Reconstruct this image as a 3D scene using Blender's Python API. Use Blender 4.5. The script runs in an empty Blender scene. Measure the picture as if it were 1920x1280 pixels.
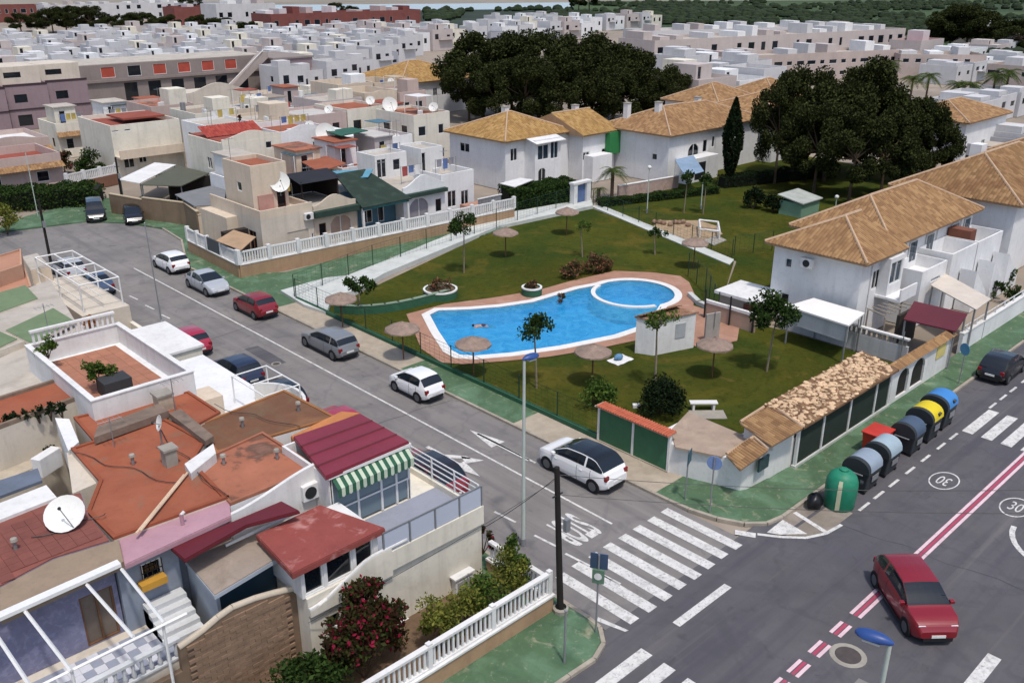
import bpy, bmesh, math, random
from mathutils import Vector, Matrix, noise

# ---------------------------------------------------------------- camera, sky, sun, exposure
scene = bpy.context.scene
COL = scene.collection
HC = 22.0                                   # drone height (m)
CAM = Vector((-29.165, -19.179, HC))
HEAD, PITCH, FPX = math.radians(46.5), math.radians(22.091), 1700.0   # heading from +X, pitch below horizon, focal length for a 1920 px wide frame
cam_d = bpy.data.cameras.new("camera")
cam = bpy.data.objects.new("camera", cam_d); COL.objects.link(cam)
cam_d.sensor_width = 36.0; cam_d.lens = FPX / 1920 * 36
cam_d.clip_start = 0.5; cam_d.clip_end = 12000
cam.location = CAM; cam.rotation_euler = (math.pi/2 - PITCH, 0, HEAD - math.pi/2)
scene.camera = cam

SUN_AZ = math.radians(248.5)                # direction towards the sun, counter-clockwise from +X
SUN_EL = math.radians(67)
world = bpy.data.worlds.new("World"); scene.world = world; world.use_nodes = True
wn = world.node_tree.nodes; wl = world.node_tree.links
bg = wn["Background"]
sky = wn.new("ShaderNodeTexSky"); sky.sky_type = 'NISHITA'; sky.sun_disc = False
sky.sun_elevation = SUN_EL; sky.sun_rotation = math.pi/2 - SUN_AZ
sky.air_density = 1.0; sky.dust_density = 2.5; sky.ozone_density = 1.0
wl.new(sky.outputs[0], bg.inputs[0]); bg.inputs[1].default_value = 0.15
sun_d = bpy.data.lights.new("sun", 'SUN'); sun_d.energy = 2.35; sun_d.angle = math.radians(3.5); sun_d.color = (1.0, 0.95, 0.88)
sun = bpy.data.objects.new("sun", sun_d); COL.objects.link(sun)
sd = Vector((math.cos(SUN_EL)*math.cos(SUN_AZ), math.cos(SUN_EL)*math.sin(SUN_AZ), math.sin(SUN_EL)))
sun.rotation_euler = (-sd).to_track_quat('-Z', 'Y').to_euler(); sun.location = sd*60
vs = scene.view_settings
vs.view_transform = 'Standard'; vs.look = 'None'; vs.exposure = 0.13; vs.gamma = 1.0; vs.use_curve_mapping = False
try:
    scene.cycles.max_bounces = 6; scene.cycles.transparent_max_bounces = 12; scene.cycles.diffuse_bounces = 3
    scene.cycles.use_denoising = True; scene.cycles.caustics_reflective = False; scene.cycles.caustics_refractive = False
except Exception: pass

# ---------------------------------------------------------------- measuring helpers: where a sight line meets a plane of the place
_F = Vector((math.cos(HEAD), math.sin(HEAD), 0)); _R = Vector((math.sin(HEAD), -math.cos(HEAD), 0)); _U = Vector((0, 0, 1))
def ray(px, py):
    x, y = (px-960)/FPX, -(py-640)/FPX
    return _R*x + _F*(math.cos(PITCH)+y*math.sin(PITCH)) + _U*(-math.sin(PITCH)+y*math.cos(PITCH))
def P(px, py, z=0.0):
    d = ray(px, py); return CAM + d*((z-HC)/d.z)
def PY(px, py, y0):
    d = ray(px, py); p = CAM + d*((y0-CAM.y)/d.y); return p.x, p.z
def PX(px, py, x0):
    d = ray(px, py); p = CAM + d*((x0-CAM.x)/d.x); return p.y, p.z
RND = random.Random(11)
def U(a, b): return RND.uniform(a, b)

# ---------------------------------------------------------------- materials
def C(h):
    h = h.lstrip('#'); o = []
    for i in (0, 2, 4):
        c = int(h[i:i+2], 16)/255
        o.append(c/12.92 if c <= .04045 else ((c+.055)/1.055)**2.4)
    return (*o, 1)
def dk(c, f): return (c[0]*f, c[1]*f, c[2]*f, 1)
MATS = {}
def M(name, col, rough=.85, var=.18, sc=.9, bump=0, bsc=30, streak=0, stain=None, metal=0, coat=0, spec=.35, rnd=0, fine=.08, bands=None, cracks=None):
    if name in MATS: return MATS[name]
    if isinstance(col, str): col = C(col)
    m = bpy.data.materials.new(name); m.use_nodes = True; MATS[name] = m
    nt = m.node_tree; N = nt.nodes; L = nt.links; b = N["Principled BSDF"]
    b.inputs["Roughness"].default_value = rough; b.inputs["Metallic"].default_value = metal
    b.inputs["Specular IOR Level"].default_value = spec
    if coat: b.inputs["Coat Weight"].default_value = coat; b.inputs["Coat Roughness"].default_value = .06
    g = N.new("ShaderNodeNewGeometry"); pos = g.outputs["Position"]
    cur = None
    def mix(a, bcol, fac, mode='MIX'):
        x = N.new("ShaderNodeMix"); x.data_type = 'RGBA'; x.blend_type = mode
        for inp, v in ((x.inputs[6], a), (x.inputs[7], bcol)):
            if hasattr(v, 'is_output'): L.new(v, inp)
            else: inp.default_value = v
        if hasattr(fac, 'is_output'): L.new(fac, x.inputs[0])
        else: x.inputs[0].default_value = fac
        return x.outputs[2]
    def nz(scale, detail=4, stretch=None, dist=0):
        n = N.new("ShaderNodeTexNoise"); n.inputs["Scale"].default_value = scale; n.inputs["Detail"].default_value = detail
        n.inputs["Roughness"].default_value = .6; n.inputs["Distortion"].default_value = dist
        if stretch:
            mp = N.new("ShaderNodeMapping"); mp.inputs["Scale"].default_value = stretch; L.new(pos, mp.inputs[0]); L.new(mp.outputs[0], n.inputs["Vector"])
        else: L.new(pos, n.inputs["Vector"])
        return n.outputs["Fac"]
    def ramp(s, lo, hi, a=0, bv=1):
        r = N.new("ShaderNodeMapRange"); r.inputs[1].default_value = lo; r.inputs[2].default_value = hi; r.inputs[3].default_value = a; r.inputs[4].default_value = bv
        L.new(s, r.inputs[0]); return r.outputs[0]
    cur = mix(dk(col, 1-var), dk(col, 1+var*.6), ramp(nz(sc, 5), .32, .68))
    if fine: cur = mix(cur, dk(col, .62), ramp(nz(sc*9, 3), .52, .78, 0, fine*4))
    if streak: cur = mix(cur, dk(col, .42), ramp(nz(1.0, 4, (2.2, 2.2, .16)), .5, .75, 0, streak))
    if stain:
        for (sc_, ssc, lo, hi, am) in stain:
            cur = mix(cur, C(sc_) if isinstance(sc_, str) else sc_, ramp(nz(ssc, 6, None, .6), lo, hi, 0, am))
    if bands:
        for (bc, st, lo, hi, am) in bands: cur = mix(cur, C(bc), ramp(nz(1.0, 4, st, .3), lo, hi, 0, am))
    if cracks:
        cc_, csc, am = cracks; vo = N.new("ShaderNodeTexVoronoi"); vo.feature = 'DISTANCE_TO_EDGE'; vo.inputs["Scale"].default_value = csc
        ad = N.new("ShaderNodeVectorMath"); ad.operation = 'ADD'; nn_ = N.new("ShaderNodeTexNoise"); nn_.inputs["Scale"].default_value = 1.3; nn_.inputs["Detail"].default_value = 5
        L.new(pos, nn_.inputs["Vector"]); L.new(pos, ad.inputs[0]); L.new(nn_.outputs["Color"], ad.inputs[1]); L.new(ad.outputs[0], vo.inputs["Vector"])
        cur = mix(cur, C(cc_), ramp(vo.outputs["Distance"], .004, .014, am, 0))
    if rnd:
        oi = N.new("ShaderNodeObjectInfo")
        cur = mix(cur, dk(col, .5), ramp(oi.outputs["Random"], 0, 1, 0, rnd))
    L.new(cur, b.inputs["Base Color"])
    if bump:
        bp = N.new("ShaderNodeBump"); bp.inputs["Strength"].default_value = bump; bp.inputs["Distance"].default_value = .02
        L.new(nz(bsc, 4), bp.inputs["Height"]); L.new(bp.outputs[0], b.inputs["Normal"])
    return m
def leaf_mat(name, a, b_, tr=.25, c_=None, cp=.0):
    if name in MATS: return MATS[name]
    m = bpy.data.materials.new(name); m.use_nodes = True; MATS[name] = m
    nt = m.node_tree; N = nt.nodes; L = nt.links; b = N["Principled BSDF"]
    b.inputs["Roughness"].default_value = .7; b.inputs["Specular IOR Level"].default_value = .04
    g = N.new("ShaderNodeNewGeometry"); r = N.new("ShaderNodeValToRGB"); r.color_ramp.elements[0].color = C(a); r.color_ramp.elements[1].color = C(b_)
    if c_:
        r.color_ramp.elements[1].position = 1-cp
        e = r.color_ramp.elements.new(min(.999, 1-cp+.01)); e.color = C(c_)
    L.new(g.outputs["Random Per Island"], r.inputs[0]); L.new(r.outputs[0], b.inputs["Base Color"])
    t = N.new("ShaderNodeBsdfTranslucent"); L.new(r.outputs[0], t.inputs[0])
    x = N.new("ShaderNodeMixShader"); x.inputs[0].default_value = tr
    L.new(b.outputs[0], x.inputs[1]); L.new(t.outputs[0], x.inputs[2]); L.new(x.outputs[0], N["Material Output"].inputs[0])
    return m
def tile_mat(name, a, b_, c_, dark=.45, pw=.25, ph=.4):
    """barrel tiles: a colour of its own for every tile, read from the UV map (metres along the eave and up the slope)"""
    if name in MATS: return MATS[name]
    m = bpy.data.materials.new(name); m.use_nodes = True; MATS[name] = m
    nt = m.node_tree; N = nt.nodes; L = nt.links; b = N["Principled BSDF"]; b.inputs["Roughness"].default_value = .9; b.inputs["Specular IOR Level"].default_value = .2
    uv = N.new("ShaderNodeUVMap"); mp = N.new("ShaderNodeVectorMath"); mp.operation = 'DIVIDE'; mp.inputs[1].default_value = (pw, ph, 1)
    fl = N.new("ShaderNodeVectorMath"); fl.operation = 'FLOOR'; wn_ = N.new("ShaderNodeTexWhiteNoise"); wn_.noise_dimensions = '3D'
    L.new(uv.outputs[0], mp.inputs[0]); L.new(mp.outputs[0], fl.inputs[0]); L.new(fl.outputs[0], wn_.inputs["Vector"])
    r = N.new("ShaderNodeValToRGB"); r.color_ramp.elements[0].color = C(a); r.color_ramp.elements[1].color = C(c_); e = r.color_ramp.elements.new(.5); e.color = C(b_)
    L.new(wn_.outputs["Value"], r.inputs[0])
    g = N.new("ShaderNodeNewGeometry"); n = N.new("ShaderNodeTexNoise"); n.inputs["Scale"].default_value = .55; n.inputs["Detail"].default_value = 6
    L.new(g.outputs["Position"], n.inputs["Vector"])
    mr = N.new("ShaderNodeMapRange"); mr.inputs[1].default_value = .5; mr.inputs[2].default_value = .75; mr.inputs[4].default_value = dark; L.new(n.outputs["Fac"], mr.inputs[0])
    x = N.new("ShaderNodeMix"); x.data_type = 'RGBA'; x.inputs[7].default_value = C('#6b4a34'); L.new(mr.outputs[0], x.inputs[0]); L.new(r.outputs[0], x.inputs[6])
    L.new(x.outputs[2], b.inputs["Base Color"])
    return m
def glass_mat(name, col, rough=.08, alpha=1):
    if name in MATS: return MATS[name]
    m = bpy.data.materials.new(name); m.use_nodes = True; MATS[name] = m
    b = m.node_tree.nodes["Principled BSDF"]; b.inputs["Base Color"].default_value = C(col); b.inputs["Roughness"].default_value = rough
    b.inputs["Specular IOR Level"].default_value = .6; b.inputs["Alpha"].default_value = alpha
    return m

# ---------------------------------------------------------------- mesh builder
OFF = {}
class MB:
    def __init__(s): s.v = []; s.f = []; s.uv = []
    def add(s, vs_, fs):
        n = len(s.v); s.v += [tuple(p) for p in vs_]; s.f += [tuple(i+n for i in f) for f in fs]; return s
    def box(s, x0, y0, z0, x1, y1, z1):
        if x0 > x1: x0, x1 = x1, x0
        if y0 > y1: y0, y1 = y1, y0
        if z0 > z1: z0, z1 = z1, z0
        return s.add([(x0,y0,z0),(x1,y0,z0),(x1,y1,z0),(x0,y1,z0),(x0,y0,z1),(x1,y0,z1),(x1,y1,z1),(x0,y1,z1)],
                     [(3,2,1,0),(4,5,6,7),(0,1,5,4),(1,2,6,5),(2,3,7,6),(3,0,4,7)])
    def obox(s, c, u, w, h, du, dv, dz):   # oriented: centre c (bottom), unit 2D direction u
        ux, uy = u; out = []
        for z in (0, dz):
            for a, b in ((-1,-1),(1,-1),(1,1),(-1,1)):
                out.append((c[0]+ux*du/2*a-uy*dv/2*b, c[1]+uy*du/2*a+ux*dv/2*b, c[2]+z))
        return s.add(out, [(3,2,1,0),(4,5,6,7),(0,1,5,4),(1,2,6,5),(2,3,7,6),(3,0,4,7)])
    def poly(s, pts): return s.add(pts, [tuple(range(len(pts)))])
    def ext(s, pts, vec):
        n = len(pts); v = Vector(vec); a = [Vector(p) for p in pts]
        return s.add([*a, *[p+v for p in a]], [tuple(range(n))[::-1], tuple(range(n, 2*n))] + [(i, (i+1) % n, n+(i+1) % n, n+i) for i in range(n)])
    def prism(s, pts, z0, z1): return s.ext([(p[0], p[1], z0) for p in pts], (0, 0, z1-z0))
    def tube(s, a, b, r, n=6, r2=None, cap=True):
        a = Vector(a); b = Vector(b); r2 = r if r2 is None else r2
        d = (b-a).normalized() if (b-a).length > 1e-9 else Vector((0,0,1))
        u = d.cross(Vector((0,0,1)) if abs(d.z) < .9 else Vector((1,0,0))).normalized(); w = d.cross(u)
        vv = [a+(u*math.cos(t)+w*math.sin(t))*r for t in [2*math.pi*i/n for i in range(n)]] + [b+(u*math.cos(t)+w*math.sin(t))*r2 for t in [2*math.pi*i/n for i in range(n)]]
        ff = [(i, (i+1) % n, n+(i+1) % n, n+i) for i in range(n)]
        if cap: ff += [tuple(range(n))[::-1], tuple(range(n, 2*n))]
        return s.add(vv, ff)
    def path(s, pts, r, n=5):
        for a, b in zip(pts[:-1], pts[1:]): s.tube(a, b, r, n)
        return s
    def lathe(s, prof, c=(0,0,0), n=16, ang0=0, ang1=2*math.pi):
        full = abs(ang1-ang0-2*math.pi) < 1e-6; k = n if full else n+1
        vv = [(c[0]+r*math.cos(ang0+(ang1-ang0)*i/n), c[1]+r*math.sin(ang0+(ang1-ang0)*i/n), c[2]+z) for r, z in prof for i in range(k)]
        ff = []
        for j in range(len(prof)-1):
            for i in range(n):
                i2 = (i+1) % k
                ff.append((j*k+i, j*k+i2, (j+1)*k+i2, (j+1)*k+i))
        return s.add(vv, ff)
    def ball(s, c, rx, ry=None, rz=None, n=10, m=6):
        ry = rx if ry is None else ry; rz = rx if rz is None else rz
        vv = []; ff = []
        for j in range(m+1):
            t = math.pi*j/m
            for i in range(n):
                a = 2*math.pi*i/n; vv.append((c[0]+rx*math.sin(t)*math.cos(a), c[1]+ry*math.sin(t)*math.sin(a), c[2]-rz*math.cos(t)))
        for j in range(m):
            for i in range(n): ff.append((j*n+i, j*n+(i+1) % n, (j+1)*n+(i+1) % n, (j+1)*n+i))
        return s.add(vv, ff)
    def mesh(s, name, mat, off=Vector((0,0,0)), smooth=False):
        me = bpy.data.meshes.new(name)
        me.from_pydata([(x-off[0], y-off[1], z-off[2]) for x, y, z in s.v], [], s.f)
        if s.uv:
            l = me.uv_layers.new(name="UVMap"); k = 0
            for poly in me.polygons:
                for li in poly.loop_indices: l.data[li].uv = s.uv[k]; k += 1
        me.materials.append(mat)
        if smooth:
            me.polygons.foreach_set("use_smooth", [True]*len(me.polygons))
            try: me.set_sharp_from_angle(angle=math.radians(smooth if smooth > 1 else 40))
            except Exception: pass
        me.update(); return me
    def build(s, name, mat, parent=None, smooth=False, origin=None, bevel=0, kind=None, label=None):
        off = Vector(origin) if origin is not None else (OFF[parent.name] if parent else Vector((0,0,0)))
        o = bpy.data.objects.new(name, s.mesh(name, mat, off, smooth)); COL.objects.link(o)
        if parent:
            o.parent = parent
            if origin is not None: o.location = off-OFF[parent.name]
        else: o.location = off
        OFF[o.name] = off
        if bevel:
            bm_ = o.modifiers.new("bevel", 'BEVEL'); bm_.width = bevel; bm_.segments = 2; bm_.limit_method = 'ANGLE'
        if kind: o['kind'] = kind
        if label: o['label'] = label
        return o
def tag(o, label=None, cat=None, group=None, kind=None):
    if label: o['label'] = label
    if cat: o['category'] = cat
    if group: o['group'] = group
    if kind: o['kind'] = kind
    return o
def thing(name, label, cat, loc, group=None):
    o = bpy.data.objects.new(name, None); COL.objects.link(o); o.location = loc; o.empty_display_size = .3
    OFF[o.name] = Vector(loc); tag(o, label, cat, group); return o
def dup(root, loc, rot=None, label=None, group=None, scale=None, mats=None):
    def cp(o, par):
        c = o.copy(); COL.objects.link(c); c.parent = par; OFF[c.name] = OFF.get(o.name, Vector((0,0,0)))
        if mats and o.type == 'MESH' and o.data.materials and o.data.materials[0].name in mats:
            c.material_slots[0].link = 'OBJECT'; c.material_slots[0].material = mats[o.data.materials[0].name]
        for ch in KIDS(o): cp(ch, c)
        return c
    r = cp(root, None); r.location = loc; OFF[r.name] = Vector(loc)
    if rot is not None: r.rotation_euler = (0, 0, rot)
    if scale is not None: r.scale = scale if hasattr(scale, '__len__') else (scale,)*3
    if label: r['label'] = label
    if group: r['group'] = group
    return r
def KIDS(o): return [c for c in COL.objects if c.parent == o] if False else list(o.children)
def inst(name, me, mat, parent, loc, rot=0):
    """one more object on shared mesh data, as a child"""
    o = bpy.data.objects.new(name, me); COL.objects.link(o); o.parent = parent
    o.location = Vector(loc)-OFF[parent.name]; o.rotation_euler = (0, 0, rot); OFF[o.name] = Vector(loc); return o
def sheet(name, pts, z, mat, kind='structure', parent=None):
    m = MB().poly([(p[0], p[1], z) for p in pts]); o = m.build(name, mat, parent)
    if kind: o['kind'] = kind
    return o
def slab(name, pts, z0, z1, mat, kind='structure', bevel=0):
    o = MB().prism([(p[0], p[1]) for p in pts], z0, z1).build(name, mat, bevel=bevel); o['kind'] = kind; return o
def arc(cx, cy, r, a0, a1, n=8):
    return [(cx+r*math.cos(math.radians(a0+(a1-a0)*i/n)), cy+r*math.sin(math.radians(a0+(a1-a0)*i/n))) for i in range(n+1)]

# common materials
ASPH = M('asphalt', C('#7e7a77'), .9, .16, .25, .5, 60, stain=[('#5d5b5f', .12, .52, .7, .5), ('#8a8581', .35, .56, .75, .4), ('#3c3b3f', 1.3, .62, .75, .5), ('#58565a', .6, .56, .62, .35)], bands=[('#605d5f', (1.3,.05,1), .5, .68, .55), ('#8f8b88', (1.7,.08,1), .58, .75, .4)], cracks=('#5f5d5f', .12, .3))
ASPH2 = M('asphalt_dark', C('#5a585b'), .88, .16, .25, .5, 60, stain=[('#4d4d55', .1, .5, .68, .6), ('#6b6766', .3, .58, .75, .5), ('#2e2d30', 1.3, .6, .75, .5), ('#45454a', .5, .55, .62, .35)], bands=[('#46454d', (.045,1.0,1), .48, .66, .65), ('#77736f', (.05,1.4,1), .58, .75, .4)], cracks=('#47464a', .1, .28))
PAINTW = M('road_paint', C('#cfcdc9'), .8, .14, 2, stain=[('#8b8987', 3.5, .5, .68, .6), ('#77757a', 9, .56, .66, .7)])
PAINTR = M('road_paint_red', C('#a8435c'), .8, .12, 2, stain=[('#7b5a60', 3.5, .56, .72, .55)])
PAINTP = M('road_paint_pink', C('#d8bcc2'), .8, .12, 2, stain=[('#8f7a80', 3.5, .56, .72, .55)])
GREENW = M('green_pavement', C('#4b6549'), .85, .16, .8, .3, 40, stain=[('#6f8f74', .5, .5, .7, .6), ('#a39b83', 1.3, .58, .72, .7), ('#38543f', 1.1, .55, .72, .55), ('#8a8f7c', 4, .6, .7, .5)], cracks=('#3d5144', .35, .25))
BEIGEW = M('beige_pavement', C('#a89c8b'), .9, .16, 1.2, .3, 40, stain=[('#857a6a', .9, .5, .7, .5), ('#6b705c', 2.4, .62, .75, .4)])
KERB = M('kerb_stone', C('#a39a8c'), .9, .2, 2, .2, 30, rnd=.25)
WHITE = M('white_paint', C('#d9d8d6'), .8, .08, .6, .1, 50, streak=.26, stain=[('#a9a49a', .8, .58, .76, .4)])
WHITE2 = M('white_render', C('#dedede'), .85, .08, .5, .15, 40, streak=.17, stain=[('#b5b1aa', .7, .58, .78, .3)])
WHITEM = M('white_metal', C('#dddddb'), .45, .05, 1)
CREAM = M('cream_render', C('#dbd5c6'), .88, .09, .5, .15, 40, streak=.3, stain=[('#b0a795', .8, .58, .75, .45)])
DARK = M('dark_metal', C('#26282a'), .5, .1, 2)
BLACK = M('black_rubber', C('#1a1a1b'), .8, .1, 2)
GREY = M('grey_metal', C('#8f9194'), .45, .1, 2, metal=.4)
GLASS = glass_mat('dark_glass', '#151b22', .06)
GLASSB = glass_mat('bluish_glass', '#2b3c48', .06)
CONC = M('concrete', C('#9b958b'), .92, .18, .8, .3, 30, stain=[('#6d675d', .9, .55, .75, .5)])
FENCEG = M('fence_green', C('#1f3a2b'), .5, .1, 2)
BROWNW = M('tan_render', C('#a88a6d'), .9, .14, .8, .3, 30, streak=.3, stain=[('#7d6650', .8, .55, .75, .4)])
WOOD = M('wood', C('#6d4e37'), .8, .2, 4)
SOIL = M('soil', C('#6b5744'), .95, .2, 2, .5, 20)
# ================================================================ GROUND, ROADS, POOL GARDEN
from mathutils.geometry import tessellate_polygon, delaunay_2d_cdt
def V2(px, py, z=0):
    p = P(px, py, z); return (p.x, p.y)
def holed(name, outer, holes, z, mat, kind='structure'):
    """flat sheet with holes"""
    pts = []; edges = []
    for lp in [outer]+holes:
        n0 = len(pts); pts += [Vector((p[0], p[1])) for p in lp]; k = len(lp)
        edges += [(n0+i, n0+(i+1) % k) for i in range(k)]
    v, e, f, *_ = delaunay_2d_cdt(pts, edges, [], 1, 1e-5)
    def inside(q, lp):
        c = False
        for i in range(len(lp)):
            a, b = lp[i], lp[i-1]
            if (a[1] > q[1]) != (b[1] > q[1]) and q[0] < (b[0]-a[0])*(q[1]-a[1])/(b[1]-a[1])+a[0]: c = not c
        return c
    ff = []
    for t in f:
        q = (sum(v[i][0] for i in t)/len(t), sum(v[i][1] for i in t)/len(t))
        if inside(q, outer) and not any(inside(q, h) for h in holes): ff.append(tuple(t))
    m = MB(); m.add([(p[0], p[1], z) for p in v], ff); o = m.build(name, mat)
    if kind: o['kind'] = kind
    return o
def offset_poly(pts, d):
    """grow a counter-clockwise loop by d"""
    n = len(pts); out = []
    for i in range(n):
        a, b, c = Vector(pts[i-1][:2]), Vector(pts[i][:2]), Vector(pts[(i+1) % n][:2])
        n1 = Vector(((b-a).y, -(b-a).x)).normalized(); n2 = Vector(((c-b).y, -(c-b).x)).normalized()
        m = (n1+n2); m = m.normalized() if m.length > 1e-6 else n1
        k = min(1.6, 1/max(.3, m.dot(n1))); out.append((b.x+m.x*d*k, b.y+m.y*d*k))
    return out
def ccw(pts):
    a = sum(pts[i-1][0]*pts[i][1]-pts[i][0]*pts[i-1][1] for i in range(len(pts)))
    return pts if a > 0 else pts[::-1]
def smooth_loop(pts, it=2):
    for _ in range(it):
        q = []
        for i in range(len(pts)):
            a, b = pts[i], pts[(i+1) % len(pts)]
            q += [(a[0]*.75+b[0]*.25, a[1]*.75+b[1]*.25), (a[0]*.25+b[0]*.75, a[1]*.25+b[1]*.75)]
        pts = q
    return pts
# --- pool outline (world metres at the water line)
cc = Vector(V2(1188, 551, 0)); CR = 3.0
pool_pts = [V2(*p) for p in ((806,592),(822,584),(880,582),(940,577),(1000,568),(1050,553),(1085,543),(1112,538))]
pool_low = [V2(*p) for p in ((1215,608),(1150,630),(1050,650),(960,663),(890,669),(862,667),(846,658),(822,622))]
_a0 = math.atan2(pool_pts[-1][1]-cc.y, pool_pts[-1][0]-cc.x); _a1 = math.atan2(pool_low[0][1]-cc.y, pool_low[0][0]-cc.x)
_A0, _A1 = math.degrees(_a0), math.degrees(_a1)
if _A1 < _A0-360: _A1 += 360
if _A1 > _A0: _A1 -= 360
circ_out = arc(cc.x, cc.y, CR, _A0-12, _A1+30, 22)
POOL = ccw(pool_pts + circ_out + pool_low)
RIM = offset_poly(POOL, .55)
DECK = [V2(*p) for p in ((762,590),(835,571),(920,560),(1010,545),(1070,528),(1152,509),(1225,512),(1276,519),(1292,530),(1302,552),(1300,574),(1345,588),(1388,605),(1382,640),(1322,655),(1296,648),(1240,655),(1190,640),(1120,655),(1030,670),(950,678),(870,684),(828,681),(790,655))]
DECK = ccw(DECK)

GRASS = M('lawn', C('#484b1c'), .95, .25, .12, .9, 45, stain=[('#31401a', .14, .44, .6, .85), ('#5d5424', .22, .54, .68, .75), ('#6d5a31', .9, .6, .72, .5), ('#26300f', 2.2, .52, .7, .55), ('#54592a', 5, .56, .7, .45)], fine=.2, spec=.03)
TERRA = M('pool_paving', C('#a37c68'), .9, .16, .8, .2, 40, stain=[('#8d6a58', .8, .52, .72, .5), ('#c4a391', .5, .55, .75, .5)])
RIMW = M('pool_coping', C('#dcdad6'), .7, .08, 1.5, stain=[('#a9a69d', 1.5, .58, .75, .4)])
GROUND = M('dusty_ground', C('#93877a'), .95, .2, .05, .2, 20, stain=[('#6d6558', .06, .5, .7, .6), ('#a99d8f', .4, .55, .75, .4)])
FIELD = M('green_field', C('#3b4f2b'), .95, .3, .012, stain=[('#2a3b20', .01, .48, .6, .8), ('#55672f', .02, .55, .7, .7), ('#39402b', .09, .52, .7, .6)])
FIELD2 = M('dark_field', C('#2c382a'), .95, .25, .02, stain=[('#1f2a22', .03, .5, .65, .8)])
TANL = M('dry_land', C('#8d8579'), .95, .2, .01, stain=[('#746d60', .02, .5, .7, .7)])

big = [(-120,-160),(900,-160),(2600,900),(2600,2600),(900,2600),(-200,900)]
holed('ground', big, [RIM], -.06, GROUND)
# far land: fields and water as the picture shows them
def farsheet(name, pix, z, mat): return sheet(name, [V2(*p, z) for p in pix], z, mat)
farsheet('dry_fields', [(-200,-8),(2200,-8),(2200,2),(1500,3),(1020,6),(-200,9)], .0, TANL)
def orchard(name, pix, n, seed, mat, smin, smax):
    rg = random.Random(seed); q = [V2(*p) for p in pix]; m = MB(); k = 0
    xs = [p[0] for p in q]; ys = [p[1] for p in q]
    while k < n:
        u, v = rg.random(), rg.random(); a = Vector(q[0]).lerp(Vector(q[1]), u); b = Vector(q[3]).lerp(Vector(q[2]), u); c = a.lerp(b, v**1.6)
        if noise.noise(Vector((c.x*.012, c.y*.012, seed))) < -.12: k += .25; continue
        s = rg.uniform(smin, smax); m.ball((c.x, c.y, s*.4), s, s, s*.75, 6, 4); k += 1
    m.v = [(x+rg.uniform(-.3,.3), y+rg.uniform(-.3,.3), z) for x, y, z in m.v]
    o = m.build(name, mat); o['kind'] = 'stuff'; return o
ORCH = M('orchard_leaves', C('#26331c'), .95, .35, .2)
orchard('orchard', ((1080,50),(1920,120),(1920,4),(1080,8)), 1500, 5, ORCH, 1.2, 3.2); orchard('orchard', ((800,40),(1440,44),(1440,14),(800,22)), 500, 6, ORCH, 1.5, 3.5)
LAKE = glass_mat('lake_water', '#a9b8c0', .25)
farsheet('lake', [(415,10),(640,9),(1085,5),(1085,16),(780,20),(415,26)], .05, LAKE)
farsheet('dark_field', [(640,21),(1085,16),(1440,12),(1440,52),(900,62),(640,62)], .02, FIELD2)
farsheet('green_field', [(1075,3),(2200,-2),(2200,240),(1780,130),(1690,62),(1280,60),(1075,52)], .06, FIELD)

# --- roads
Y_K = -2.75      # kerb line of the cross road, town side
plaza = [(-8.5,-40),(-8.5,54),(-12,57.5),(-30,58.5),(-30,71),(-8,71.5),(-3.5,70.6),(-.5,70),(2.2,66.5),(3.6,62.5),(3.2,57.5),(1.2,52.5),(0,50),(0,-40)]
plaza[0] = (-8.5,-2.6); plaza[-1] = (0,-2.6)
sheet('side_street', plaza, 0, ASPH)
sheet('main_road', [(-70,-24),(160,-24),(160,-2.0),(30,-2.0),(24,-2.3),(-70,-2.3)], .004, ASPH2)
# pavements with kerbs
def pavement(name, pts, mat, z=.12, kerb_edges=()):
    slab(name, pts, -.05, z, mat)
right_green = [(.15,21.4),(.15,11.6),(2.0,11.6),(2.0,21.4)]
KZ = .12
pavement('pavement_beige', [(.15,36),(.15,21.4),(2.0,21.4),(2.0,36)], BEIGEW)
pavement('pavement_green', right_green, GREENW)
corner = [(.15,11.6),(.15,1.4)] + [(.2,.4),(.5,-.9),(1.0,-1.9),(1.7,-2.55),(2.6,-2.75),(4.0,-2.75)] + [(4.0,-.75),(2.9,-.35),(1.95,2.8),(2.0,11.6)]
pavement('pavement_beige', [(.15,11.6),(.15,2.2),(2.3,2.2),(1.9,4),(2.0,11.6)], BEIGEW)
pavement('pavement_green', [(.15,2.2),(.2,.4),(.5,-.9),(1.0,-1.9),(1.7,-2.55),(2.6,-2.72),(60,-2.3),(60,-.3),(5,-.7),(3,.6),(2.3,2.2)], GREENW)
pavement('pavement_green', [(.15,50),(.15,36),(2.0,36),(30,41.5),(30,44),(5,42.8),(2.2,45),(2.2,52),(4.5,56.5),(7,63),(5.5,64),(3.7,62.5),(3.2,57.5),(1.2,52.5)], GREENW)
pavement('pavement_green', [(3.7,62.5),(5.5,64),(9,74),(4,79),(-4,76),(-8,72.5),(-30,72),(-30,74),(-30,71),(-8,71.5),(-3.5,70.6),(-.5,70),(2.2,66.5)][::-1], GREENW)
lc = [(-8.6,40),(-8.6,-1.5)] + [(-8.7,-2.1),(-9.2,-2.7),(-10,-3.0),(-11.2,-2.95),(-40,-2.75),(-40,-.35),(-9.75,-.35),(-9.75,40)]
pavement('pavement_green', lc, GREENW)
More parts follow.
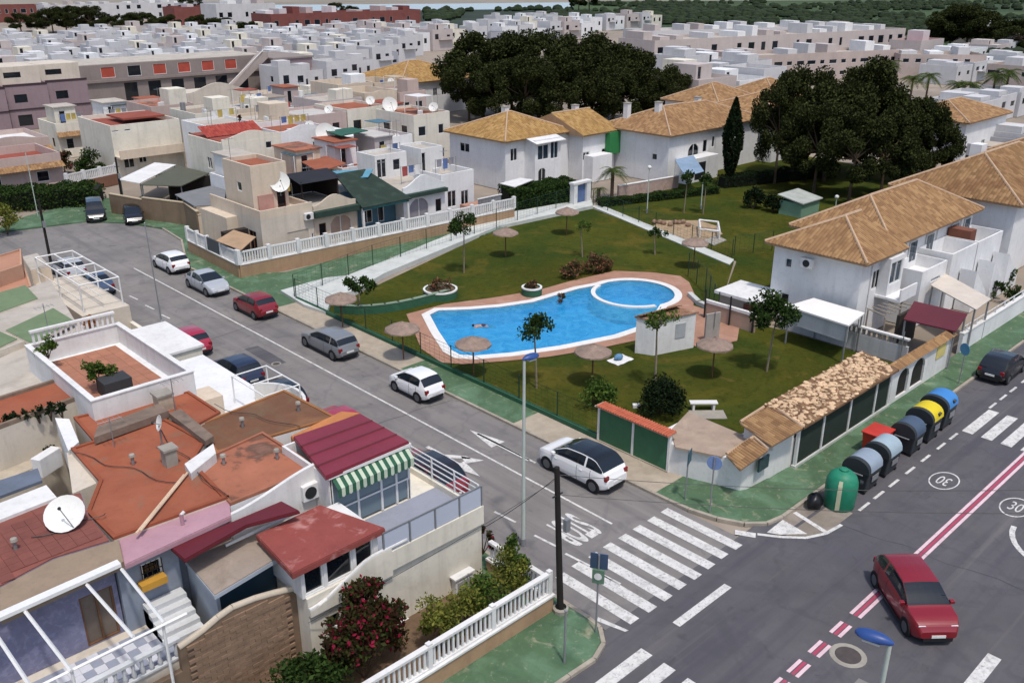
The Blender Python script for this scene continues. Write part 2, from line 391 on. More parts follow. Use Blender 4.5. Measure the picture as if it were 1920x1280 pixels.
def kerb(pts, w=.16, z=.13, step=1.0, name='kerb'):
    t = thing(name, None, None, (pts[0][0], pts[0][1], 0)); t['kind'] = 'structure'
    me = None
    for a, b in zip(pts[:-1], pts[1:]):
        a = Vector(a); b = Vector(b); n = max(1, round((b-a).length/step)); d = (b-a)/n
        ang = math.atan2(d.y, d.x)
        for i in range(n):
            c = a+d*(i+.5)
            if me is None or abs(d.length-me[1]) > .02:
                me = (MB().box(-d.length/2+.012, -w/2, -.05, d.length/2-.012, w/2, z).mesh('kerb_stone', KERB), d.length)
            inst('kerb_stone', me[0], KERB, t, (c.x, c.y, 0), ang)
    return t
kerb([(.07,36),(.07,1.4)]); kerb([(.07,1.4),(.14,.36),(.43,-.93),(.93,-1.97),(1.66,-2.63),(2.6,-2.82)]); kerb([(2.6,-2.82),(32,-2.62)], step=1.0)
kerb([(-8.52,30),(-8.52,-1.5)]); kerb([(-8.52,-1.5),(-8.62,-2.15),(-9.16,-2.79),(-9.98,-3.09),(-11.2,-3.04),(-20,-2.95)])
kerb([(.07,50),(.07,36)]); kerb([(3.7,62.5),(3.2,57.5),(1.2,52.5),(.07,50)])

# --- road paint (flat sheets a few mm above the asphalt)
PZ = .009
def painted(name, quads, mat=PAINTW, z=PZ, part='stripe'):
    t = thing(name, None, None, (quads[0][0][0], quads[0][0][1], 0)); t['kind'] = 'structure'
    for q in quads: MB().poly([(p[0], p[1], z) for p in q]).build(part, mat, t)
    return t
def bar(x0, y0, x1, y1): return [(x0,y0),(x1,y0),(x1,y1),(x0,y1)]
def line(a, b, w):
    a = Vector(a); b = Vector(b); d = (b-a).normalized(); n = Vector((-d.y, d.x))*w/2
    return [tuple(a-n), tuple(b-n), tuple(b+n), tuple(a+n)]
painted('crosswalk', [bar(x-.25, -2.75+U(-.04,.04), x+.25, 1.12+U(-.04,.04)) for x in (-.62,-1.58,-2.55,-3.5,-4.45,-5.4,-6.35,-7.35)] + [[(-8.05,-2.85),(-8.35,-1.75),(-8.15,-1.65),(-7.9,-2.9)], line((.2,-2.0),(.62,-2.75),.35)])
painted('crosswalk', [bar(-12.4, y-.25, -8.3, y+.25) for y in (-4.05,-5.05,-6.05,-7.05,-8.0)])
painted('crosswalk', [bar(16.6, y-.27, 20.2, y+.27) for y in (-5.15,-6.1,-7.05,-8.0,-8.95)])
painted('lane_line', [line((-3.15,52.5),(-3.1,30),.11), line((-3.1,30),(-3.12,2.0),.11)], part='line')
painted('lane_line', [line((-6.15,y),(-6.05,y-1.25),.12) for y in (46,43.2,40.6,6.2,3.7,1.9,.3)], part='line')
painted('lane_line', [line((-1.85,12.2),(-1.8,8.0),.12)], part='line')
painted('lane_line', [bar(x, -4.9, x+.95, -4.77) for x in (5.6,7.0,8.5,10.2,11.9,13.7,15.2,20.4,21.9,23.4,25.2,27)], part='line')
painted('lane_line', [bar(-6.4, -4.05, -3.1, -3.72)], part='line')
painted('lane_line', [bar(-2.2, -12.75, .3, -12.3), bar(-9,-12.7,-5,-12.3)], part='line')
painted('centre_line', [bar(-1.2, -8.37, 60, -8.24), bar(-1.2, -8.04, 60, -7.91)], PAINTP, part='line')
painted('centre_line', [bar(-1.2, -8.2, 60, -8.08)], PAINTR, part='line')
painted('centre_line', [bar(x, y0, x+.85, y1) for x in (-2.7,-4.2,-5.6,-6.85,-8.1) for y0, y1 in ((-8.37,-8.24),(-8.04,-7.91))], PAINTP, part='line')
painted('centre_line', [bar(x, -8.2, x+.85, -8.08) for x in (-2.7,-4.2,-5.6,-6.85,-8.1)], PAINTR, part='line')
# kerb build-out with its white edge and worn apron
BLD = [(1.2,-2.95),(2.6,-2.9),(5.2,-2.9),(5.2,-4.75),(2.9,-4.72),(2.0,-4.3),(1.35,-3.5)]
sheet('bin_bay_ground', BLD, .008, M('worn_concrete', C('#82796e'), .95, .2, 1.2, .3, 40, stain=[('#9d948a', .8, .5, .7, .5)]))
painted('bay_edge_line', [line(a, b, .16) for a, b in zip([(.75,-2.75),(1.3,-3.55),(2.0,-4.3),(2.9,-4.72),(4.0,-4.85)][:-1], [(.75,-2.75),(1.3,-3.55),(2.0,-4.3),(2.9,-4.72),(4.0,-4.85)][1:])] + [[(1.15,-2.95),(2.5,-2.9),(2.3,-4.2),(1.45,-3.45)], line((3.4,-2.95),(3.0,-4.65),.22)], z=.0125, part='line')
def arrow(name, x, y, ang, kind='straight', L=4.2):
    t = thing(name, None, None, (x, y, 0)); t['kind'] = 'structure'; ca, sa = math.cos(ang), math.sin(ang)
    def tr(pts): return [(x+ca*u-sa*v, y+sa*u+ca*v, PZ) for u, v in pts]
    if kind == 'straight':
        MB().poly(tr([(-L/2,-.09),(0,-.09),(0,.09),(-L/2,.09)])).build('shaft', PAINTW, t)
        MB().poly(tr([(0,-.45),(L/2,0),(0,.45)])).build('arrowhead', PAINTW, t)
    else:
        MB().poly(tr([(-L/2,-.11),(L*.1,-.11),(L*.1,.11),(-L/2,.11)])).build('shaft', PAINTW, t)
        MB().poly(tr([(L*.1,-.38),(L/2,0),(L*.1,.38)])).build('arrowhead', PAINTW, t)
        MB().poly(tr([(-L*.2,.112),(L*.02,.8),(L*.12,.8),(-L*.08,.112)])).build('shaft', PAINTW, t)
        MB().poly(tr([(-.1,.6),(1.0,1.15),(.62,.3)])).build('arrowhead', PAINTW, t)
    return t
arrow('road_arrow', -1.87, 10.6, math.pi/2, L=4.4)
arrow('road_arrow', -4.6, 10.9, -math.pi/2, 'turn', L=4.0)
def road_text(name, body, x, y, ang, sx, sy, mat):
    cu = bpy.data.curves.new(name, 'FONT'); cu.body = body; cu.align_x = 'CENTER'; cu.align_y = 'CENTER'; cu.size = 1; cu.offset = (.0 if body == '30' else .03)
    o = bpy.data.objects.new(name, cu); COL.objects.link(o)
    dg = bpy.context.evaluated_depsgraph_get(); me = bpy.data.meshes.new_from_object(o.evaluated_get(dg))
    COL.objects.unlink(o); bpy.data.objects.remove(o)
    o = bpy.data.objects.new(name, me); COL.objects.link(o); me.materials.clear(); me.materials.append(mat)
    o.location = (x, y, PZ+.003); o.rotation_euler = (0, 0, ang); o.scale = (sx, sy, 1); o['kind'] = 'structure'; OFF[o.name] = Vector(o.location)
    return o
road_text('stop_marking', 'STOP', -4.65, 3.0, math.pi, .68, 2.75, PAINTW)
def limit30(x, y, ang):
    t = thing('speed_limit_marking', None, None, (x, y, 0)); t['kind'] = 'structure'
    n = 40; m = MB(); ca, sa = math.cos(ang), math.sin(ang)
    vv = []
    for r in (1.0, .91):
        for i in range(n):
            a = 2*math.pi*i/n; u, v = .62*r*math.cos(a), .95*r*math.sin(a); vv.append((x+ca*u-sa*v, y+sa*u+ca*v, PZ))
    m.add(vv, [(i, (i+1) % n, n+(i+1) % n, n+i) for i in range(n)]).build('ring', PAINTW, t)
    o = road_text('number', '30', x, y, ang, .6, 1.2, PAINTW); o.parent = t; o.location = (0, 0, PZ+.003); del o['kind']
limit30(10.9, -6.35, math.pi/2); limit30(10.9, -9.5, -math.pi/2)
# patches, manholes
def manhole(px, py, r=.5, label=''):
    x, y = V2(px, py); t = thing('manhole', label, 'manhole', (x, y, 0))
    MB().lathe([(r*.72,.012),(r,.016),(r*1.02,.006)], (x,y,0), 20).build('frame', CONC, t)
    MB().lathe([(0,.014),(r*.68,.014),(r*.7,.008)], (x,y,0), 20).build('cover', M('cast_iron', C('#4d4644'), .7, .2, 4), t)
manhole(1590, 1228, .62, 'round manhole with a pale ring in the road by the red car')
manhole(518, 682, .3, 'small manhole cover in the side street lane')
_rg = random.Random(21)
for k, (x, y, w_, d_) in enumerate(((-2.2,14.5,1.1,2.6),(-5.6,19,1.4,1.2),(-4.6,29,.9,3.6),(-1.6,40,1.2,2.0),(3,-6.6,2.6,.8),(13,-10.6,3.2,1.1),(-5,-10.4,1.8,1.3),(8.6,-5.6,1.2,.7),(22,-6.6,4.5,.7),(-6.2,8.5,.8,2.4),(1.5,-12.8,2.4,.9))):
    pts_ = [(x+w_/2*a+_rg.uniform(-.06,.06), y+d_/2*b+_rg.uniform(-.06,.06)) for a, b in ((-1,-1),(0,-1),(1,-1),(1,0),(1,1),(0,1),(-1,1),(-1,0))]; sheet('asphalt_patch', pts_, .0065+.0002*k, ASPH2 if k % 3 else ASPH)
for k, (a, b) in enumerate((((-8.2,17),(-.2,16.2)),((-8.2,33.5),(-.3,34.6)),((4,-4.9),(5.2,-14)))):
    a = Vector(a); b = Vector(b); d = b-a; nn_ = Vector((-d.y,d.x)).normalized(); m = MB(); ns = int(d.length/.6); prev = None
    for i in range(ns+1):
        c_ = a+d*(i/ns)+nn_*(noise.noise(Vector((i*.35,k*7.1,0)))*.28+_rg.uniform(-.03,.03)); w_ = .008+.014*_rg.random()
        if prev: m.add([(*(prev[0]-nn_*prev[1]),.0095),(*(c_-nn_*w_),.0095),(*(c_+nn_*w_),.0095),(*(prev[0]+nn_*prev[1]),.0095)],[(0,1,2,3)])
        prev = (c_, w_)
    o = m.build('asphalt_crack', M('crack_tar', C('#454448'), .8, .1, 3)); o['kind'] = 'structure'
for q in ([(-8.3,-3.3),(8,-3.6),(8,-3.75),(-8.3,-3.45)],): sheet('tar_seam', q, .0085, ASPH2)
curb_arc = [(p[0], p[1]) for p in arc(9.5,-12.6,2.6,95,200,10)]
painted('bay_edge_line', [line(a, b, .22) for a, b in zip(curb_arc[:-1], curb_arc[1:])], part='line')

# --- pool garden
holed('lawn', ccw([(2.05,3.0),(4.2,1.2),(22.6,1.2),(22.6,9.2),(21.6,13.6),(24,15),(33.4,20.2),(38.6,40.8),(26.2,41.2),(3.6,33.8),(2.05,36)]), [DECK], .02, GRASS)
sheet('lawn', [(33.8,20.2),(39.0,40.8),(80,44),(78,16),(46,14),(24,15)], .03, GRASS)
holed('pool_paving', DECK, [RIM], .06, TERRA)
# coping: broad white ring, stands 3 cm proud
m = MB(); n = len(POOL)
for i in range(n):
    a, b, c, d = POOL[i], POOL[(i+1) % n], RIM[(i+1) % n], RIM[i]
    m.add([(a[0],a[1],.10),(b[0],b[1],.10),(c[0],c[1],.09),(d[0],d[1],.09),(a[0],a[1],-.35),(b[0],b[1],-.35),(c[0],c[1],-.06),(d[0],d[1],-.06)], [(0,1,2,3),(4,5,1,0),(3,2,6,7)])
pool_t = thing('swimming_pool', 'kidney shaped blue swimming pool with white rim and round shallow end', 'swimming pool', (cc.x, cc.y, 0))
m.build('coping', RIMW, pool_t)
TILEB = M('pool_tile', C('#62bdea'), .5, .1, .5, stain=[('#7acdf2', .7, .5, .7, .5)])
m = MB()
for i in range(n):
    a, b = POOL[i], POOL[(i+1) % n]; m.add([(a[0],a[1],-1.3),(b[0],b[1],-1.3),(b[0],b[1],.08),(a[0],a[1],.08)], [(0,1,2,3)])
m.build('basin_wall', TILEB, pool_t)
MB().poly([(p[0],p[1],-1.3) for p in POOL]).build('basin_floor', TILEB, pool_t)
WATER = bpy.data.materials.new('pool_water'); WATER.use_nodes = True
nt = WATER.node_tree; N = nt.nodes; L = nt.links; N.remove(N["Principled BSDF"])
tr = N.new("ShaderNodeBsdfTransparent"); tr.inputs[0].default_value = (.32, .82, .98, 1); gl = N.new("ShaderNodeBsdfGlossy"); gl.inputs["Roughness"].default_value = .08
fr = N.new("ShaderNodeFresnel"); fr.inputs[0].default_value = 1.33; mx = N.new("ShaderNodeMixShader")
g_ = N.new("ShaderNodeNewGeometry"); nz_ = N.new("ShaderNodeTexNoise"); nz_.inputs["Scale"].default_value = 2.6; nz_.inputs["Detail"].default_value = 4
bp = N.new("ShaderNodeBump"); bp.inputs["Strength"].default_value = .6; bp.inputs["Distance"].default_value = .08
L.new(g_.outputs["Position"], nz_.inputs["Vector"]); L.new(nz_.outputs["Fac"], bp.inputs["Height"]); L.new(bp.outputs[0], gl.inputs["Normal"]); L.new(bp.outputs[0], fr.inputs["Normal"])
df = N.new("ShaderNodeBsdfDiffuse"); _cr = N.new("ShaderNodeValToRGB"); _cr.color_ramp.elements[0].color = C('#2f9ad2'); _cr.color_ramp.elements[1].color = C('#52b9ea'); _cr.color_ramp.elements[0].position = .35; _cr.color_ramp.elements[1].position = .66; _n2 = N.new("ShaderNodeTexNoise"); _n2.inputs["Scale"].default_value = 1.5; _n2.inputs["Detail"].default_value = 6; _n2.inputs["Distortion"].default_value = 1.2; L.new(g_.outputs["Position"], _n2.inputs["Vector"]); L.new(_n2.outputs["Fac"], _cr.inputs[0]); L.new(_cr.outputs[0], df.inputs[0]); m2 = N.new("ShaderNodeMixShader"); m2.inputs[0].default_value = .45
L.new(tr.outputs[0], m2.inputs[1]); L.new(df.outputs[0], m2.inputs[2])
L.new(fr.outputs[0], mx.inputs[0]); L.new(m2.outputs[0], mx.inputs[1]); L.new(gl.outputs[0], mx.inputs[2]); L.new(mx.outputs[0], N["Material Output"].inputs[0])
o = MB().poly([(p[0],p[1],.0) for p in POOL]).build('water', WATER, pool_t)
# scalloped divider wall of the round shallow end
ang = [_A0-8+(_A1+360-_A0+30)*i/26 for i in range(27)]
dv = [(cc.x+CR*math.cos(math.radians(a)), cc.y+CR*math.sin(math.radians(a))) for a in ang]
m = MB()
for i, (a, b) in enumerate(zip(dv[:-1], dv[1:])):
    ra = Vector((a[0]-cc.x, a[1]-cc.y)).normalized()*.16; rb = Vector((b[0]-cc.x, b[1]-cc.y)).normalized()*.16
    m.add([(a[0]-ra.x,a[1]-ra.y,.11),(b[0]-rb.x,b[1]-rb.y,.11),(b[0]+rb.x,b[1]+rb.y,.11),(a[0]+ra.x,a[1]+ra.y,.11),(a[0]-ra.x,a[1]-ra.y,-1),(b[0]-rb.x,b[1]-rb.y,-1),(b[0]+rb.x,b[1]+rb.y,-1),(a[0]+ra.x,a[1]+ra.y,-1)], [(0,1,2,3),(4,5,1,0),(3,2,6,7)])
m.build('divider_wall', RIMW, pool_t)
# white walkway and low walls at the far side of the garden
WCON = M('white_concrete', C('#bfc2bd'), .9, .1, .8, .2, 30, stain=[('#8f948c', .7, .55, .75, .5)])
slab('walkway', ccw([V2(*p, .3) for p in ((526,545),(612,521),(650,517),(720,490),(935,402),(1108,372),(1112,386),(936,424),(720,513),(665,545),(622,556),(613,586),(570,572))]), -.05, .34, WCON)
slab('path', [V2(*p) for p in ((1108,388),(1122,384),(1376,488),(1368,498))], -.05, .09, WCON)
GWALL = M('green_wall_paint', C('#2f5a43'), .85, .15, 1.2, .2, 30, stain=[('#4b7059', .8, .5, .7, .5)])
def curb_wall(name, label, pts, w, h, mat, capm, hs=None):
    t = thing(name, label, 'wall', (pts[0][0], pts[0][1], 0)); m = MB(); c = MB()
    for i, (a, b) in enumerate(zip(pts[:-1], pts[1:])):
        d = (Vector(b)-Vector(a)); l = d.length; d.normalize(); mid = (Vector(a)+Vector(b))/2
        hh = h if hs is None else hs[i]
        m.obox((mid.x, mid.y, -.05), (d.x, d.y), 0, 0, l+w*.5, w, hh+.05); c.obox((mid.x, mid.y, hh), (d.x, d.y), 0, 0, l+w*.5, w+.06, .06)
    m.build('wall_body', mat, t); c.build('cap', capm, t); return t
curb_wall('garden_wall', 'curved dark green low wall between the lawn and the pool corner', smooth_loop([V2(*p) for p in ((620,585),(660,590),(710,588),(760,580),(815,566),(850,556))], 1)[:-2], .22, .62, GWALL, M('pale_green_cap', C('#7d8f7c')))
def planter(px, py, r, h, label, fol, fr_, fh):
    x, y = V2(px, py); t = thing('planter', label, 'planter', (x, y, 0))
    MB().lathe([(r,-.05),(r,h),(r-.05,h+.04),(r-.18,h+.04),(r-.22,h-.12)], (x,y,0), 22).build('wall_ring', GWALL, t, smooth=True)
    MB().lathe([(r-.13,h+.045),(r+.02,h+.045),(r+.02,h-.05)], (x,y,0), 22).build('rim', RIMW, t)
    MB().lathe([(0,h-.04),(r-.2,h-.04)], (x,y,0), 18).build('soil', SOIL, t)
    return t, (x, y)
# ================================================================ VEGETATION
L_PINE = leaf_mat('pine_needles', '#10150c', '#454c28', .08)
L_DARK = leaf_mat('dark_leaves', '#1c2a14', '#3d5226', .15)
L_MID = leaf_mat('mid_leaves', '#2c401c', '#5a7030', .25)
L_OLIVE = leaf_mat('olive_leaves', '#4a5426', '#83843c', .25)
L_BOUG = leaf_mat('bougainvillea_leaves', '#38201b', '#36411f', .2, '#86203a', .13)
L_REDSH = leaf_mat('reddish_leaves', '#4a382a', '#4c5230', .2, '#8a5a48', .3)
L_CYP = leaf_mat('cypress_leaves', '#10190f', '#26331d', .05)
L_PALM = leaf_mat('palm_leaves', '#2a3a1e', '#5b6a36', .2)
BARK = M('bark', C('#5a4a3c'), .95, .25, 3, .4, 20)
BARKP = M('pale_bark', C('#877a68'), .95, .2, 3, .4, 20)
def leaf_cloud(n, fpos, size, rng, flat=0.0, asp=.55):
    """n leaf sprays (one quad each) at points given by fpos(rng) -> (point, outward)"""
    m = MB(); v = []; f = []
    for i in range(n):
        p, o = fpos(rng)
        s = size*rng.uniform(.6, 1.35)
        d = Vector((rng.gauss(0,1), rng.gauss(0,1), rng.gauss(0,1)*(1-flat)))+Vector(o)*.9
        if d.length < 1e-4: d = Vector((1,0,0))
        d.normalize(); t = d.cross(Vector((rng.gauss(0,1), rng.gauss(0,1), rng.gauss(0,1)))).normalized()
        p = Vector(p); k = len(v); w = t*s*asp
        v += [tuple(p-d*s*.5), tuple(p+w*.5+d*s*.05), tuple(p+d*s*.5), tuple(p-w*.5+d*s*.05)]; f.append((k, k+1, k+2, k+3))
    m.v = v; m.f = f; return m
def clumps(rng, k, rx, ry, rz, shell=.55, lo=-1.0):
    out = []
    while len(out) < k:
        d = Vector((rng.gauss(0,1), rng.gauss(0,1), rng.gauss(0,1))).normalized()
        if d.z < lo: continue
        r = shell+(1-shell)*rng.random()**.6
        out.append(Vector((d.x*rx*r, d.y*ry*r, d.z*rz*r)))
    return out
def crown_mesh(seed, n, k, rx, ry, rz, cr, leaf, lo=-.6, shell=.5, asp=.55):
    rng = random.Random(seed); cs = clumps(rng, k, rx, ry, rz, shell, lo); rr = [cr*rng.uniform(.65, 1.25) for _ in cs]
    def fp(r):
        i = r.randrange(k); d = Vector((r.gauss(0,1), r.gauss(0,1), r.gauss(0,1)*.8)).normalized()
        return cs[i]+d*rr[i]*(r.random()**.45), d
    return leaf_cloud(n, fp, leaf, rng, asp=asp), cs
def tree_proto(name, seed, h, tr_h, rx, rz, n, k, cr, leaf, lm, bark, trunk_r=.16, limbs=6, label='', cat='tree', loc=(0,0,-500), lo=-.5, group=None, lean=.2, shell=.5):
    rng = random.Random(seed*7+1)
    t = thing(name, label, cat, (0,0,0), group)
    zc = h-rz; cm, cs = crown_mesh(seed, n, k, rx, rx, rz, cr, leaf, lo, shell)
    cm.v = [(x, y, z+zc) for x, y, z in cm.v]
    m = MB(); top = Vector((rng.uniform(-lean, lean), rng.uniform(-lean, lean), max(tr_h, zc-rz*.3)))
    mid = Vector((top.x*.3, top.y*.5, top.z*.5))
    m.tube((0,0,-.1), mid, trunk_r, 7, trunk_r*.8); m.tube(mid, top, trunk_r*.8, 7, trunk_r*.55)
    for c in rng.sample(cs, min(limbs, len(cs))):
        e = c+Vector((0,0,zc)); q = top.lerp(e, .5)+Vector((0,0,rng.uniform(-.1,.3)*rz*.3))
        m.tube(top-Vector((0,0,.1)), q, trunk_r*.5, 5, trunk_r*.3); m.tube(q, e, trunk_r*.3, 5, trunk_r*.12)
    m.build('trunk', bark, t, smooth=True); cm.build('crown', lm, t)
    t.location = loc; return t
def place(t, loc, rot=0, label=None, scale=None):
    t.location = loc; t.rotation_euler = (0,0,rot)
    if scale: t.scale = scale if hasattr(scale, '__len__') else (scale,)*3
    if label: t['label'] = label
    return t
class Proto:
    def __init__(s, t): s.t = t; s.used = False
    def put(s, x, y, z=0, rot=None, label=None, scale=None, group=None):
        rot = U(0, 6.28) if rot is None else rot
        if not s.used:
            s.used = True; o = place(s.t, (x, y, z), rot, label, scale)
            if group: o['group'] = group
            return o
        return dup(s.t, (x, y, z), rot, label, group, scale or 1)
pines = [Proto(tree_proto('pine_tree', 20+i, 11.5, 6, 3.9, 4.4, 24000, (34,40,28)[i], 1.15, .29, L_PINE, BARK, .24, 12, '', lo=-.75, shell=.62)) for i in range(3)]
def pix(px, py, z=0): p = P(px, py, z); return p.x, p.y
# big pines: group behind the tan roofed terrace, and group in the park
ORD = ['first','second','third','fourth','fifth','sixth','seventh','eighth','ninth','tenth','eleventh','twelfth','thirteenth','fourteenth','fifteenth','sixteenth','seventeenth','eighteenth']
GP1 = 'pines standing behind the tan roofed terrace'; GP2 = 'pines of the grove beside the lawn'
i = 0
for (px, ztop, dpx, w) in ((905,60,220,1.15),(960,72,215,1.1),(1010,62,222,1.2),(1075,66,225,1.15),(1130,75,228,1.15),(1180,90,228,1.0),(1225,120,232,.9),(1262,125,240,.75),(930,110,235,1.0),(1050,110,238,1.1),(1150,115,240,1.05),(985,100,236,1.0),(880,95,228,.9)):
    x, y = pix(px, dpx); d = (Vector((x, y))-Vector((CAM.x, CAM.y))).length
    h = None
    for zz in range(40, 260):
        z = zz*.1
        q = P(px, ztop, z)
        if (Vector((q.x, q.y))-Vector((CAM.x, CAM.y))).length <= d: h = z; break
    h = h or 12; s = h/11.5
    lab = 'pine behind the tan terrace roofs, %s from the left of the clump' % ORD[sorted((905,960,1010,1075,1130,1180,1225,1262,930,1050,1150,985,880)).index(px)]
    pines[i % 3].put(x, y, -2.4, None, lab, (max(.9, s*w*1.2), max(.9, s*w*1.2), s*1.2), GP1); i += 1
for (px, ztop, dpx, w) in ((1452,150,345,.72),(1492,128,335,.95),(1545,138,340,1.05),(1600,122,335,1.0),(1655,158,338,1.1),(1710,178,345,1.0),(1745,222,350,.9),(1525,190,365,1.0),(1590,200,378,1.0),(1650,210,372,1.0),(1488,215,322,.7),(1690,250,368,.9),(1560,160,320,1.1),(1620,165,322,1.1)):
    x, y = pix(px, dpx); d = (Vector((x, y))-Vector((CAM.x, CAM.y))).length; h = 12
    for zz in range(40, 260):
        q = P(px, ztop, zz*.1)
        if (Vector((q.x, q.y))-Vector((CAM.x, CAM.y))).length <= d: h = zz*.1; break
    s = h/11.5
    pines[i % 3].put(x, y, -.9, None, 'tall pine of the grove beside the lawn, %s from its left side' % ORD[sorted((1452,1492,1545,1600,1655,1710,1745,1525,1590,1650,1488,1690,1560,1620)).index(px)], (s*w*1.02, s*w*1.02, s*1.08), GP2); i += 1
# cypress
def cypress(px, py, h, r, label):
    x, y = pix(px, py); t = thing('cypress_tree', label, 'tree', (x, y, 0)); rng = random.Random(5)
    def fp(g):
        z = g.random()**.8; rad = r*(math.sin(min(1, z*1.25+.12)*math.pi*.5) if z < .55 else ((1-z)/.45)**.75)
        a = g.uniform(0, 6.28); rad = max(.05, rad)*(.65+.4*g.random()); return Vector((x+rad*math.cos(a), y+rad*math.sin(a), .5+z*(h-.5))), Vector((math.cos(a)*.3, math.sin(a)*.3, 1.6))
    leaf_cloud(6500, fp, .34, rng).build('crown', L_CYP, t); MB().tube((x,y,0),(x,y,h*.6),.16,6,.06).build('trunk', BARK, t); return t
cypress(1366, 350, 9.6, 1.15, 'tall narrow dark cypress at the edge of the lawn')
# young lawn trees
def small_tree(px, py, h, r, rz, n, k, cr, seed, lm, label, lo=-.6, trunk_r=.07, shell=.3, bark=BARKP, leaf=.2, limbs=5):
    x, y = pix(px, py); t = tree_proto('young_tree', seed, h, h-rz*2.1, r, rz, n, k, cr, leaf, lm, bark, trunk_r, limbs, label, lo=lo, shell=shell); t.location = (x, y, 0); return t
small_tree(1437, 697, 4.9, 1.15, 1.15, 3000, 22, .55, 3, L_DARK, 'round dense young tree on the lawn before the right house')
small_tree(1006, 728, 4.6, 1.0, .95, 1100, 6, .5, 8, L_DARK, 'young two lobed tree on the lawn below the pool')
small_tree(1228, 728, 4.9, 1.1, .9, 420, 9, .4, 12, L_MID, 'sparse leggy young tree in front of the white pool hut', trunk_r=.08, limbs=8)
small_tree(676, 585, 2.6, .95, .6, 1500, 12, .4, 15, L_DARK, 'small tree beside the white walkway near the street fence')
small_tree(870, 512, 4.9, 1.0, .85, 1500, 11, .5, 19, L_DARK, 'slim young tree with dark crown near the row house fence')
small_tree(1092, 482, 3.2, .6, .5, 260, 6, .3, 23, L_MID, 'thin sapling in the middle of the dry lawn', limbs=4)
small_tree(1228, 478, 2.2, .8, .35, 420, 8, .3, 26, L_DARK, 'low spreading sapling above the round pool', limbs=4)
small_tree(1282, 400, 4.2, .7, .7, 700, 8, .4, 29, L_DARK, 'young tree by the hedge left of the cypress')
small_tree(1318, 402, 4.0, .7, .7, 700, 8, .4, 31, L_DARK, 'young tree by the hedge closest to the cypress')
def bush(px, py, rx, ry, rz, n, k, seed, lm, label, name='bush', cat='bush', leaf=.16, cr=None, z0=0, xy=None, part='foliage', lo=-.25):
    x, y = xy if xy else pix(px, py); t = thing(name, label, cat, (x, y, z0)); cr = cr or min(rx, ry, rz)*.42
    cm, cs = crown_mesh(seed, n, k, rx-cr*.6, ry-cr*.6, rz-cr*.5, cr, leaf, lo, .45)
    cm.v = [(a+x, b+y, c+z0+rz*.62) for a, b, c in cm.v]; cm.build(part, lm, t)
    m = MB(); rng = random.Random(seed)
    for c in rng.sample(cs, min(6, len(cs))): m.tube((x, y, z0-.03), (x+c.x*.8, y+c.y*.8, z0+max(.1, c.z+rz*.6)), .03, 5, .012)
    m.build('stem', BARK, t); return t
bush(1238, 778, 1.35, 1.35, 1.35, 6500, 40, 41, L_CYP, 'big dark clipped round bush behind the orange tiled screen', leaf=.15)
bush(1122, 762, 1.15, 1.15, 1.0, 1500, 22, 43, L_MID, 'light green leafy bush at the end of the orange tiled screen', leaf=.2)
bush(1078, 520, 1.3, .9, 1.0, 1300, 18, 45, L_REDSH, 'reddish flowering shrub at the pool edge, left of the pair', leaf=.2)
bush(1120, 510, 1.7, 1.0, .95, 1800, 22, 47, L_REDSH, 'wide reddish flowering shrub at the pool edge, right of the pair', leaf=.2)
bush(1052, 568, .5, .4, .5, 300, 8, 49, L_REDSH, 'little red flowering plant beside the round planter', leaf=.15)
_, xy = planter(826, 556, 1.25, .6, 'green walled half round planter left of the pool with dry shrub', None, 0, 0)
bush(0, 0, .95, .9, .6, 800, 14, 51, L_REDSH, 'dry brown green shrub growing in the larger planter', z0=.5, xy=xy)
_, xy = planter(997, 553, .75, .62, 'small round green planter at the pool deck with white rim', None, 0, 0)
bush(0, 0, .55, .55, .45, 500, 9, 53, L_REDSH, 'small shrub growing in the round deck planter', z0=.5, xy=xy)
def hedge(a, b, w, h, n, seed, label, lm=L_DARK, leaf=.18):
    a = Vector(a); b = Vector(b); d = b-a; l = d.length; d.normalize(); nn = Vector((-d.y, d.x)); t = thing('hedge', label, 'hedge', ((a.x+b.x)/2, (a.y+b.y)/2, 0)); rng = random.Random(seed)
    def fp(g):
        u = g.uniform(0, l); s = g.random(); k = .82+.25*noise.noise(Vector((u*.6, seed, 0)))
        if s < .55: v, z = g.uniform(-w/2, w/2), h*k*(.9+.12*g.random())
        else: v, z = g.choice((-1, 1))*w/2*(.9+.15*g.random()), g.uniform(.05, h*k)
        p = a+d*u+nn*v; return Vector((p.x, p.y, z)), Vector((0,0,.5))
    leaf_cloud(n, fp, leaf, rng).build('foliage', lm, t)
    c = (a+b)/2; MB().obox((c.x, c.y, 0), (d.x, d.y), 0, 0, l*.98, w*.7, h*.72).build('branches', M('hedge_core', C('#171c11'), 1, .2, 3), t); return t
hedge(V2(945,392), V2(1068,378), 3.0, 2.7, 9000, 3, 'tall dense dark hedge in front of the white terraced houses', leaf=.26)
hedge(V2(1122,388), V2(1345,362), 1.2, .9, 6000, 5, 'long low clipped hedge behind the play corner lawn')
hedge(V2(1350,352), V2(1560,330), 1.6, 1.6, 6000, 9, 'dark hedge in the shade under the grove', L_CYP)
bush(1412,392,1.3,1.3,1.4,2500,20,57,L_CYP,'dark round bush on the lawn edge left of the tiled roof', leaf=.22)
bush(1452,398,1.1,1.1,1.2,2000,18,59,L_CYP,'dark round bush on the lawn edge close to the green shed', leaf=.22)
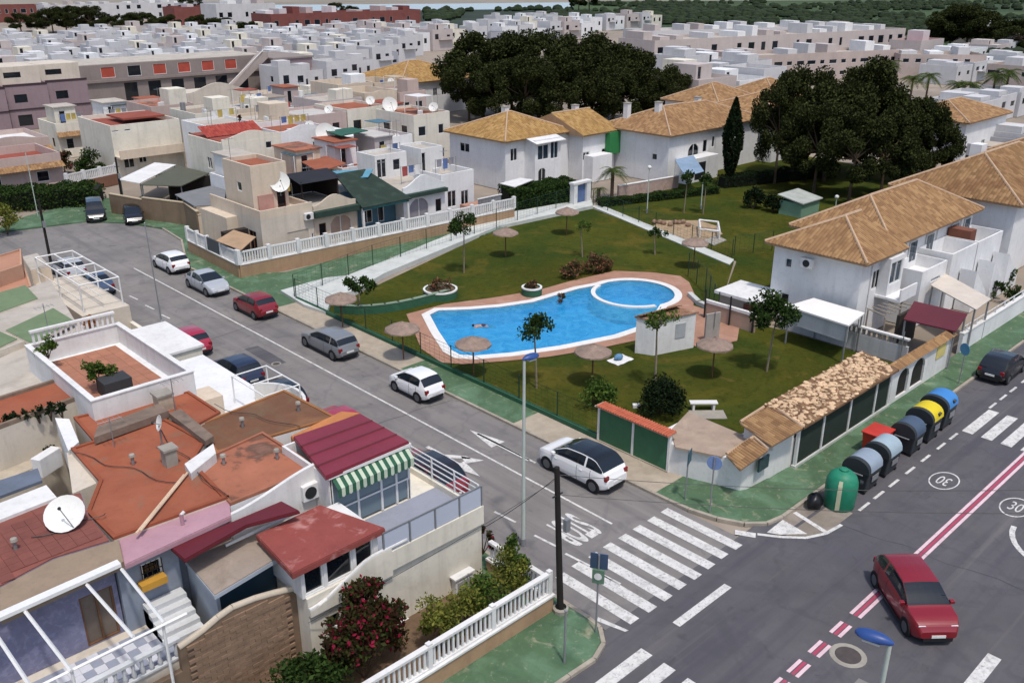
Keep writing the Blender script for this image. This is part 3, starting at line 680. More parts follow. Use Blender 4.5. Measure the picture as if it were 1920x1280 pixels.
def palm(x, y, h, r, label, seed, nf=26, group=None, drop=.6):
    t = thing('palm_tree', label, 'palm tree', (x, y, 0), group); rng = random.Random(seed)
    m = MB(); 
    for j in range(10):
        z0, z1 = h*j/10, h*(j+1)/10; m.tube((x, y, z0), (x, y, z1), .2 if j else .26, 8, .17)
    m.build('trunk', BARK, t)
    g = MB()
    for k in range(nf):
        a = 6.283*k/nf*3.1+rng.uniform(-.2,.2); up = rng.uniform(-.5, 1.1); L_ = r*rng.uniform(.85, 1.1); pts = []
        for s in range(7):
            u = s/6; rr = L_*u*math.cos(up*.6*(1-u*.3)); z = h+L_*(math.sin(up)*.75*u-drop*u*u)
            pts.append(Vector((x+rr*math.cos(a), y+rr*math.sin(a), z)))
        side = Vector((-math.sin(a), math.cos(a), 0))
        for s in range(6):
            p, q = pts[s], pts[s+1]
            for e in range(3):
                b0 = p.lerp(q, e/3); w = L_*.22*math.sin(math.pi*min(1, .15+(s+e/3)/6*.85))
                for sg in (-1, 1):
                    tip = b0+side*sg*w+(q-p).normalized()*w*.6-Vector((0,0,w*.45)); b1 = p.lerp(q, (e+.6)/3)
                    g.add([b0, b1, tip], [(0,1,2)])
    g.build('fronds', L_PALM, t); return t
palm(*pix(1147, 372), 3.1, 2.0, 'feathery palm beside the pale gate pillars', 61)
palm(*pix(1122, 378), 1.4, 1.2, 'short palm tucked left of the feathery palm', 62, 16)
GPALM = 'fan palms behind the grove at the far right'
for k, (px, py, top) in enumerate(((1604,190,125),(1658,190,112),(1705,195,140),(1735,190,135),(1790,205,150),(1812,207,152),(1855,208,135),(1878,210,128))):
    x, y = pix(px, py); d = math.hypot(x-CAM.x, y-CAM.y); h = 6
    for zz in range(20, 200):
        q = P(px, top+6, zz*.1)
        if math.hypot(q.x-CAM.x, q.y-CAM.y) <= d: h = zz*.1; break
    palm(x, y, h, 2.7, 'fan palm behind the grove, %s from the left of the palm row' % ORD[k], 70+k, 34, GPALM, drop=.6)

# ================================================================ PARASOLS, BENCHES, LAMPS, SIGNS
THATCH = M('thatch', C('#8f7c70'), .95, .25, 3, .8, 40, streak=.2)
def parasol(px, py, h=2.15, r=1.05, label='', tilt=0):
    x, y = pix(px, py); t = thing('thatched_parasol', label, 'parasol', (x, y, 0), 'thatched parasols on the pool lawn')
    m = MB(); rings = [(0, h+.42), (r*.35, h+.28), (r*.7, h+.12), (r, h-.04), (r*1.02, h-.14), (r*.9, h-.06), (0, h+.1)]
    m.lathe(rings, (x, y, 0), 22); rng = random.Random(int(px))
    m.v = [(a+rng.uniform(-.03,.03), b+rng.uniform(-.03,.03), c+rng.uniform(-.025,.025)) for a, b, c in m.v]
    m.build('canopy', THATCH, t, smooth=25)
    MB().tube((x,y,0),(x,y,h+.3),.045,8).build('pole', WOOD, t)
    rb = MB()
    for k in range(8): a = k*math.pi/4; rb.tube((x,y,h-.35),(x+r*.8*math.cos(a), y+r*.8*math.sin(a), h-.02),.018,4)
    rb.build('rib', WOOD, t); return t
parasol(1335, 708, label='thatched parasol on the lawn in front of the pool shower paving')
parasol(1110, 722, label='thatched parasol beside the white towel below the pool')
parasol(888, 706, label='thatched parasol at the lower left pool corner')
parasol(757, 676, label='thatched parasol squeezed between street fence and pool deck')
parasol(643, 616, label='thatched parasol before the curved green garden wall')
parasol(948, 482, label='thatched parasol in the dry lawn by the row house fence')
parasol(1062, 440, label='thatched parasol at the far tip of the lawn')
parasol(1300, 503, label='dark thatched parasol over the narrow path end')
# towel, bench, blue bag
x, y = pix(1162, 676)
t = thing('sunbather_towel', 'white towel spread on the lawn with a blue bag on it', 'towel', (x, y, 0))
m = MB()
for i in range(6):
    for j in range(4):
        f = lambda a, b: (x-.75+a*.25+.1*b/4, y-.5+b*.25, .045+.02*math.sin(a*2.1+b*1.7))
        m.add([f(i,j), f(i+1,j), f(i+1,j+1), f(i,j+1)], [(0,1,2,3)])
m.build('cloth', WHITE, t, smooth=True)
b = MB().ball((x, y+.1, .22), .34, .24, .2, 12, 6).build('beach_bag', M('blue_cloth', C('#5d86a8'), .9, .2, 6), smooth=True, origin=(x, y+.1, .04)); tag(b, 'blue beach bag lying on the white towel', 'bag')
x, y = pix(1318, 768)
t = thing('bench', 'white bench on the lawn right of the dark round bush', 'bench', (x, y, 0))
u = (math.cos(-.75), math.sin(-.75))
MB().obox((x,y,.42), u, 0,0, 1.5,.42,.07).build('seat', WHITE, t)
for k in (-.55,.55): MB().obox((x+u[0]*k, y+u[1]*k, 0), u, 0,0, .12,.36,.42).build('leg', WHITE, t)
sl = MB().obox((x-.35,y-.55,0), u, 0,0, 1.9,1.0,.05).build('bench_slab', CONC); tag(sl, 'pale concrete slab in the grass beside the white bench', 'slab')
x, y = pix(1392, 615)
t = thing('waste_bin', 'dark blue waste bin at the pool shower corner', 'bin', (x, y, 0))
MB().lathe([(.2,0),(.24,.75),(.2,.8),(0,.8)], (x,y,0), 14).build('body', M('navy_plastic', C('#252d55'), .5), t, smooth=True); MB().lathe([(.25,.72),(.25,.8),(.2,.81)], (x,y,0), 14).build('rim', DARK, t)
x, y = pix(1233, 766)
t = thing('lawn_stone', 'small white block lying beside the round dark bush', 'block', pix(1193, 764)+(0,)); xx, yy = pix(1193,764); MB().obox((xx,yy,0),u,0,0,.42,.28,.22).build('block_body', WHITE, t, bevel=.03)
# swimmer
def swimmer(px, py):
    x, y = pix(px, py); t = thing('person', 'swimmer floating face down in the blue pool with dark trunks', 'person', (x, y, 0))
    vs_ = [(0,0,0),(.28,0,.02),(.5,0,.03),(.62,0,.04),(.74,0,.05),(.5,.2,0),(.75,.34,-.02),(1.0,.28,-.04),(.5,-.2,0),(.3,-.42,-.03),(.08,-.5,-.05),(-.15,.1,-.02),(-.55,.16,-.04),(-.95,.14,-.06),(-.15,-.1,-.02),(-.55,-.16,-.05),(-.95,-.22,-.06),(-1.1,.14,-.07),(-1.1,-.24,-.07)]
    ed = [(0,1),(1,2),(2,3),(3,4),(2,5),(5,6),(6,7),(2,8),(8,9),(9,10),(0,11),(11,12),(12,13),(0,14),(14,15),(15,16),(13,17),(16,18)]
    rad = [.15,.14,.16,.06,.11,.07,.05,.035,.07,.05,.035,.1,.07,.045,.1,.07,.045,.03,.03]
    me = bpy.data.meshes.new('body'); me.from_pydata([(a, b_, c) for a, b_, c in vs_], ed, []); me.materials.append(M('skin', C('#b58a74'), .6, .1, 4))
    o = bpy.data.objects.new('body', me); COL.objects.link(o); o.parent = t; o.location = (0,0,-.03); o.rotation_euler = (0,0,2.5); t.scale = (.85,.85,.85)
    sk = o.modifiers.new('skin', 'SKIN'); ss = o.modifiers.new('sub', 'SUBSURF'); ss.levels = ss.render_levels = 2
    for i, r in enumerate(rad): me.skin_vertices[0].data[i].radius = (r, r)
    me.skin_vertices[0].data[0].use_root = True
    h = MB().ball((0,0,0), .115,.1,.1,10,6).build('hair', M('dark_hair', C('#2a1f1a')), None, smooth=True); h.parent = t; h.location = (math.cos(2.5)*.75, math.sin(2.5)*.75, .1)
    s = MB().ball((0,0,0), .2,.19,.12,12,6).build('swim_trunks', M('dark_cloth', C('#3b3550')), None, smooth=True); s.parent = t; s.location = (-math.cos(2.5)*.06, -math.sin(2.5)*.06, .06); s.rotation_euler = (0,0,2.5)
swimmer(905, 611)
# blue-headed street lamps
BLUEP = M('blue_paint', C('#2d4a86'), .4, .1, 2); LAMPP = M('lamp_pole_paint', C('#b3bcb4'), .5, .08, 2)
def street_lamp(x, y, h, arm, label, head=(1.5,.5,.28)):
    t = thing('street_lamp', label, 'street lamp', (x, y, 0)); a = Vector((arm[0], arm[1], 0)).normalized()
    m = MB(); m.tube((x,y,0),(x,y,h),.085,10,.055); m.build('pole', LAMPP, t, smooth=True)
    MB().tube((x,y,0),(x,y,.35),.13,10,.11).build('base_cover', GREY, t)
    L_, W_, H_ = head; m = MB(); prof = [(-.18,.0,.12),(.0,.5,.6),(.35,.92,.95),(.75,1,1),(1.1,.95,.9),(1.35,.7,.65),(1.5,.25,.3)]
    rings = []
    for (s, w, hh) in prof:
        c = Vector((x,y,h))+a*s*L_/1.5; sd_ = Vector((-a.y, a.x, 0)); ring = []
        for k in range(12):
            an = 6.283*k/12; zz = math.sin(an); ring.append(c+sd_*math.cos(an)*W_/2*max(.15,w)+Vector((0,0,(zz*H_*.65*max(.2,hh) if zz > 0 else zz*H_*.25*max(.2,hh))+.05)))
        rings.append(ring)
    for r in rings: m.v += [tuple(p) for p in r]
    for j in range(len(rings)-1):
        for k in range(12): m.f.append((j*12+k, j*12+(k+1) % 12, (j+1)*12+(k+1) % 12, (j+1)*12+k))
    m.f += [tuple(range(12)), tuple(range((len(rings)-1)*12, len(rings)*12))]
    m.build('lamp_head', BLUEP, t, smooth=50)
    c = Vector((x,y,h-.07))+a*L_*.5; MB().obox((c.x,c.y,c.z),(a.x,a.y),0,0,L_*.5,W_*.6,.05).build('diffuser', glass_mat('lamp_diffuser','#c9cdc8',.3), t); return t
x, y = pix(981, 1022); street_lamp(x, y, 8.35, (math.cos(HEAD-.9), math.sin(HEAD-.9)), 'tall pale street lamp with a blue head at the side street kerb', (.7,.36,.24))
q = P(1668, 1208, 8.4); street_lamp(q.x, q.y, 8.4, (-math.sin(HEAD)*.8+math.cos(HEAD)*.5, math.cos(HEAD)*.8+math.sin(HEAD)*.5), 'pale street lamp seen from above, its blue head beside the red car', (.74,.36,.24))
def old_lamp(px, py, h, label):
    x, y = pix(px, py); t = thing('street_lamp', label, 'street lamp', (x, y, 0))
    MB().tube((x,y,0),(x,y,h),.06,8,.04).build('pole', LAMPP, t); MB().tube((x,y,0),(x,y,.4),.1,8).build('base_cover', GREY, t)
    MB().ball((x,y,h+.15),.2,.2,.2,12,8).build('lamp_globe', WHITE, t, smooth=True); return t
def thin_post(px, py, h, label, r=.045, mat=None, name='pole', cat='pole', lean=(0,0)):
    x, y = pix(px, py); t = thing(name, label, cat, (x, y, 0)); MB().tube((x,y,0),(x+lean[0],y+lean[1],h),r,8,r*.85).build('shaft', mat or GREY, t)
    MB().lathe([(r*2.4,0),(r*2.4,.04),(r*1.2,.1)],(x,y,.0),10).build('base_plate', mat or GREY, t); MB().ball((x+lean[0],y+lean[1],h),r*1.3,r*1.3,r*1.2,8,5).build('cap', mat or GREY, t); return t
for k, (px, py, pt, lab) in enumerate(((1213,400,318,'white globe lamp on the far lawn before the pink house'),(1314,392,335,'globe lamp on the far lawn, the one nearest the cypress'),(935,205,150,'globe lamp against the dark pines behind the tan roofs'),(1005,205,180,'globe lamp beside the chimney of the tan terrace roof'),(1205,225,175,'globe lamp behind the ridge before the dark pines'),(1716,345,285,'globe lamp shining white against the dark grove'),(1565,400,372,'short white globe lamp by the green shed'))):
    x, y = pix(px, py); d = math.hypot(x-CAM.x, y-CAM.y); h = 4
    for zz in range(10, 160):
        q = P(px, pt, zz*.1)
        if math.hypot(q.x-CAM.x, q.y-CAM.y) <= d: h = zz*.1; break
    old_lamp(px, py, h, lab)
# utility poles and wires
def pole_black(px, py, h, label, lean=(0,0), r=.13):
    x, y = pix(px, py); t = thing('utility_pole', label, 'utility pole', (x, y, 0))
    MB().tube((x,y,0),(x+lean[0],y+lean[1],h),r,9,r*.75).build('shaft', M('tarred_wood', C('#231f1c'), .9, .2, 4), t)
    m = MB(); m.tube((x+lean[0]*.8-.25,y+lean[1]*.8,h*.82),(x+lean[0]*.8+.25,y+lean[1]*.8,h*.82),.03,6)
    m.build('bracket', DARK, t); MB().obox((x+.02,y-.18,h*.6),(1,0),0,0,.22,.16,.5).build('junction_box', GREY, t)
    MB().lathe([(.28,0),(.3,.28),(.22,.34)],(x,y,0),10).build('footing', CONC, t); return Vector((x+lean[0], y+lean[1], h))
pA = pole_black(1051, 1150, 6.15, 'black tarred utility pole at the zebra crossing corner', (-.1,.25))
def wire(a, b, sag, label, group=None):
    a = Vector(a); b = Vector(b); pts = [a.lerp(b, i/16)-Vector((0,0,sag*4*(i/16)*(1-i/16))) for i in range(17)]
    o = MB().path(pts, .012, 4).build('overhead_cable', DARK, origin=a); tag(o, label, 'cable', group); return o
wire(pA-Vector((0,0,.3)), P(2100, 913, 6.0), .35, 'upper thin overhead cable running over the bins to the right')
wire(pA-Vector((0,0,1.1)), P(2100, 960, 5.0), .3, 'lower thin overhead cable running over the crossing to the right')
wire(pA-Vector((0,0,.4)), (-9.7, 3.0, 2.3), .1, 'dark cable from the black pole down to the cream house wall')
wire(pA-Vector((0,0,.5)), (-17.4, 2.98, 2.2), .15, 'dark cable from the black pole to the house behind the red bush')
for (px, py, h, lab) in ((232,392,5.2,'dark pole before the brown wall at the end of the street'),(97,500,5.5,'dark leaning pole by the house corner at the street bend'),(1890,480,6.5,'black pole in front of the white wall of the far right house')):
    pole_black(px, py, h, lab, (0,0), .12)
thin_post(303, 602, 6.8, 'thin grey pole at the left kerb of the side street', lean=(0,.3)); thin_post(72, 408, 6.2, 'pale thin pole before the long hedge at the top left', mat=LAMPP)
thin_post(1058, 1247, 2.3, 'thin galvanised post on the green pavement beside the black pole')
# traffic signs seen from behind and from the side
def sign(x, y, h, ang, shape, face, label, w=.6, back=GREY, second=None):
    t = thing('traffic_sign', label, 'traffic sign', (x, y, 0)); MB().tube((x,y,0),(x,y,h),.035,8).build('post', GREY, t)
    n = Vector((math.cos(ang), math.sin(ang), 0)); s = Vector((-n.y, n.x, 0)); c = Vector((x,y,h-w/2))+n*.06
    if shape == 'round': pts = [c+s*math.cos(a)*w/2+Vector((0,0,math.sin(a)*w/2)) for a in [6.283*k/20 for k in range(20)]]
    elif shape == 'oct': pts = [c+s*math.cos(a)*w/2+Vector((0,0,math.sin(a)*w/2)) for a in [6.283*(k+.5)/8 for k in range(8)]]
    else: pts = [c+s*a*w/2+Vector((0,0,b*w/2)) for a, b in ((-1,-1),(1,-1),(1,1),(-1,1))]
    MB().ext(pts, -n*.025).build('panel_back', back, t); MB().ext([p+n*.002 for p in pts], n*.006).build('panel_face', face, t)
    if second:
        c2 = Vector((x,y,h-w-.55)); MB().obox(tuple(c2),(n.x,n.y),0,0,.12,.42,.55).build('lower_panel', M('sign_green', C('#5e7a66'), .6), t)
        MB().lathe([(0,0),(.14,0),(.14,.01),(0,.012)], (0,0,0), 14).build('round_plate', WHITE, t, origin=(0,0,0)).matrix_basis = Matrix.Translation(Vector((0,0,h-w-.25))-n*.075) @ Vector((0,0,1)).rotation_difference(-n).to_matrix().to_4x4()
    return t
BLUES = M('sign_blue', C('#3c63a6'), .5); 
x, y = pix(1117, 1190); sign(x, y, 3.45, 0.55, 'sq', BLUES, 'blue crossing sign above a green backed plate at the zebra crossing', .62, M('sign_back', C('#3b4d66'), .5), True)
x, y = pix(1284, 940); sign(x, y, 2.6, -1.2, 'sq', M('sign_teal', C('#2f5560'), .5), 'dark teal sign on a post, left of the two before the white corner wall', .62, M('sign_back2', C('#3d5a62'), .5))
x, y = pix(1330, 965); sign(x, y, 2.9, 0.4, 'round', BLUES, 'round blue sign on a post, right of the two before the white corner wall', .66, M('sign_back3', C('#6f87b3'), .5))
x, y = pix(1797, 722); sign(x, y, 2.6, 2.7, 'round', M('sign_teal2', C('#4d87a8'), .5), 'blue sign on a post beside the black parked car', .7, M('sign_back4', C('#4d7f9c'), .5))
# ================================================================ CARS
TYRE = M('tyre', C('#17171a'), .85, .1, 3); RIMM = M('alloy', C('#6d7074'), .4, .05, 2, metal=.6); TRIM = M('black_trim', C('#1d1e20'), .6, .1, 3)
CARGL = glass_mat('car_glass', '#1a2128', .03); HEADL = glass_mat('headlight_glass', '#d6dade', .1); TAILL = glass_mat('taillight_glass', '#7c1016', .15); PLATE = M('number_plate', C('#d8d8d4'), .5, .05)
def paint(name, h, rough=.32): return M(name, C(h), rough, .04, 1, coat=.7, spec=.5, fine=0)
CAR = {  # length, half width, belt, roof height, hood height at nose, greenhouse: rear base, rear roof, front roof, screen base (from the middle)
 'small': (3.55,.81,.92,1.49,.80,-1.62,-1.15,.25,1.0), 'hatch': (4.0,.86,.94,1.48,.76,-1.86,-1.35,.25,1.08), 'suv': (4.4,.91,1.06,1.64,.92,-2.05,-1.5,.3,1.2),
 'wagon': (4.6,.88,.94,1.47,.76,-2.2,-1.8,.2,1.08), 'sedan': (4.4,.87,.94,1.44,.76,-1.75,-1.0,.25,1.12), 'van': (4.4,.9,1.02,1.8,.85,-2.1,-1.85,.55,1.4)}
def car(kind, x, y, ang, paintm, label, roofm=None, group=None):
    L_, w, belt, rh, nose, r0, r1, f1, f0 = CAR[kind]; h = L_/2; t = thing('parked_car', label, 'car', (0,0,0), group)
    zsb = belt-.02
    tp = [(-h, belt*.62), (-h+.05, belt*.88), (-h+.14, belt*.99), (r0+.02, belt+.04), (r0+(r1-r0)*.5, (belt+rh)/2+.03), (r1, rh-.06), (r1+.25, rh-.01), ((r1+f1)/2, rh+.01), (f1, rh-.05), ((f1+f0)/2, (belt+rh)/2+.03), (f0, belt+.06), (f0+.12, belt+.02), ((f0+h)/2, (belt+nose)/2+.04), (h-.25, nose+.02), (h-.08, nose-.1), (h, nose-.3)]
    if kind == 'sedan': tp[3:4] = [(-h+.3, belt+.03), (r0, belt+.06)]
    def lin(P_, x):
        for (xa, za), (xb, zb_) in zip(P_[:-1], P_[1:]):
            if x <= xb: return za+(zb_-za)*max(0, (x-xa))/max(1e-6, xb-xa)
        return P_[-1][1]
    def top(x): return sum(lin(tp, min(h, max(-h, x+d))) for d in (-.08,-.04,0,.04,.08))/5
    def wid(x):
        e = max(0, (abs(x)-(h-.75))/.75); return w*(1-.26*e**2.6)*(1-.02*(x/h)**2)
    def bot(x):
        e = max(0, (abs(x)-(h-.55))/.55); return .19+.2*e**2
    N_ = 52; LO = ((0,.84),(.1,.95),(.35,1.0),(.62,1.0),(.85,.985),(1,.945)); GH = (0,.12,.4,.7,.92,1); RF = (.93,.75,.4,0)
    xs = [-h+2*h*(.5-.5*math.cos(math.pi*(i/N_)**1.0))*1.0 for i in range(N_+1)]; xs = [.6*x+.4*(-h+2*h*i/N_) for i, x in enumerate(xs)]
    rings = []
    for x_ in xs:
        W = wid(x_); zt = top(x_); zs = min(zsb+.05*(-x_/h), zt-.035); zb = min(bot(x_), zs-.1); half = []
        g = min(1, max(0, (zt-zs)/(rh-belt)))
        wtop = .93-.2*g
        for f_, k_ in LO: half.append((W*k_, zb+(zs-zb)*f_))
        for f_ in GH[1:]: half.append((W*(.945+(wtop-.945)*(f_**1.15)), zs+(zt-zs-.03*(.3+g))*f_))
        for f_ in RF: half.append((W*wtop*f_, zt-.03*(.3+g)*(f_**2)*.9))
        rings.append([(x_, a_, z_) for a_, z_ in half]+[(x_, -a_, z_) for a_, z_ in half[-2::-1]])
    k = len(rings[0]); nl = len(LO)-1; ng = len(GH)-1; mid = (k-1)//2
    PARTS = {}
    def put(nm, q): PARTS.setdefault(nm, MB()).add(q, [(0,1,2,3)])
    for j in range(N_):
        xa, xb = xs[j], xs[j+1]; xm = (xa+xb)/2; gl = top(xm)-(zsb+.05*(-xm/h))
        for i in range(k-1):
            ii = min(i, k-2-i); q = [rings[j][i], rings[j+1][i], rings[j+1][i+1], rings[j][i+1]]; sd_ = 0 if i < mid else 1
            nm = 'body'
            if nl <= ii < nl+ng:
                band = ii-nl
                if gl > .13 and band in (1,2,3) and r0+.12 < xm < f0-.08:
                    bp = (r1+f1)/2+.12; cp = r1+.12 if kind in ('hatch','small','sedan') else r1+.55
                    if abs(xm-bp) < .05: nm = 'pillar'
                    elif kind in ('hatch','small') and xm < r1-.02: nm = 'body'
                    elif abs(xm-cp) < .06 and kind not in ('hatch','small'): nm = 'body'
                    else: nm = 'side_window%d%d' % (sd_, 0 if xm > bp else (1 if xm > cp or kind in ('hatch','small') else 2))
            elif ii >= nl+ng:
                if f1+.03 < xm < f0-.02: nm = 'windscreen' if not (ii == nl+ng and False) else 'body'
                elif r0+.1 < xm < r1-.03: nm = 'rear_window'
                elif r1-.03 <= xm <= f1+.03: nm = 'roof'
            put(nm, q)
    PARTS['body'].poly(rings[0]); PARTS['body'].poly(rings[-1])
    for nm, mm in PARTS.items():
        pm_ = roofm or paintm if nm == 'roof' else CARGL if 'window' in nm or nm == 'windscreen' else TRIM if nm == 'pillar' else paintm
        mm.build('side_window' if nm.startswith('side') else nm, pm_, t, smooth=42)
    for sx_ in (f0-.12, (r1+f1)/2+.12, r1+.2):
        W = wid(sx_); zs = min(zsb+.05*(-sx_/h), top(sx_)-.035); zb = bot(sx_)
        for s in (-1, 1):
            m = MB(); pp_ = [(sx_, s*(W*k_+.003), zb+(zs-zb)*f_) for f_, k_ in LO[1:]]
            for a_, b_ in zip(pp_[:-1], pp_[1:]): m.add([(a_[0]-.011,a_[1],a_[2]),(a_[0]+.011,a_[1],a_[2]),(b_[0]+.011,b_[1],b_[2]),(b_[0]-.011,b_[1],b_[2])], [(0,1,2,3)])
            m.build('door_seam', TRIM, t)
            if sx_ > r1+.25: MB().box(sx_-.34, s*(W*.985), zs-.17, sx_-.16, s*(W*1.0+.012), zs-.14).build('door_handle', paintm, t)
    wr = .31 if kind in ('small','hatch') else .335; ax = (h-.78, -h+.72)
    for xx in ax:
        for s in (-1, 1):
            yy = s*(w-.1)
            MB().add([(xx+(wr+.05)*math.cos(a), s*(w*.93), max(.16, wr+(wr+.05)*math.sin(a))) for a in [6.283*i/18 for i in range(18)]]+[(xx+(wr+.05)*math.cos(a), s*(w*.997), max(.16, wr+(wr+.05)*math.sin(a))) for a in [6.283*i/18 for i in range(18)]], [tuple(range(18)), tuple(range(18,36))]+[(i,(i+1)%18,18+(i+1)%18,18+i) for i in range(18)]).build('wheel_arch', TRIM, t)
            m = MB().tube((xx, yy-.1, wr), (xx, yy+.12 if s > 0 else yy-.12, wr), wr, 18) if False else MB().tube((xx, yy-s*.1, wr), (xx, yy+s*.105, wr), wr, 18)
            o = m.build('wheel', TYRE, t, smooth=30); MB().tube((xx, yy+s*.09, wr), (xx, yy+s*.112, wr), wr*.66, 14).build('rim', RIMM, o)
    for s in (-1, 1):
        def cap(name, mat, x0, x1, y0, y1, z0, z1): MB().box(x0, s*y0, z0, x1, s*y1, z1).build(name, mat, t, bevel=.02)
        cap('headlight', HEADL, h-.4, h-.13, w*.5, w*.8, nose-.2, nose-.06); cap('taillight', TAILL, -h+.03, -h+.2, w*.58, w*.84, belt-.3, belt-.06)
        cap('wing_mirror', paintm, f0-.3, f0-.14, w*.93, w*1.13, belt-.02, belt+.11)
        MB().box(-h+1.1, s*w*.9, .17, h-1.15, s*w*.99, .27).build('sill', TRIM, t)
    MB().box(h-.06, -.26, .42, h+.025, .26, .53).build('number_plate', PLATE, t); MB().box(-h-.02, -.26, .52, -h+.06, .26, .63).build('number_plate', PLATE, t)
    MB().box(h-.2, -w*.6, .24, h+.006, w*.6, .4).build('bumper', TRIM, t); MB().box(-h-.006, -w*.6, .26, -h+.2, w*.6, .44).build('bumper', TRIM, t)
    t.location = (x, y, .012); t.rotation_euler = (0,0,ang); return t
UP, DN = math.pi/2, -math.pi/2
GC = 'cars parked along the side street'
PW = paint('white_car_paint', '#e6e6e6'); PK = paint('black_car_paint', '#121316', .25); PR = paint('red_car_paint', '#7e0e1c'); PG = paint('grey_car_paint', '#76797c'); PS = paint('silver_car_paint', '#a7abb0'); PN = paint('navy_car_paint', '#1d2740'); PB = paint('blue_car_paint', '#3b4c66'); PM = paint('magenta_car_paint', '#a01a38')
car('suv', -.98, 5.75, UP, PW, 'white car with a black roof parked beside the orange tiled screen', paint('black_roof_paint','#0f1012',.25), GC)
car('small', -1.08, 18.25, UP, PW, 'small rounded white car parked by the green pavement strip', None, GC)
car('wagon', -1.15, 27.0, UP, PG, 'grey estate car parked beside the pool fence', None, GC)
car('hatch', -1.15, 36.4, UP, PR, 'red hatchback on the fence side, between silver saloon and grey estate', None, GC)
car('sedan', -1.3, 43.3, DN, PS, 'silver saloon parked nose to the camera before the white balustrade', None, GC)
car('hatch', -1.0, 50.2, UP, PW, 'white hatchback parked ahead of the silver saloon', None, GC)
def carp(kind, a, b, pm, label, roofm=None, group=None):
    """a car whose rear and front middle points are seen at pixels a and b on the ground"""
    p, q = P(*a), P(*b); c = (p+q)/2; return car(kind, c.x, c.y, math.atan2(q.y-p.y, q.x-p.x), pm, label, roofm, group)
carp('van', (178,392), (184,428), PK, 'black van parked facing the camera at the head of the street', group=GC)
carp('hatch', (246,400), (257,430), PK, 'black hatchback parked before the white gate at the street end', group=GC)
car('hatch', -12.6, 66.8, -.35, PS, 'silver car parked in the bend at the far left', None, GC)
car('hatch', -16.2, 66.5, -.5, PN, 'dark blue car at the far left edge under the olive tree', None, GC)
car('sedan', -7.5, 49.0, UP, PB, 'dark blue saloon half hidden by the white pergola', None, GC)
car('hatch', -7.6, 54.0, UP, PS, 'silver blue car parked ahead of the blue saloon on the left kerb', None, GC)
car('hatch', -7.55, 33.3, UP, PM, 'red car parked beside the white wall on the left kerb', None, GC)
car('hatch', -7.5, 26.9, UP, PN, 'navy car parked beside the white bar pergola', None, GC)
car('hatch', -7.5, 22.2, UP, PK, 'black car parked behind the brown flat roof', None, GC)
car('hatch', -7.1, 17.0, UP, PM, 'crimson car almost hidden behind the maroon metal roof', None, GC)
car('suv', -7.0, 9.9, UP, PR, 'red car with dark windows beside the glazed roof room', paint('dark_roof_paint','#1c1518',.25), GC)
_p = P(1708,1142); c = car('suv', _p.x, _p.y, -2.3, PR, 'dark red car driving over the main road junction'); c.name = 'moving_car'; c.scale = (.93,.97,.95)
car('hatch', 25.6, -3.5, 0.02, PK, 'black hatchback parked in line with the recycling bins')

# ================================================================ RECYCLING BINS
BINB = M('bin_body_plastic', C('#2e3336'), .6, .15, 3); GIG = M('igloo_plastic', C('#1f7a5c'), .5, .12, 2, stain=[('#3a8f74', .9, .5, .7, .5)])
GB = 'recycling containers along the kerb'
def vault_bin(x, y, lid, label, w=1.35, d=1.25, ht=1.75, body=BINB, slot=None):
    t = thing('recycling_container', label, 'container', (x, y, 0), GB); z1 = ht-.62
    MB().add([(x-w*.44,y-d*.42,.12),(x+w*.44,y-d*.42,.12),(x+w*.44,y+d*.42,.12),(x-w*.44,y+d*.42,.12),(x-w/2,y-d/2,z1),(x+w/2,y-d/2,z1),(x+w/2,y+d/2,z1),(x-w/2,y+d/2,z1)], [(3,2,1,0),(4,5,6,7),(0,1,5,4),(1,2,6,5),(2,3,7,6),(3,0,4,7)]).build('body', body, t, bevel=.05)
    n = 12; arcp = [(y-d/2*math.cos(math.pi*i/n)*1.02, z1+.62*math.sin(math.pi*i/n)**.8) for i in range(n+1)]
    m = MB(); m.v = [(x-w*.36, a, b) for a, b in arcp]+[(x+w*.5, a, b) for a, b in arcp]; m.f = [(i, i+1, n+2+i, n+1+i) for i in range(n)]+[tuple(range(n+1))[::-1], tuple(range(n+1, 2*n+2))]
    m.build('lid', lid, t, smooth=30)
    m = MB(); m.v = [(x-w*.52, y+(a-y)*1.03, z1+(b-z1)*1.0-.02) for a, b in arcp]+[(x-w*.362, y+(a-y)*1.03, z1+(b-z1)*1.02) for a, b in arcp]; m.f = [(i, i+1, n+2+i, n+1+i) for i in range(n)]+[tuple(range(n+1))[::-1], tuple(range(n+1, 2*n+2))]
    m.build('end_hood', body, t, smooth=30)
    for sx in (-.4, .4):
        for sy in (-.36, .36): MB().tube((x+w*sx-.05, y+d*sy, .1), (x+w*sx+.05, y+d*sy, .1), .1, 10).build('wheel', TYRE, t)
    MB().box(x-w*.2, y-d*.5-.03, z1*.55, x+w*.25, y-d*.5+.0, z1*.8).build('notice_plate', GREY, t)
    for sx in (-.53, .53): MB().tube((x+w*sx, y-d*.3, z1-.1), (x+w*sx, y+d*.3, z1-.1), .035, 6).build('lifting_bar', GREY, t)
    if slot: MB().tube((x+w*.1, y-d*.44, z1+.3), (x+w*.1, y-d*.52, z1+.26), .13, 10).build('slot', DARK, t)
    return t
LG1 = M('lid_grey', C('#8b98a6'), .5, .08, 2); LG2 = M('lid_pale_blue', C('#97a9b3'), .5, .08, 2); LG3 = M('lid_slate', C('#46566a'), .5, .08, 2); LY = M('lid_yellow', C('#d3bd1e'), .5, .06, 2); LB = M('lid_blue', C('#3f7fbf'), .5, .06, 2)
vault_bin(7.55, -3.85, LG1, 'recycling container with a lilac grey lid next to the green igloo', 1.35, 1.25, 1.72)
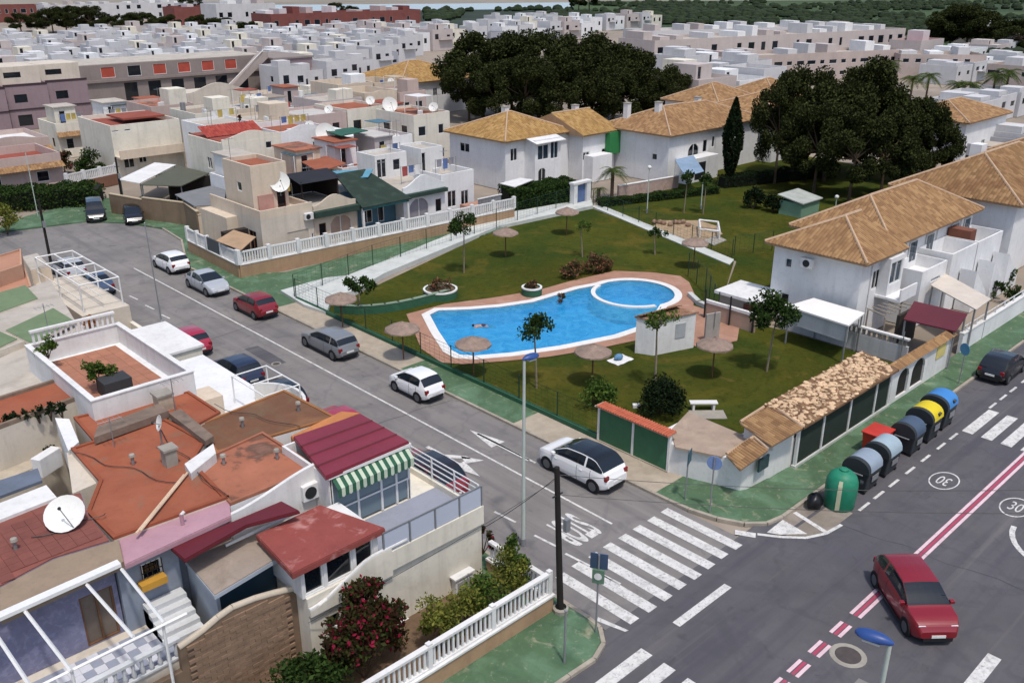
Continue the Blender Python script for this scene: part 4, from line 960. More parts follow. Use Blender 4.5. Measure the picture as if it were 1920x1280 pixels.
vault_bin(9.65, -3.8, LG2, 'container with a pale blue grey lid in front of the red crate', 1.35, 1.25, 1.68)
vault_bin(12.45, -3.75, LG3, 'container with a dark slate lid between pale grey and yellow ones', 1.22, 1.22, 1.68)
vault_bin(14.4, -3.7, LY, 'container with a bright yellow lid', 1.28, 1.35, 1.82, slot=True)
vault_bin(16.35, -3.6, LB, 'container with a blue lid at the far end of the row', 1.3, 1.4, 1.86, slot=True)
x, y = 11.0, -2.9; t = thing('red_crate', 'red open crate standing between two grey lidded containers', 'crate', (x, y, .12))
MB().add([(x-.55,y-.4,.13),(x+.55,y-.4,.13),(x+.55,y+.4,.13),(x-.55,y+.4,.13),(x-.65,y-.5,1.25),(x+.65,y-.5,1.25),(x+.65,y+.5,1.25),(x-.65,y+.5,1.25)], [(3,2,1,0),(4,5,6,7),(0,1,5,4),(1,2,6,5),(2,3,7,6),(3,0,4,7)]).build('body', M('red_plastic', C('#c23a2c'), .5), t, bevel=.04)
MB().box(x-.7,y-.55,1.25,x+.7,y+.55,1.33).build('lid', M('red_plastic'  , '#c23a2c'), t, bevel=.03)
x, y = 5.35, -4.0; t = thing('glass_igloo', 'green domed bottle bank with a pale stripe down its side', 'container', (x, y, 0), GB)
MB().lathe([(.62,.02),(.66,.1),(.7,1.0),(.68,1.3),(.58,1.55),(.4,1.72),(.18,1.8),(0,1.82)], (x,y,0), 24).build('shell', GIG, t, smooth=50)
m = MB(); sa = math.radians(200)
pr = [(.71,.12),(.715,1.0),(.695,1.3),(.6,1.54)]
for (r0, z0), (r1, z1) in zip(pr[:-1], pr[1:]): m.add([(x+r*math.cos(sa+a), y+r*math.sin(sa+a), z) for r, a, z in ((r0,-.13,z0),(r0,.13,z0),(r1,.13,z1),(r1,-.13,z1))], [(0,1,2,3)])
m.build('stripe', M('igloo_stripe', C('#b5b89a'), .7), t); MB().tube((x+.4,y-.55,1.28),(x+.5,y-.66,1.22),.12,12).build('slot', DARK, t)
MB().lathe([(.2,1.8),(.2,1.86),(.12,1.9),(0,1.9)], (x,y,0), 10).build('lifting_cap', GIG, t)
x, y = 4.35, -3.35; b = MB().ball((x,y,.35),.42,.36,.4,12,7); rng = random.Random(3); b.v = [(p[0]+rng.uniform(-.04,.04),p[1]+rng.uniform(-.04,.04),p[2]+rng.uniform(-.05,.05)) for p in b.v]
b = b.build('rubbish_bag', M('bin_bag', C('#15161a'), .35, .1, 3), smooth=70, origin=(x,y,0)); tag(b, 'black rubbish bag leaning on the green bottle bank', 'rubbish bag')

# ================================================================ GARDEN FENCE AND SCREENS
def mesh_fence(name, label, pts, h, step, low=0, lowm=None, wire_r=.007, post_r=.035, wires=True, panel=None):
    t = thing(name, label, 'fence', (pts[0][0], pts[0][1], 0)); me = MB().tube((0,0,0),(0,0,h),post_r,8).ball((0,0,h),post_r*1.3,n=8,m=4).mesh('post', FENCEG); wm = MB(); lw = MB()
    for a, b in zip(pts[:-1], pts[1:]):
        a = Vector(a); b = Vector(b); n = max(1, round((b-a).length/step))
        for i in range(n+1):
            if i == 0 and a != Vector(pts[0]): continue
            p = a.lerp(b, i/n); inst('post', me, FENCEG, t, (p.x, p.y, 0))
        if wires:
            k = int((h-low)/.22)
            for j in range(k+1): z = low+(h-low)*j/k; wm.tube((a.x,a.y,z),(b.x,b.y,z),wire_r if 0 < j < k else wire_r*2,3,cap=False)
            nv = int((b-a).length/.45)
            for j in range(nv+1): p = a.lerp(b, j/nv); wm.tube((p.x,p.y,low),(p.x,p.y,h),wire_r*.8,3,cap=False)
        if low:
            d = (b-a).normalized(); mid = (a+b)/2; lw.obox((mid.x,mid.y,-.02),(d.x,d.y),0,0,(b-a).length,.22,low)
    if wires: o = wm.build('wire_mesh', FENCEG, t); o['kind'] = 'stuff'
    if low: lw.build('base_wall', lowm, t)
    return t
mesh_fence('garden_fence', 'green wire mesh fence on a dark low wall between street and pool lawn', [(2.1,7.4),(2.1,36.4)], 1.75, 3.0, .38, GWALL)
mesh_fence('garden_fence', 'green wire mesh fence beside the white walkway and the row houses', [(2.1,36.6),V2(700,505),V2(1108,376)], 2.0, 3.0)
mesh_fence('garden_fence', 'green wire fence along the narrow straight path to the play corner', [V2(1112,386),V2(1372,484)], 1.6, 2.6)
mesh_fence('garden_fence', 'tall green mesh fence behind the round shallow pool', [V2(1290,518),V2(1322,548),V2(1345,598)], 1.9, 2.2)
mesh_fence('garden_fence', 'green mesh fence at the lawn edge beyond the path', [V2(1376,480),V2(1447,470)], 1.7, 2.0)

TROOF = tile_mat('tan_tiles', '#8a6b40', '#9a7a4b', '#ac8b5c', .4)
TROOF2 = tile_mat('orange_tan_tiles', '#7d6044', '#90704f', '#a3835e', .4)
TROOFD = tile_mat('weathered_tiles', '#745a3e', '#876848', '#987a58', .8)
TORANGE = M('orange_tile', C('#b8644a'), .85, .12, 3, rnd=.3)
RIDGE = M('ridge_tile', C('#b59a80'), .9, .15, 2)
def tile_face(m, e0, e1, t1, t0, pw=.25, hgt=.06):
    """barrel tile rows on the roof plane e0-e1 (eave) to t0-t1 (top); each row follows the slope and is cut at hips"""
    e0, e1, t0, t1 = map(Vector, (e0, e1, t0, t1)); eu = e1-e0; W = eu.length; eu.normalize()
    up = (t0-e0)-eu*((t0-e0).dot(eu))
    if up.length < 1e-3: up = (t1-e0)-eu*((t1-e0).dot(eu))
    H = up.length; up.normalize(); nr = eu.cross(up); nr = nr if nr.z > 0 else -nr
    ua, ub = (t0-e0).dot(eu), (t1-e0).dot(eu); n = max(1, int(W/pw))
    for i in range(n):
        u0, u1 = W*i/n, W*(i+1)/n; uc = (u0+u1)/2
        top = H
        if uc < ua: top = H*uc/ua
        if uc > ub: top = min(top, H*(W-uc)/max(1e-6, W-ub))
        if top < .08: continue
        prof = [(u0, 0), (u0+(u1-u0)*.22, hgt*.8), (uc, hgt), (u1-(u1-u0)*.22, hgt*.8), (u1, 0)]
        vv = []
        for v_ in (-.06, top):
            for (u_, z_) in prof: vv.append(e0+eu*u_+up*v_+nr*(z_+.02))
        k = len(m.v); m.v += [tuple(q) for q in vv]
        for j in range(4):
            m.f.append((k+j, k+j+1, k+5+j+1, k+5+j)); m.uv += [(uc+i*0, 0.0), (uc, 0.0), (uc, top), (uc, top)]
def add_uv_fill(m, fcount): pass

# orange coped screen by the parked white car
t = thing('tiled_screen', 'green panelled screen with a bright orange tile coping by the white car', 'screen', (2.0, 5.0, 0))
for y in (2.95, 5.1, 7.3): MB().box(1.93,y-.06,.0,2.07,y+.06,2.08).build('post', WHITE, t)
PANG = M('green_panel', C('#37664a'), .7, .12, 1.5, streak=.2, stain=[('#3f7250', .7, .5, .75, .5)])
for y0, y1 in ((3.01,5.04),(5.16,7.24)): MB().box(1.97,y0,.18,2.01,y1,2.02).build('panel', PANG, t)
MB().box(1.9,2.9,0,2.1,7.36,.18).build('base_wall', BEIGEW, t)
MB().box(1.72,2.85,2.06,2.4,7.42,2.1).build('coping_board', BEIGEW, t)
me = MB(); 
for i in range(5): pass
prof = [(0,0),(.025,.055),(.075,.085),(.125,.055),(.15,0)]
me = MB(); me.v = [(u_, v_, z_) for u_ in () for v_ in () for z_ in ()]
tm = MB(); tm.v = [(xx, p[0]-.075, p[1]+(0 if xx < .1 else .0)) for xx in (0,.34) for p in prof]; tm.f = [(j,j+1,5+j+1,5+j) for j in range(4)]+[(0,1,2,3,4),(5,6,7,8,9)]
tmesh = tm.mesh('tile', TORANGE)
for i in range(29):
    y = 2.93+i*.154
    for k, (x0, z0) in enumerate(((1.70,2.10),(2.03,2.115))): inst('tile', tmesh, TORANGE, t, (x0+U(-.012,.012), y, z0+U(0,.012)))

# corner pump hut: white chamfered walls, flat pinkish top, two tiled roofs
t = thing('pump_hut', 'white walled corner hut with two little tan tiled roofs', 'hut', (4.2, .4, 0))
a1 = V2(1253,888); a2 = (2.55,1.2); a3 = (3.0,-.35); a4 = (4.75,-.72); a5 = (6.9,-.8)
wallm = MB().prism([a1, (2.25,2.0), (3.05,-.35), (3.35,-.5), (6.9,-.78), (6.9,.9), (5.3,1.2), (4.6,4.0), (2.1,4.0)], 0, 1.62); wallm.build('wall', WHITE, t)
PINKC = M('pinkish_concrete', C('#a3907f'), .95, .16, 1, .3, 30, stain=[('#7b6a5d', .9, .52, .72, .6), ('#b5a596', .6, .55, .75, .5)])
top = [V2(1258,806,1.66), V2(1290,772,1.66), V2(1385,812,1.66), V2(1420,822,1.66), V2(1352,856,1.66), V2(1266,838,1.66)]
MB().prism(ccw(top), 1.58, 1.68).build('flat_top', PINKC, t)
pA_ = [P(1362,852,1.95), P(1413,820,2.25), P(1440,843,2.2), P(1388,880,1.75)]
pB_ = [P(1388,792,2.5), P(1443,757,2.7), P(1505,802,2.55), P(1446,836,2.25)]
for q, nm in ((pA_, 'lower_roof'), (pB_, 'upper_roof')):
    o = MB().ext([v-Vector((0,0,.1)) for v in q], (0,0,.1)).build(nm, BROWNW, t)
    m = MB(); tile_face(m, q[3], q[2], q[1], q[0], .14, .045); mo = m.build('roof_tiles', TROOF2, o); mo['kind'] = 'stuff'
    rm = MB(); rm.tube(q[0]+Vector((0,0,.05)), q[1]+Vector((0,0,.05)), .07, 6); rm.tube(q[1]+Vector((0,0,.05)), q[2]+Vector((0,0,.05)), .06, 6); rm.build('ridge', RIDGE, o)
gx0, gx1 = pB_[0].x+.25, 6.9
MB().prism([(pB_[0].x+.2,-.75),(6.75,-.75),(6.75,.85),(pB_[0].x+.2,.85)], 1.62, 2.22).build('upper_wall', WHITE, t)
wx, wz = PY(1432, 868, -.8)
MB().box(wx-.4,-.83,wz-.32,wx+.4,-.74,wz+.32).build('window', GLASSB, t)
# chip stone canopy on posts over dark green screens
CHIP = M('chip_stone', C('#d6b794'), .95, .25, 3, rnd=.45)
t = thing('stone_canopy', 'long canopy roof strewn with pale stone chips beside the green pavement', 'canopy', (11.3, -.4, 0))
sl = MB(); sl.add([(6.6,-1.25,2.3),(16.3,-1.3,2.32),(16.3,.9,2.72),(6.6,.9,2.72),(6.6,-1.25,2.42),(16.3,-1.3,2.44),(16.3,.9,2.84),(6.6,.9,2.84)], [(3,2,1,0),(4,5,6,7),(0,1,5,4),(1,2,6,5),(2,3,7,6),(3,0,4,7)])
sl.build('roof_slab', M('mortar_bed', C('#7d6047'), .95, .25, 2, .5, 20, stain=[('#4f3b2c', 2.2, .5, .66, .8)]), t)
rng = random.Random(9); cms = []
for k in range(5):
    b = MB().ball((0,0,0),.16,.11,.055,7,4); b.v = [(p[0]*rng.uniform(.75,1.2),p[1]*rng.uniform(.75,1.2),p[2]) for p in b.v]; cms.append(b.mesh('stone', CHIP))
for i in range(290):
    x, y = rng.uniform(6.65,16.2), rng.uniform(-1.22,.85); z = 2.42+(y+1.25)/2.15*.42
    o = inst('stone', cms[i % 5], CHIP, t, (x, y, z+.03), rng.uniform(0,6.28))
b = MB()
for i in range(420):
    x, y = rng.uniform(6.62,16.25), rng.uniform(-1.24,.88); z = 2.43+(y+1.25)/2.15*.42; s = rng.uniform(.05,.1); a = rng.uniform(0,6.28)
    b.obox((x,y,z-.01),(math.cos(a),math.sin(a)),0,0,s*1.6,s,rng.uniform(.03,.07))
o = b.build('stone_chips', CHIP, t); o['kind'] = 'stuff'
DKG = M('dark_green_net', C('#26322b'), .9, .15, 2)
for x in (6.75,9.1,11.8,14.6,16.2): MB().box(x-.07,-1.02,0,x+.07,-.88,2.34).build('post', WHITE, t)
for x0, x1 in ((6.83,9.02),(9.18,11.72),(11.88,14.52),(14.68,16.12)): MB().box(x0,-.97,.25,x1,-.93,2.25).build('net_panel', DKG, t)
MB().box(6.6,-1.06,-.02,16.4,-.84,.25).build('base_wall', WCON, t)
MB().box(6.7,.72,0,16.2,.85,2.6).build('rear_wall', WHITE, t)
# white wall with dark arched gates
t = thing('arched_wall', 'white garden wall with dark arched openings and tiled coping', 'wall', (20, -.9, 0))
def arch_wall(m, x0, x1, y0, y1, z1, ops):
    xs = sorted({x0, x1, *[o[0] for o in ops], *[o[1] for o in ops]})
    for a, b in zip(xs[:-1], xs[1:]):
        op = next((o for o in ops if abs(o[0]-a) < 1e-6), None)
        if not op: m.box(a, y0, 0, b, y1, z1)
        else:
            zs, za = op[2], op[3]; n = 8
            if zs > 0: m.box(a, y0, 0, b, y1, zs)
            sp = za-(b-a)/2*.8
            pts = [(a, sp)]+[((a+b)/2-(b-a)/2*math.cos(math.pi*i/n), sp+(za-sp)*math.sin(math.pi*i/n)) for i in range(1, n)]+[(b, sp), (b, z1), (a, z1)]
            m.ext([(p[0], y0, p[1]) for p in pts], (0, y1-y0, 0))
m = MB(); arch_wall(m, 16.42, 24.2, -.98, -.78, 2.2, [(17.2,18.55,.3,1.9),(18.95,20.6,.3,1.95)]); m.build('wall_body', WHITE, t)
for a, b in ((17.2,18.55),(18.95,20.6)): MB().box(a-.05,-.86,.25,b+.05,-.82,2.0).build('gate', M('dark_gate', C('#24221f'), .7, .2, 3), t)
m = MB(); tile_face(m, (16.4,-1.12,2.2),(24.3,-1.12,2.2),(24.3,-.65,2.42),(16.4,-.65,2.42),.2,.05); o = m.build('coping_tiles', TROOF2, t); o['kind'] = 'stuff'
t = thing('yellow_notice', 'small yellow notice board on the white wall near the maroon awning', 'notice board', (22.3,-1.0,1.2)); MB().box(22.0,-1.03,1.2,23.2,-.985,2.15).build('board', M('pale_yellow', C('#cfc07a'), .8), t)
# pool hut
t = thing('pool_hut', 'white pool hut with a small rough tiled roof edge beside the shallow end', 'hut', (14.2, 12.6, 0))
hx0, hy0, hx1, hy1 = 12.9, 11.4, 16.2, 13.9
p1, p2, p3 = P(1190,662), P(1225,667), P(1300,652)
fl = [(p1.x,p1.y),(p2.x,p2.y),(p3.x,p3.y),(p1.x+p3.x-p2.x+.3,p1.y+p3.y-p2.y+.3)]
MB().prism(ccw(fl), 0, 2.35).build('wall', WHITE, t)
tp = [(fl[0][0]-.1,fl[0][1]+.1,2.42),(fl[1][0]-.1,fl[1][1]-.15,2.36),(fl[2][0]+.15,fl[2][1]-.1,2.36),(fl[3][0]+.1,fl[3][1]+.1,2.42)]
o = MB().ext([(a,b,2.352) for a,b,_ in tp], (0,0,.06)).build('roof', M('rusty_roof', C('#8d6a52'), .95, .3, 2, .4, 20, stain=[('#5d3f30', 1.5, .5, .68, .8), ('#b39f88', .8, .55, .7, .7)]), t)
m = MB(); tile_face(m, (*tp[0][:2],2.42),(*tp[3][:2],2.42),(tp[3][0]-.1,tp[3][1]-.6,2.62),(tp[0][0]-.1+.3,tp[0][1]-.6,2.62),.2,.05); q = m.build('roof_tiles', TROOFD, o); q['kind'] = 'stuff'
wx = (fl[1][0]+fl[2][0])/2; 
d = (Vector(fl[2])-Vector(fl[1])).normalized(); c0 = Vector(fl[1])+d*1.9; MB().obox((c0.x+d.y*.01,c0.y-d.x*.01,.9),(d.x,d.y),0,0,.75,.06,.95).build('window_shutter', M('grey_shutter', C('#a9adb1'), .6), t)
# paved shower area wall and shower screen
curb_wall('garden_wall', 'pale low kerb wall curving round the pool shower paving', [V2(*p) for p in ((1293,556),(1310,572),(1345,587),(1392,604))], .3, .28, WCON, WCON)
x, y = pix(1333, 640); t = thing('shower_screen', 'pale tall shower slab on the pool paving', 'shower', (x, y, 0)); MB().obox((x,y,.05),(d.x,d.y),0,0,1.1,.14,1.9).build('screen', M('grey_panel', C('#a09a94'), .8, .12, 2, streak=.3), t); MB().tube((x,y-.15,1.0),(x,y-.15,2.2),.025,6).build('pipe', GREY, t)
# small white flat shed by the right house
x0, y0 = pix(1345, 597); 
t = thing('garden_shed', 'low beige shed with a flat white roof beside the right house', 'shed', (21.6+.6, 12.4, 0))
MB().box(21.6,10.6,0,24.2,13.7,1.75).build('wall', M('beige_render', C('#b3a594'), .9, .12, 1, streak=.2), t)
MB().box(21.3,10.4,1.75,24.5,13.9,1.95).build('roof', WHITE, t); MB().box(21.55,10.9,.5,21.62,11.7,1.5).build('door', M('red_door', C('#7a4438'), .7), t)
MB().box(20.7,10.2,0,20.85,14.2,1.15).build('yard_wall', M('tan_wall', C('#a58d7c'), .9, .15, 1), t); MB().box(20.66,10.2,1.15,20.9,14.2,1.35).build('yard_wall_cap', WHITE, t)
for y in (10.3,12.1,14.1): MB().box(20.6,y-.05,0,20.66,y+.05,2.1).build('post', DARK, t)
# white boundary wall along the lawn with pierced top
t = thing('boundary_wall', 'long white boundary wall with a pierced top rail beside the lawn', 'wall', (22.9,5,0))
MB().box(22.8,1.0,0,23.0,9.6,1.15).build('wall_body', M('greyish_white', C('#b9babb'), .9, .1, .8, streak=.35), t); MB().box(22.76,1.0,1.55,23.04,9.6,1.66).build('top_rail', WHITE, t)
me = MB().box(-.05,-.08,0,.05,.08,.4).mesh('block', CONC)
for k in range(26): inst('block', me, CONC, t, (22.9, 1.2+k*.33, 1.15))
for y in (1.3,4.2,7.0): MB().tube((22.72,y,0),(22.72,y,2.1),.035,6).build('post', GREY, t)
# blue-white gate booth, play corner, green shed
x, y = pix(1087, 385); t = thing('gate_pillars', 'white and blue gate booth where walkway and path meet', 'gate', (x, y, 0))
MB().box(x-1.2,y-.3,0,x-.7,y+.3,2.3).build('pillar', WHITE, t); MB().box(x+.7,y-.3,0,x+1.3,y+.3,2.3).build('pillar', WHITE, t); MB().box(x-1.3,y-.35,2.3,x+1.4,y+.35,2.5).build('lintel', WHITE, t); MB().box(x-.68,y-.05,0,x+.68,y+.05,2.1).build('door', M('gate_blue', C('#5a6f96'), .6), t)
x, y = pix(1290, 440)
play = [V2(*p) for p in ((1225,425),(1238,414),(1310,414),(1345,425),(1355,440),(1300,455),(1262,446))]
sheet('play_sand', play, .05, M('sand', C('#a08a6e'), .95, .2, 1.5, .3, 20, stain=[('#6f5a46', 1.2, .55, .72, .6)]))
t = thing('play_frame', 'white tubular play frame on the sandy corner', 'play frame', pix(1318,442)+(0,))
a, b, c_, d_ = [P(*p) for p in ((1310,428),(1345,432),(1348,450),(1312,446))]
m = MB()
for p in (a,b,c_,d_): m.tube(p, p+Vector((0,0,.8)), .09, 6)
m.build('leg', WHITE, t); m = MB()
for p, q in ((a,b),(b,c_),(c_,d_),(d_,a)): m.tube(p+Vector((0,0,.8)), q+Vector((0,0,.8)), .09, 6)
m.build('frame', WHITE, t)
sl = MB().prism(ccw([V2(*p) for p in ((1318,452),(1345,444),(1362,452),(1338,462))]), .04, .12).build('play_slab', CONC); tag(sl, 'pale slab beside the white play frame', 'slab')
stn = MB(); rng = random.Random(4)
for i in range(8):
    p = P(1228+i*9+rng.uniform(-2,2), 422+rng.uniform(-3,4)); o = MB().ball((p.x,p.y,.2),.3,.25,.25,8,5).build('boulder', M('warm_stone', C('#8f7361'), .95, .2, 3), origin=(p.x,p.y,0), smooth=60); tag(o, 'warm brown boulder lying in the border of the play corner', 'boulder', 'boulders of the play corner')
x, y = pix(1497, 400); t = thing('green_shed', 'little pale green topped shed in the shade of the grove', 'shed', (x, y, 0)); MB().box(x-1.7,y-1.2,0,x+1.7,y+1.2,1.4).build('wall', M('pale_green_wall', C('#6f9079'), .9, .12, 1), t)
MB().add([(x-1.9,y-1.4,1.4),(x+1.9,y-1.4,1.4),(x+1.9,y+1.4,1.9),(x-1.9,y+1.4,1.9),(x-1.9,y-1.4,1.5),(x+1.9,y-1.4,1.5),(x+1.9,y+1.4,2.0),(x-1.9,y+1.4,2.0)], [(3,2,1,0),(4,5,6,7),(0,1,5,4),(1,2,6,5),(2,3,7,6),(3,0,4,7)]).build('roof', M('pale_shed_roof', C('#a5a9a2'), .8), t)
# ================================================================ BUILDING KIT
class Vol:
    """a box of walls with real openings in its two visible faces (S: y=y0, W: x=x0)"""
    def __init__(s, t, x0, y0, x1, y1, z0, z1, mat, name='wall'):
        s.t, s.b, s.mat, s.name = t, (x0, y0, x1, y1, z0, z1), mat, name; s.h = {'S': [], 'W': []}
    def win(s, face, u0, u1, z0, z1, style='plain', fm=None, pane=None, d=.14, nm=None):
        x0, y0, x1, y1, b0, b1 = s.b; lo, hi = (x0, x1) if face == 'S' else (y0, y1)
        if u0 > u1: u0, u1 = u1, u0
        u0, u1 = max(u0, lo+.05), min(u1, hi-.05); z0, z1 = max(z0, b0+.02), min(z1, b1-.05)
        if u1-u0 < .15 or z1-z0 < .15: return s
        for (a, b_, c, d_) in s.h[face]:
            if u0 < b_ and a < u1 and z0 < d_ and c < z1: return s
        s.h[face].append((u0, u1, z0, z1)); fm = fm or WHITEM
        def bx(m, ua, ub, za, zb, da, db):
            if face == 'S': m.box(ua, y0+da, za, ub, y0+db, zb)
            else: m.box(x0+da, ua, za, x0+db, ub, zb)
            return m
        if style == 'hollow': return s
        if style == 'shutter':
            f = bx(MB(), u0, u1, z0, z1, .05, .09).build(nm or 'roller_shutter', pane or M('beige_shutter', C('#b9b0a2'), .7, .1, 2), s.t); return s
        f = MB(); w = .06
        bx(f, u0, u1, z0, z0+w, .03, d); bx(f, u0, u1, z1-w, z1, .03, d); bx(f, u0, u0+w, z0+w, z1-w, .03, d); bx(f, u1-w, u1, z0+w, z1-w, .03, d)
        if u1-u0 > .9 and style != 'single': mid = (u0+u1)/2; bx(f, mid-w/2, mid+w/2, z0+w, z1-w, .03, d)
        fo = f.build(nm or ('door' if style == 'door' else 'window'), fm, s.t)
        bx(MB(), u0+w, u1-w, z0+w, z1-w, d-.04, d-.02).build('pane', pane or GLASS, fo)
        if style == 'grille':
            g = MB(); n = max(2, int((u1-u0)/.14))
            for i in range(n+1): u = u0+(u1-u0)*i/n; bx(g, u-.012, u+.012, z0, z1, -.04, -.015)
            bx(g, u0, u1, z0+(z1-z0)*.5-.012, z0+(z1-z0)*.5+.012, -.04, -.015); g.build('grille', DARK, fo)
        if style == 'sill': bx(MB(), u0-.1, u1+.1, z0-.08, z0, -.08, 0).build('sill', WHITE, fo)
        if style == 'arch':
            r = (u1-u0)/2; n = 8; zs = z1-r*.9
            for sg in (0, 1):
                q = [((u0 if sg == 0 else u1), z1)]+[((u0+u1)/2+(-1 if sg == 0 else 1)*r*math.cos(math.pi/2*i/n), zs+(z1-zs)*math.sin(math.pi/2*i/n)) for i in range(n+1)]
                pts = [(a, y0+.005, b) if face == 'S' else (x0+.005, a, b) for a, b in q]
                MB().ext(pts, (0, .12, 0) if face == 'S' else (.12, 0, 0)).build('arch_corner', s.mat, s.t)
        return s
    def winp(s, face, px0, py0, px1, py1, style='plain', **k):
        x0, y0 = s.b[0], s.b[1]; mx, my = (px0+px1)/2, (py0+py1)/2; f = PY if face == 'S' else PX; pl = y0 if face == 'S' else x0
        u0 = f(px0, my, pl)[0]; u1 = f(px1, my, pl)[0]; z1 = f(mx, py0, pl)[1]; z0 = f(mx, py1, pl)[1]; return s.win(face, u0, u1, z0, z1, style, **k)
    def done(s):
        x0, y0, x1, y1, z0, z1 = s.b; m = MB()
        for face in 'SW':
            lo, hi = (x0, x1) if face == 'S' else (y0, y1); H = s.h[face]
            us = sorted({lo, hi, *[h[0] for h in H], *[h[1] for h in H]}); zs = sorted({z0, z1, *[h[2] for h in H], *[h[3] for h in H]})
            pt = (lambda u, z, d=0: (u, y0+d, z)) if face == 'S' else (lambda u, z, d=0: (x0+d, u, z))
            for a, b in zip(us[:-1], us[1:]):
                for c, e in zip(zs[:-1], zs[1:]):
                    if any(h[0] <= a+1e-6 and b <= h[1]+1e-6 and h[2] <= c+1e-6 and e <= h[3]+1e-6 for h in H): continue
                    m.poly([pt(a, c), pt(b, c), pt(b, e), pt(a, e)])
            for (a, b, c, e) in H:
                D = .22
                for q in ([(a,c),(b,c)],[(b,c),(b,e)],[(b,e),(a,e)],[(a,e),(a,c)]): m.poly([pt(*q[0]), pt(*q[1]), pt(*q[1], D), pt(*q[0], D)])
                m.poly([pt(a, c, D), pt(b, c, D), pt(b, e, D), pt(a, e, D)])
        m.poly([(x1,y0,z0),(x1,y1,z0),(x1,y1,z1),(x1,y0,z1)]); m.poly([(x0,y1,z0),(x0,y1,z1),(x1,y1,z1),(x1,y1,z0)]); m.poly([(x0,y0,z1-.002),(x1,y0,z1-.002),(x1,y1,z1-.002),(x0,y1,z1-.002)])
        m.build(s.name, s.mat, s.t); return s
def ring_parapet(t, x0, y0, x1, y1, z, h, mat, w=.16, cap=None, name='parapet'):
    m = MB(); m.box(x0,y0,z,x1,y0+w,z+h); m.box(x0,y1-w,z,x1,y1,z+h); m.box(x0,y0+w,z,x0+w,y1-w,z+h); m.box(x1-w,y0+w,z,x1,y1-w,z+h); o = m.build(name, mat, t)
    if cap:
        m = MB(); e = .03; m.box(x0-e,y0-e,z+h,x1+e,y0+w+e,z+h+.05); m.box(x0-e,y1-w-e,z+h,x1+e,y1+e,z+h+.05); m.box(x0-e,y0+w+e,z+h,x0+w+e,y1-w-e,z+h+.05); m.box(x1-w-e,y0+w+e,z+h,x1+e,y1-w-e,z+h+.05); m.build('coping', cap, t)
    return o
def flat_roof(t, x0, y0, x1, y1, z, mat, w=.16, name='roof'): return MB().box(x0+w+.004,y0+w+.004,z-.02,x1-w-.004,y1-w-.004,z+.03).build(name, mat, t)
def hip_roof(t, x0, y0, x1, y1, z, rise, ov, mat, hw=True, he=True, name='roof', pw=.26, ridge=True):
    X0, Y0, X1, Y1 = x0-ov, y0-ov, x1+ov, y1+ov; ym = (Y0+Y1)/2; hl = (Y1-Y0)/2
    a = Vector((X0+(hl if hw else 0), ym, z+rise)); b = Vector((X1-(hl if he else 0), ym, z+rise))
    if b.x < a.x: a.x = b.x = (X0+X1)/2
    c = [Vector((X0,Y0,z)), Vector((X1,Y0,z)), Vector((X1,Y1,z)), Vector((X0,Y1,z))]
    m = MB(); m.add([*c, a, b], [(0,1,5,4),(2,3,4,5),(3,0,4),(1,2,5),(3,2,1,0)]); m.add([(p.x,p.y,z-.14) for p in c]+[tuple(p) for p in c], [(0,1,5,4),(1,2,6,5),(2,3,7,6),(3,0,4,7),(3,2,1,0)])
    o = m.build(name, BROWNW, t); tm = MB(); n0 = 0
    tile_face(tm, c[0], c[1], b, a, pw); tile_face(tm, c[3], c[0], a, a, pw) if hw else None; tile_face(tm, c[2], c[3], a, b, pw)
    if he: tile_face(tm, c[1], c[2], b, b, pw)
    q = tm.build('roof_tiles', mat, o); q['kind'] = 'stuff'
    if ridge:
        r = MB(); up = Vector((0,0,.07)); r.tube(a+up, b+up, .11, 6)
        if hw: r.tube(c[0]+up, a+up, .1, 6); r.tube(c[3]+up, a+up, .1, 6)
        if he: r.tube(c[1]+up, b+up, .1, 6); r.tube(c[2]+up, b+up, .1, 6)
        r.build('ridge', RIDGE, o)
    return o
def pblock(t, pix, z, z0, wallm, roofm, para=0, pw=.14, capm=None, roofname='roof', wall=True, th=.12, label=None):
    """a block whose roof outline is measured at height z"""
    pts = ccw([V2(*p, z) for p in pix])
    if wall:
        o = MB().prism(pts, z0, z-.005).build('wall', wallm, t)
    inn = offset_poly(pts, -.02 if not para else -pw)
    r = MB().prism(inn, z-.004, z+th*.3).build(roofname, roofm, t, label=label)
    if para:
        m = MB(); n = len(pts)
        for i in range(n):
            a, b, c, d = pts[i], pts[(i+1) % n], inn[(i+1) % n], inn[i]
            m.add([(a[0],a[1],z-.01),(b[0],b[1],z-.01),(c[0],c[1],z-.01),(d[0],d[1],z-.01),(a[0],a[1],z+para),(b[0],b[1],z+para),(c[0],c[1],z+para),(d[0],d[1],z+para)], [(4,5,6,7),(0,1,5,4),(2,3,7,6)])
        m.build('parapet', capm or wallm, t)
    return r
DISHM = M('dish_paint', C('#dcdcd8'), .6, .08, 1, stain=[('#9a978c', 1.2, .58, .75, .4)])
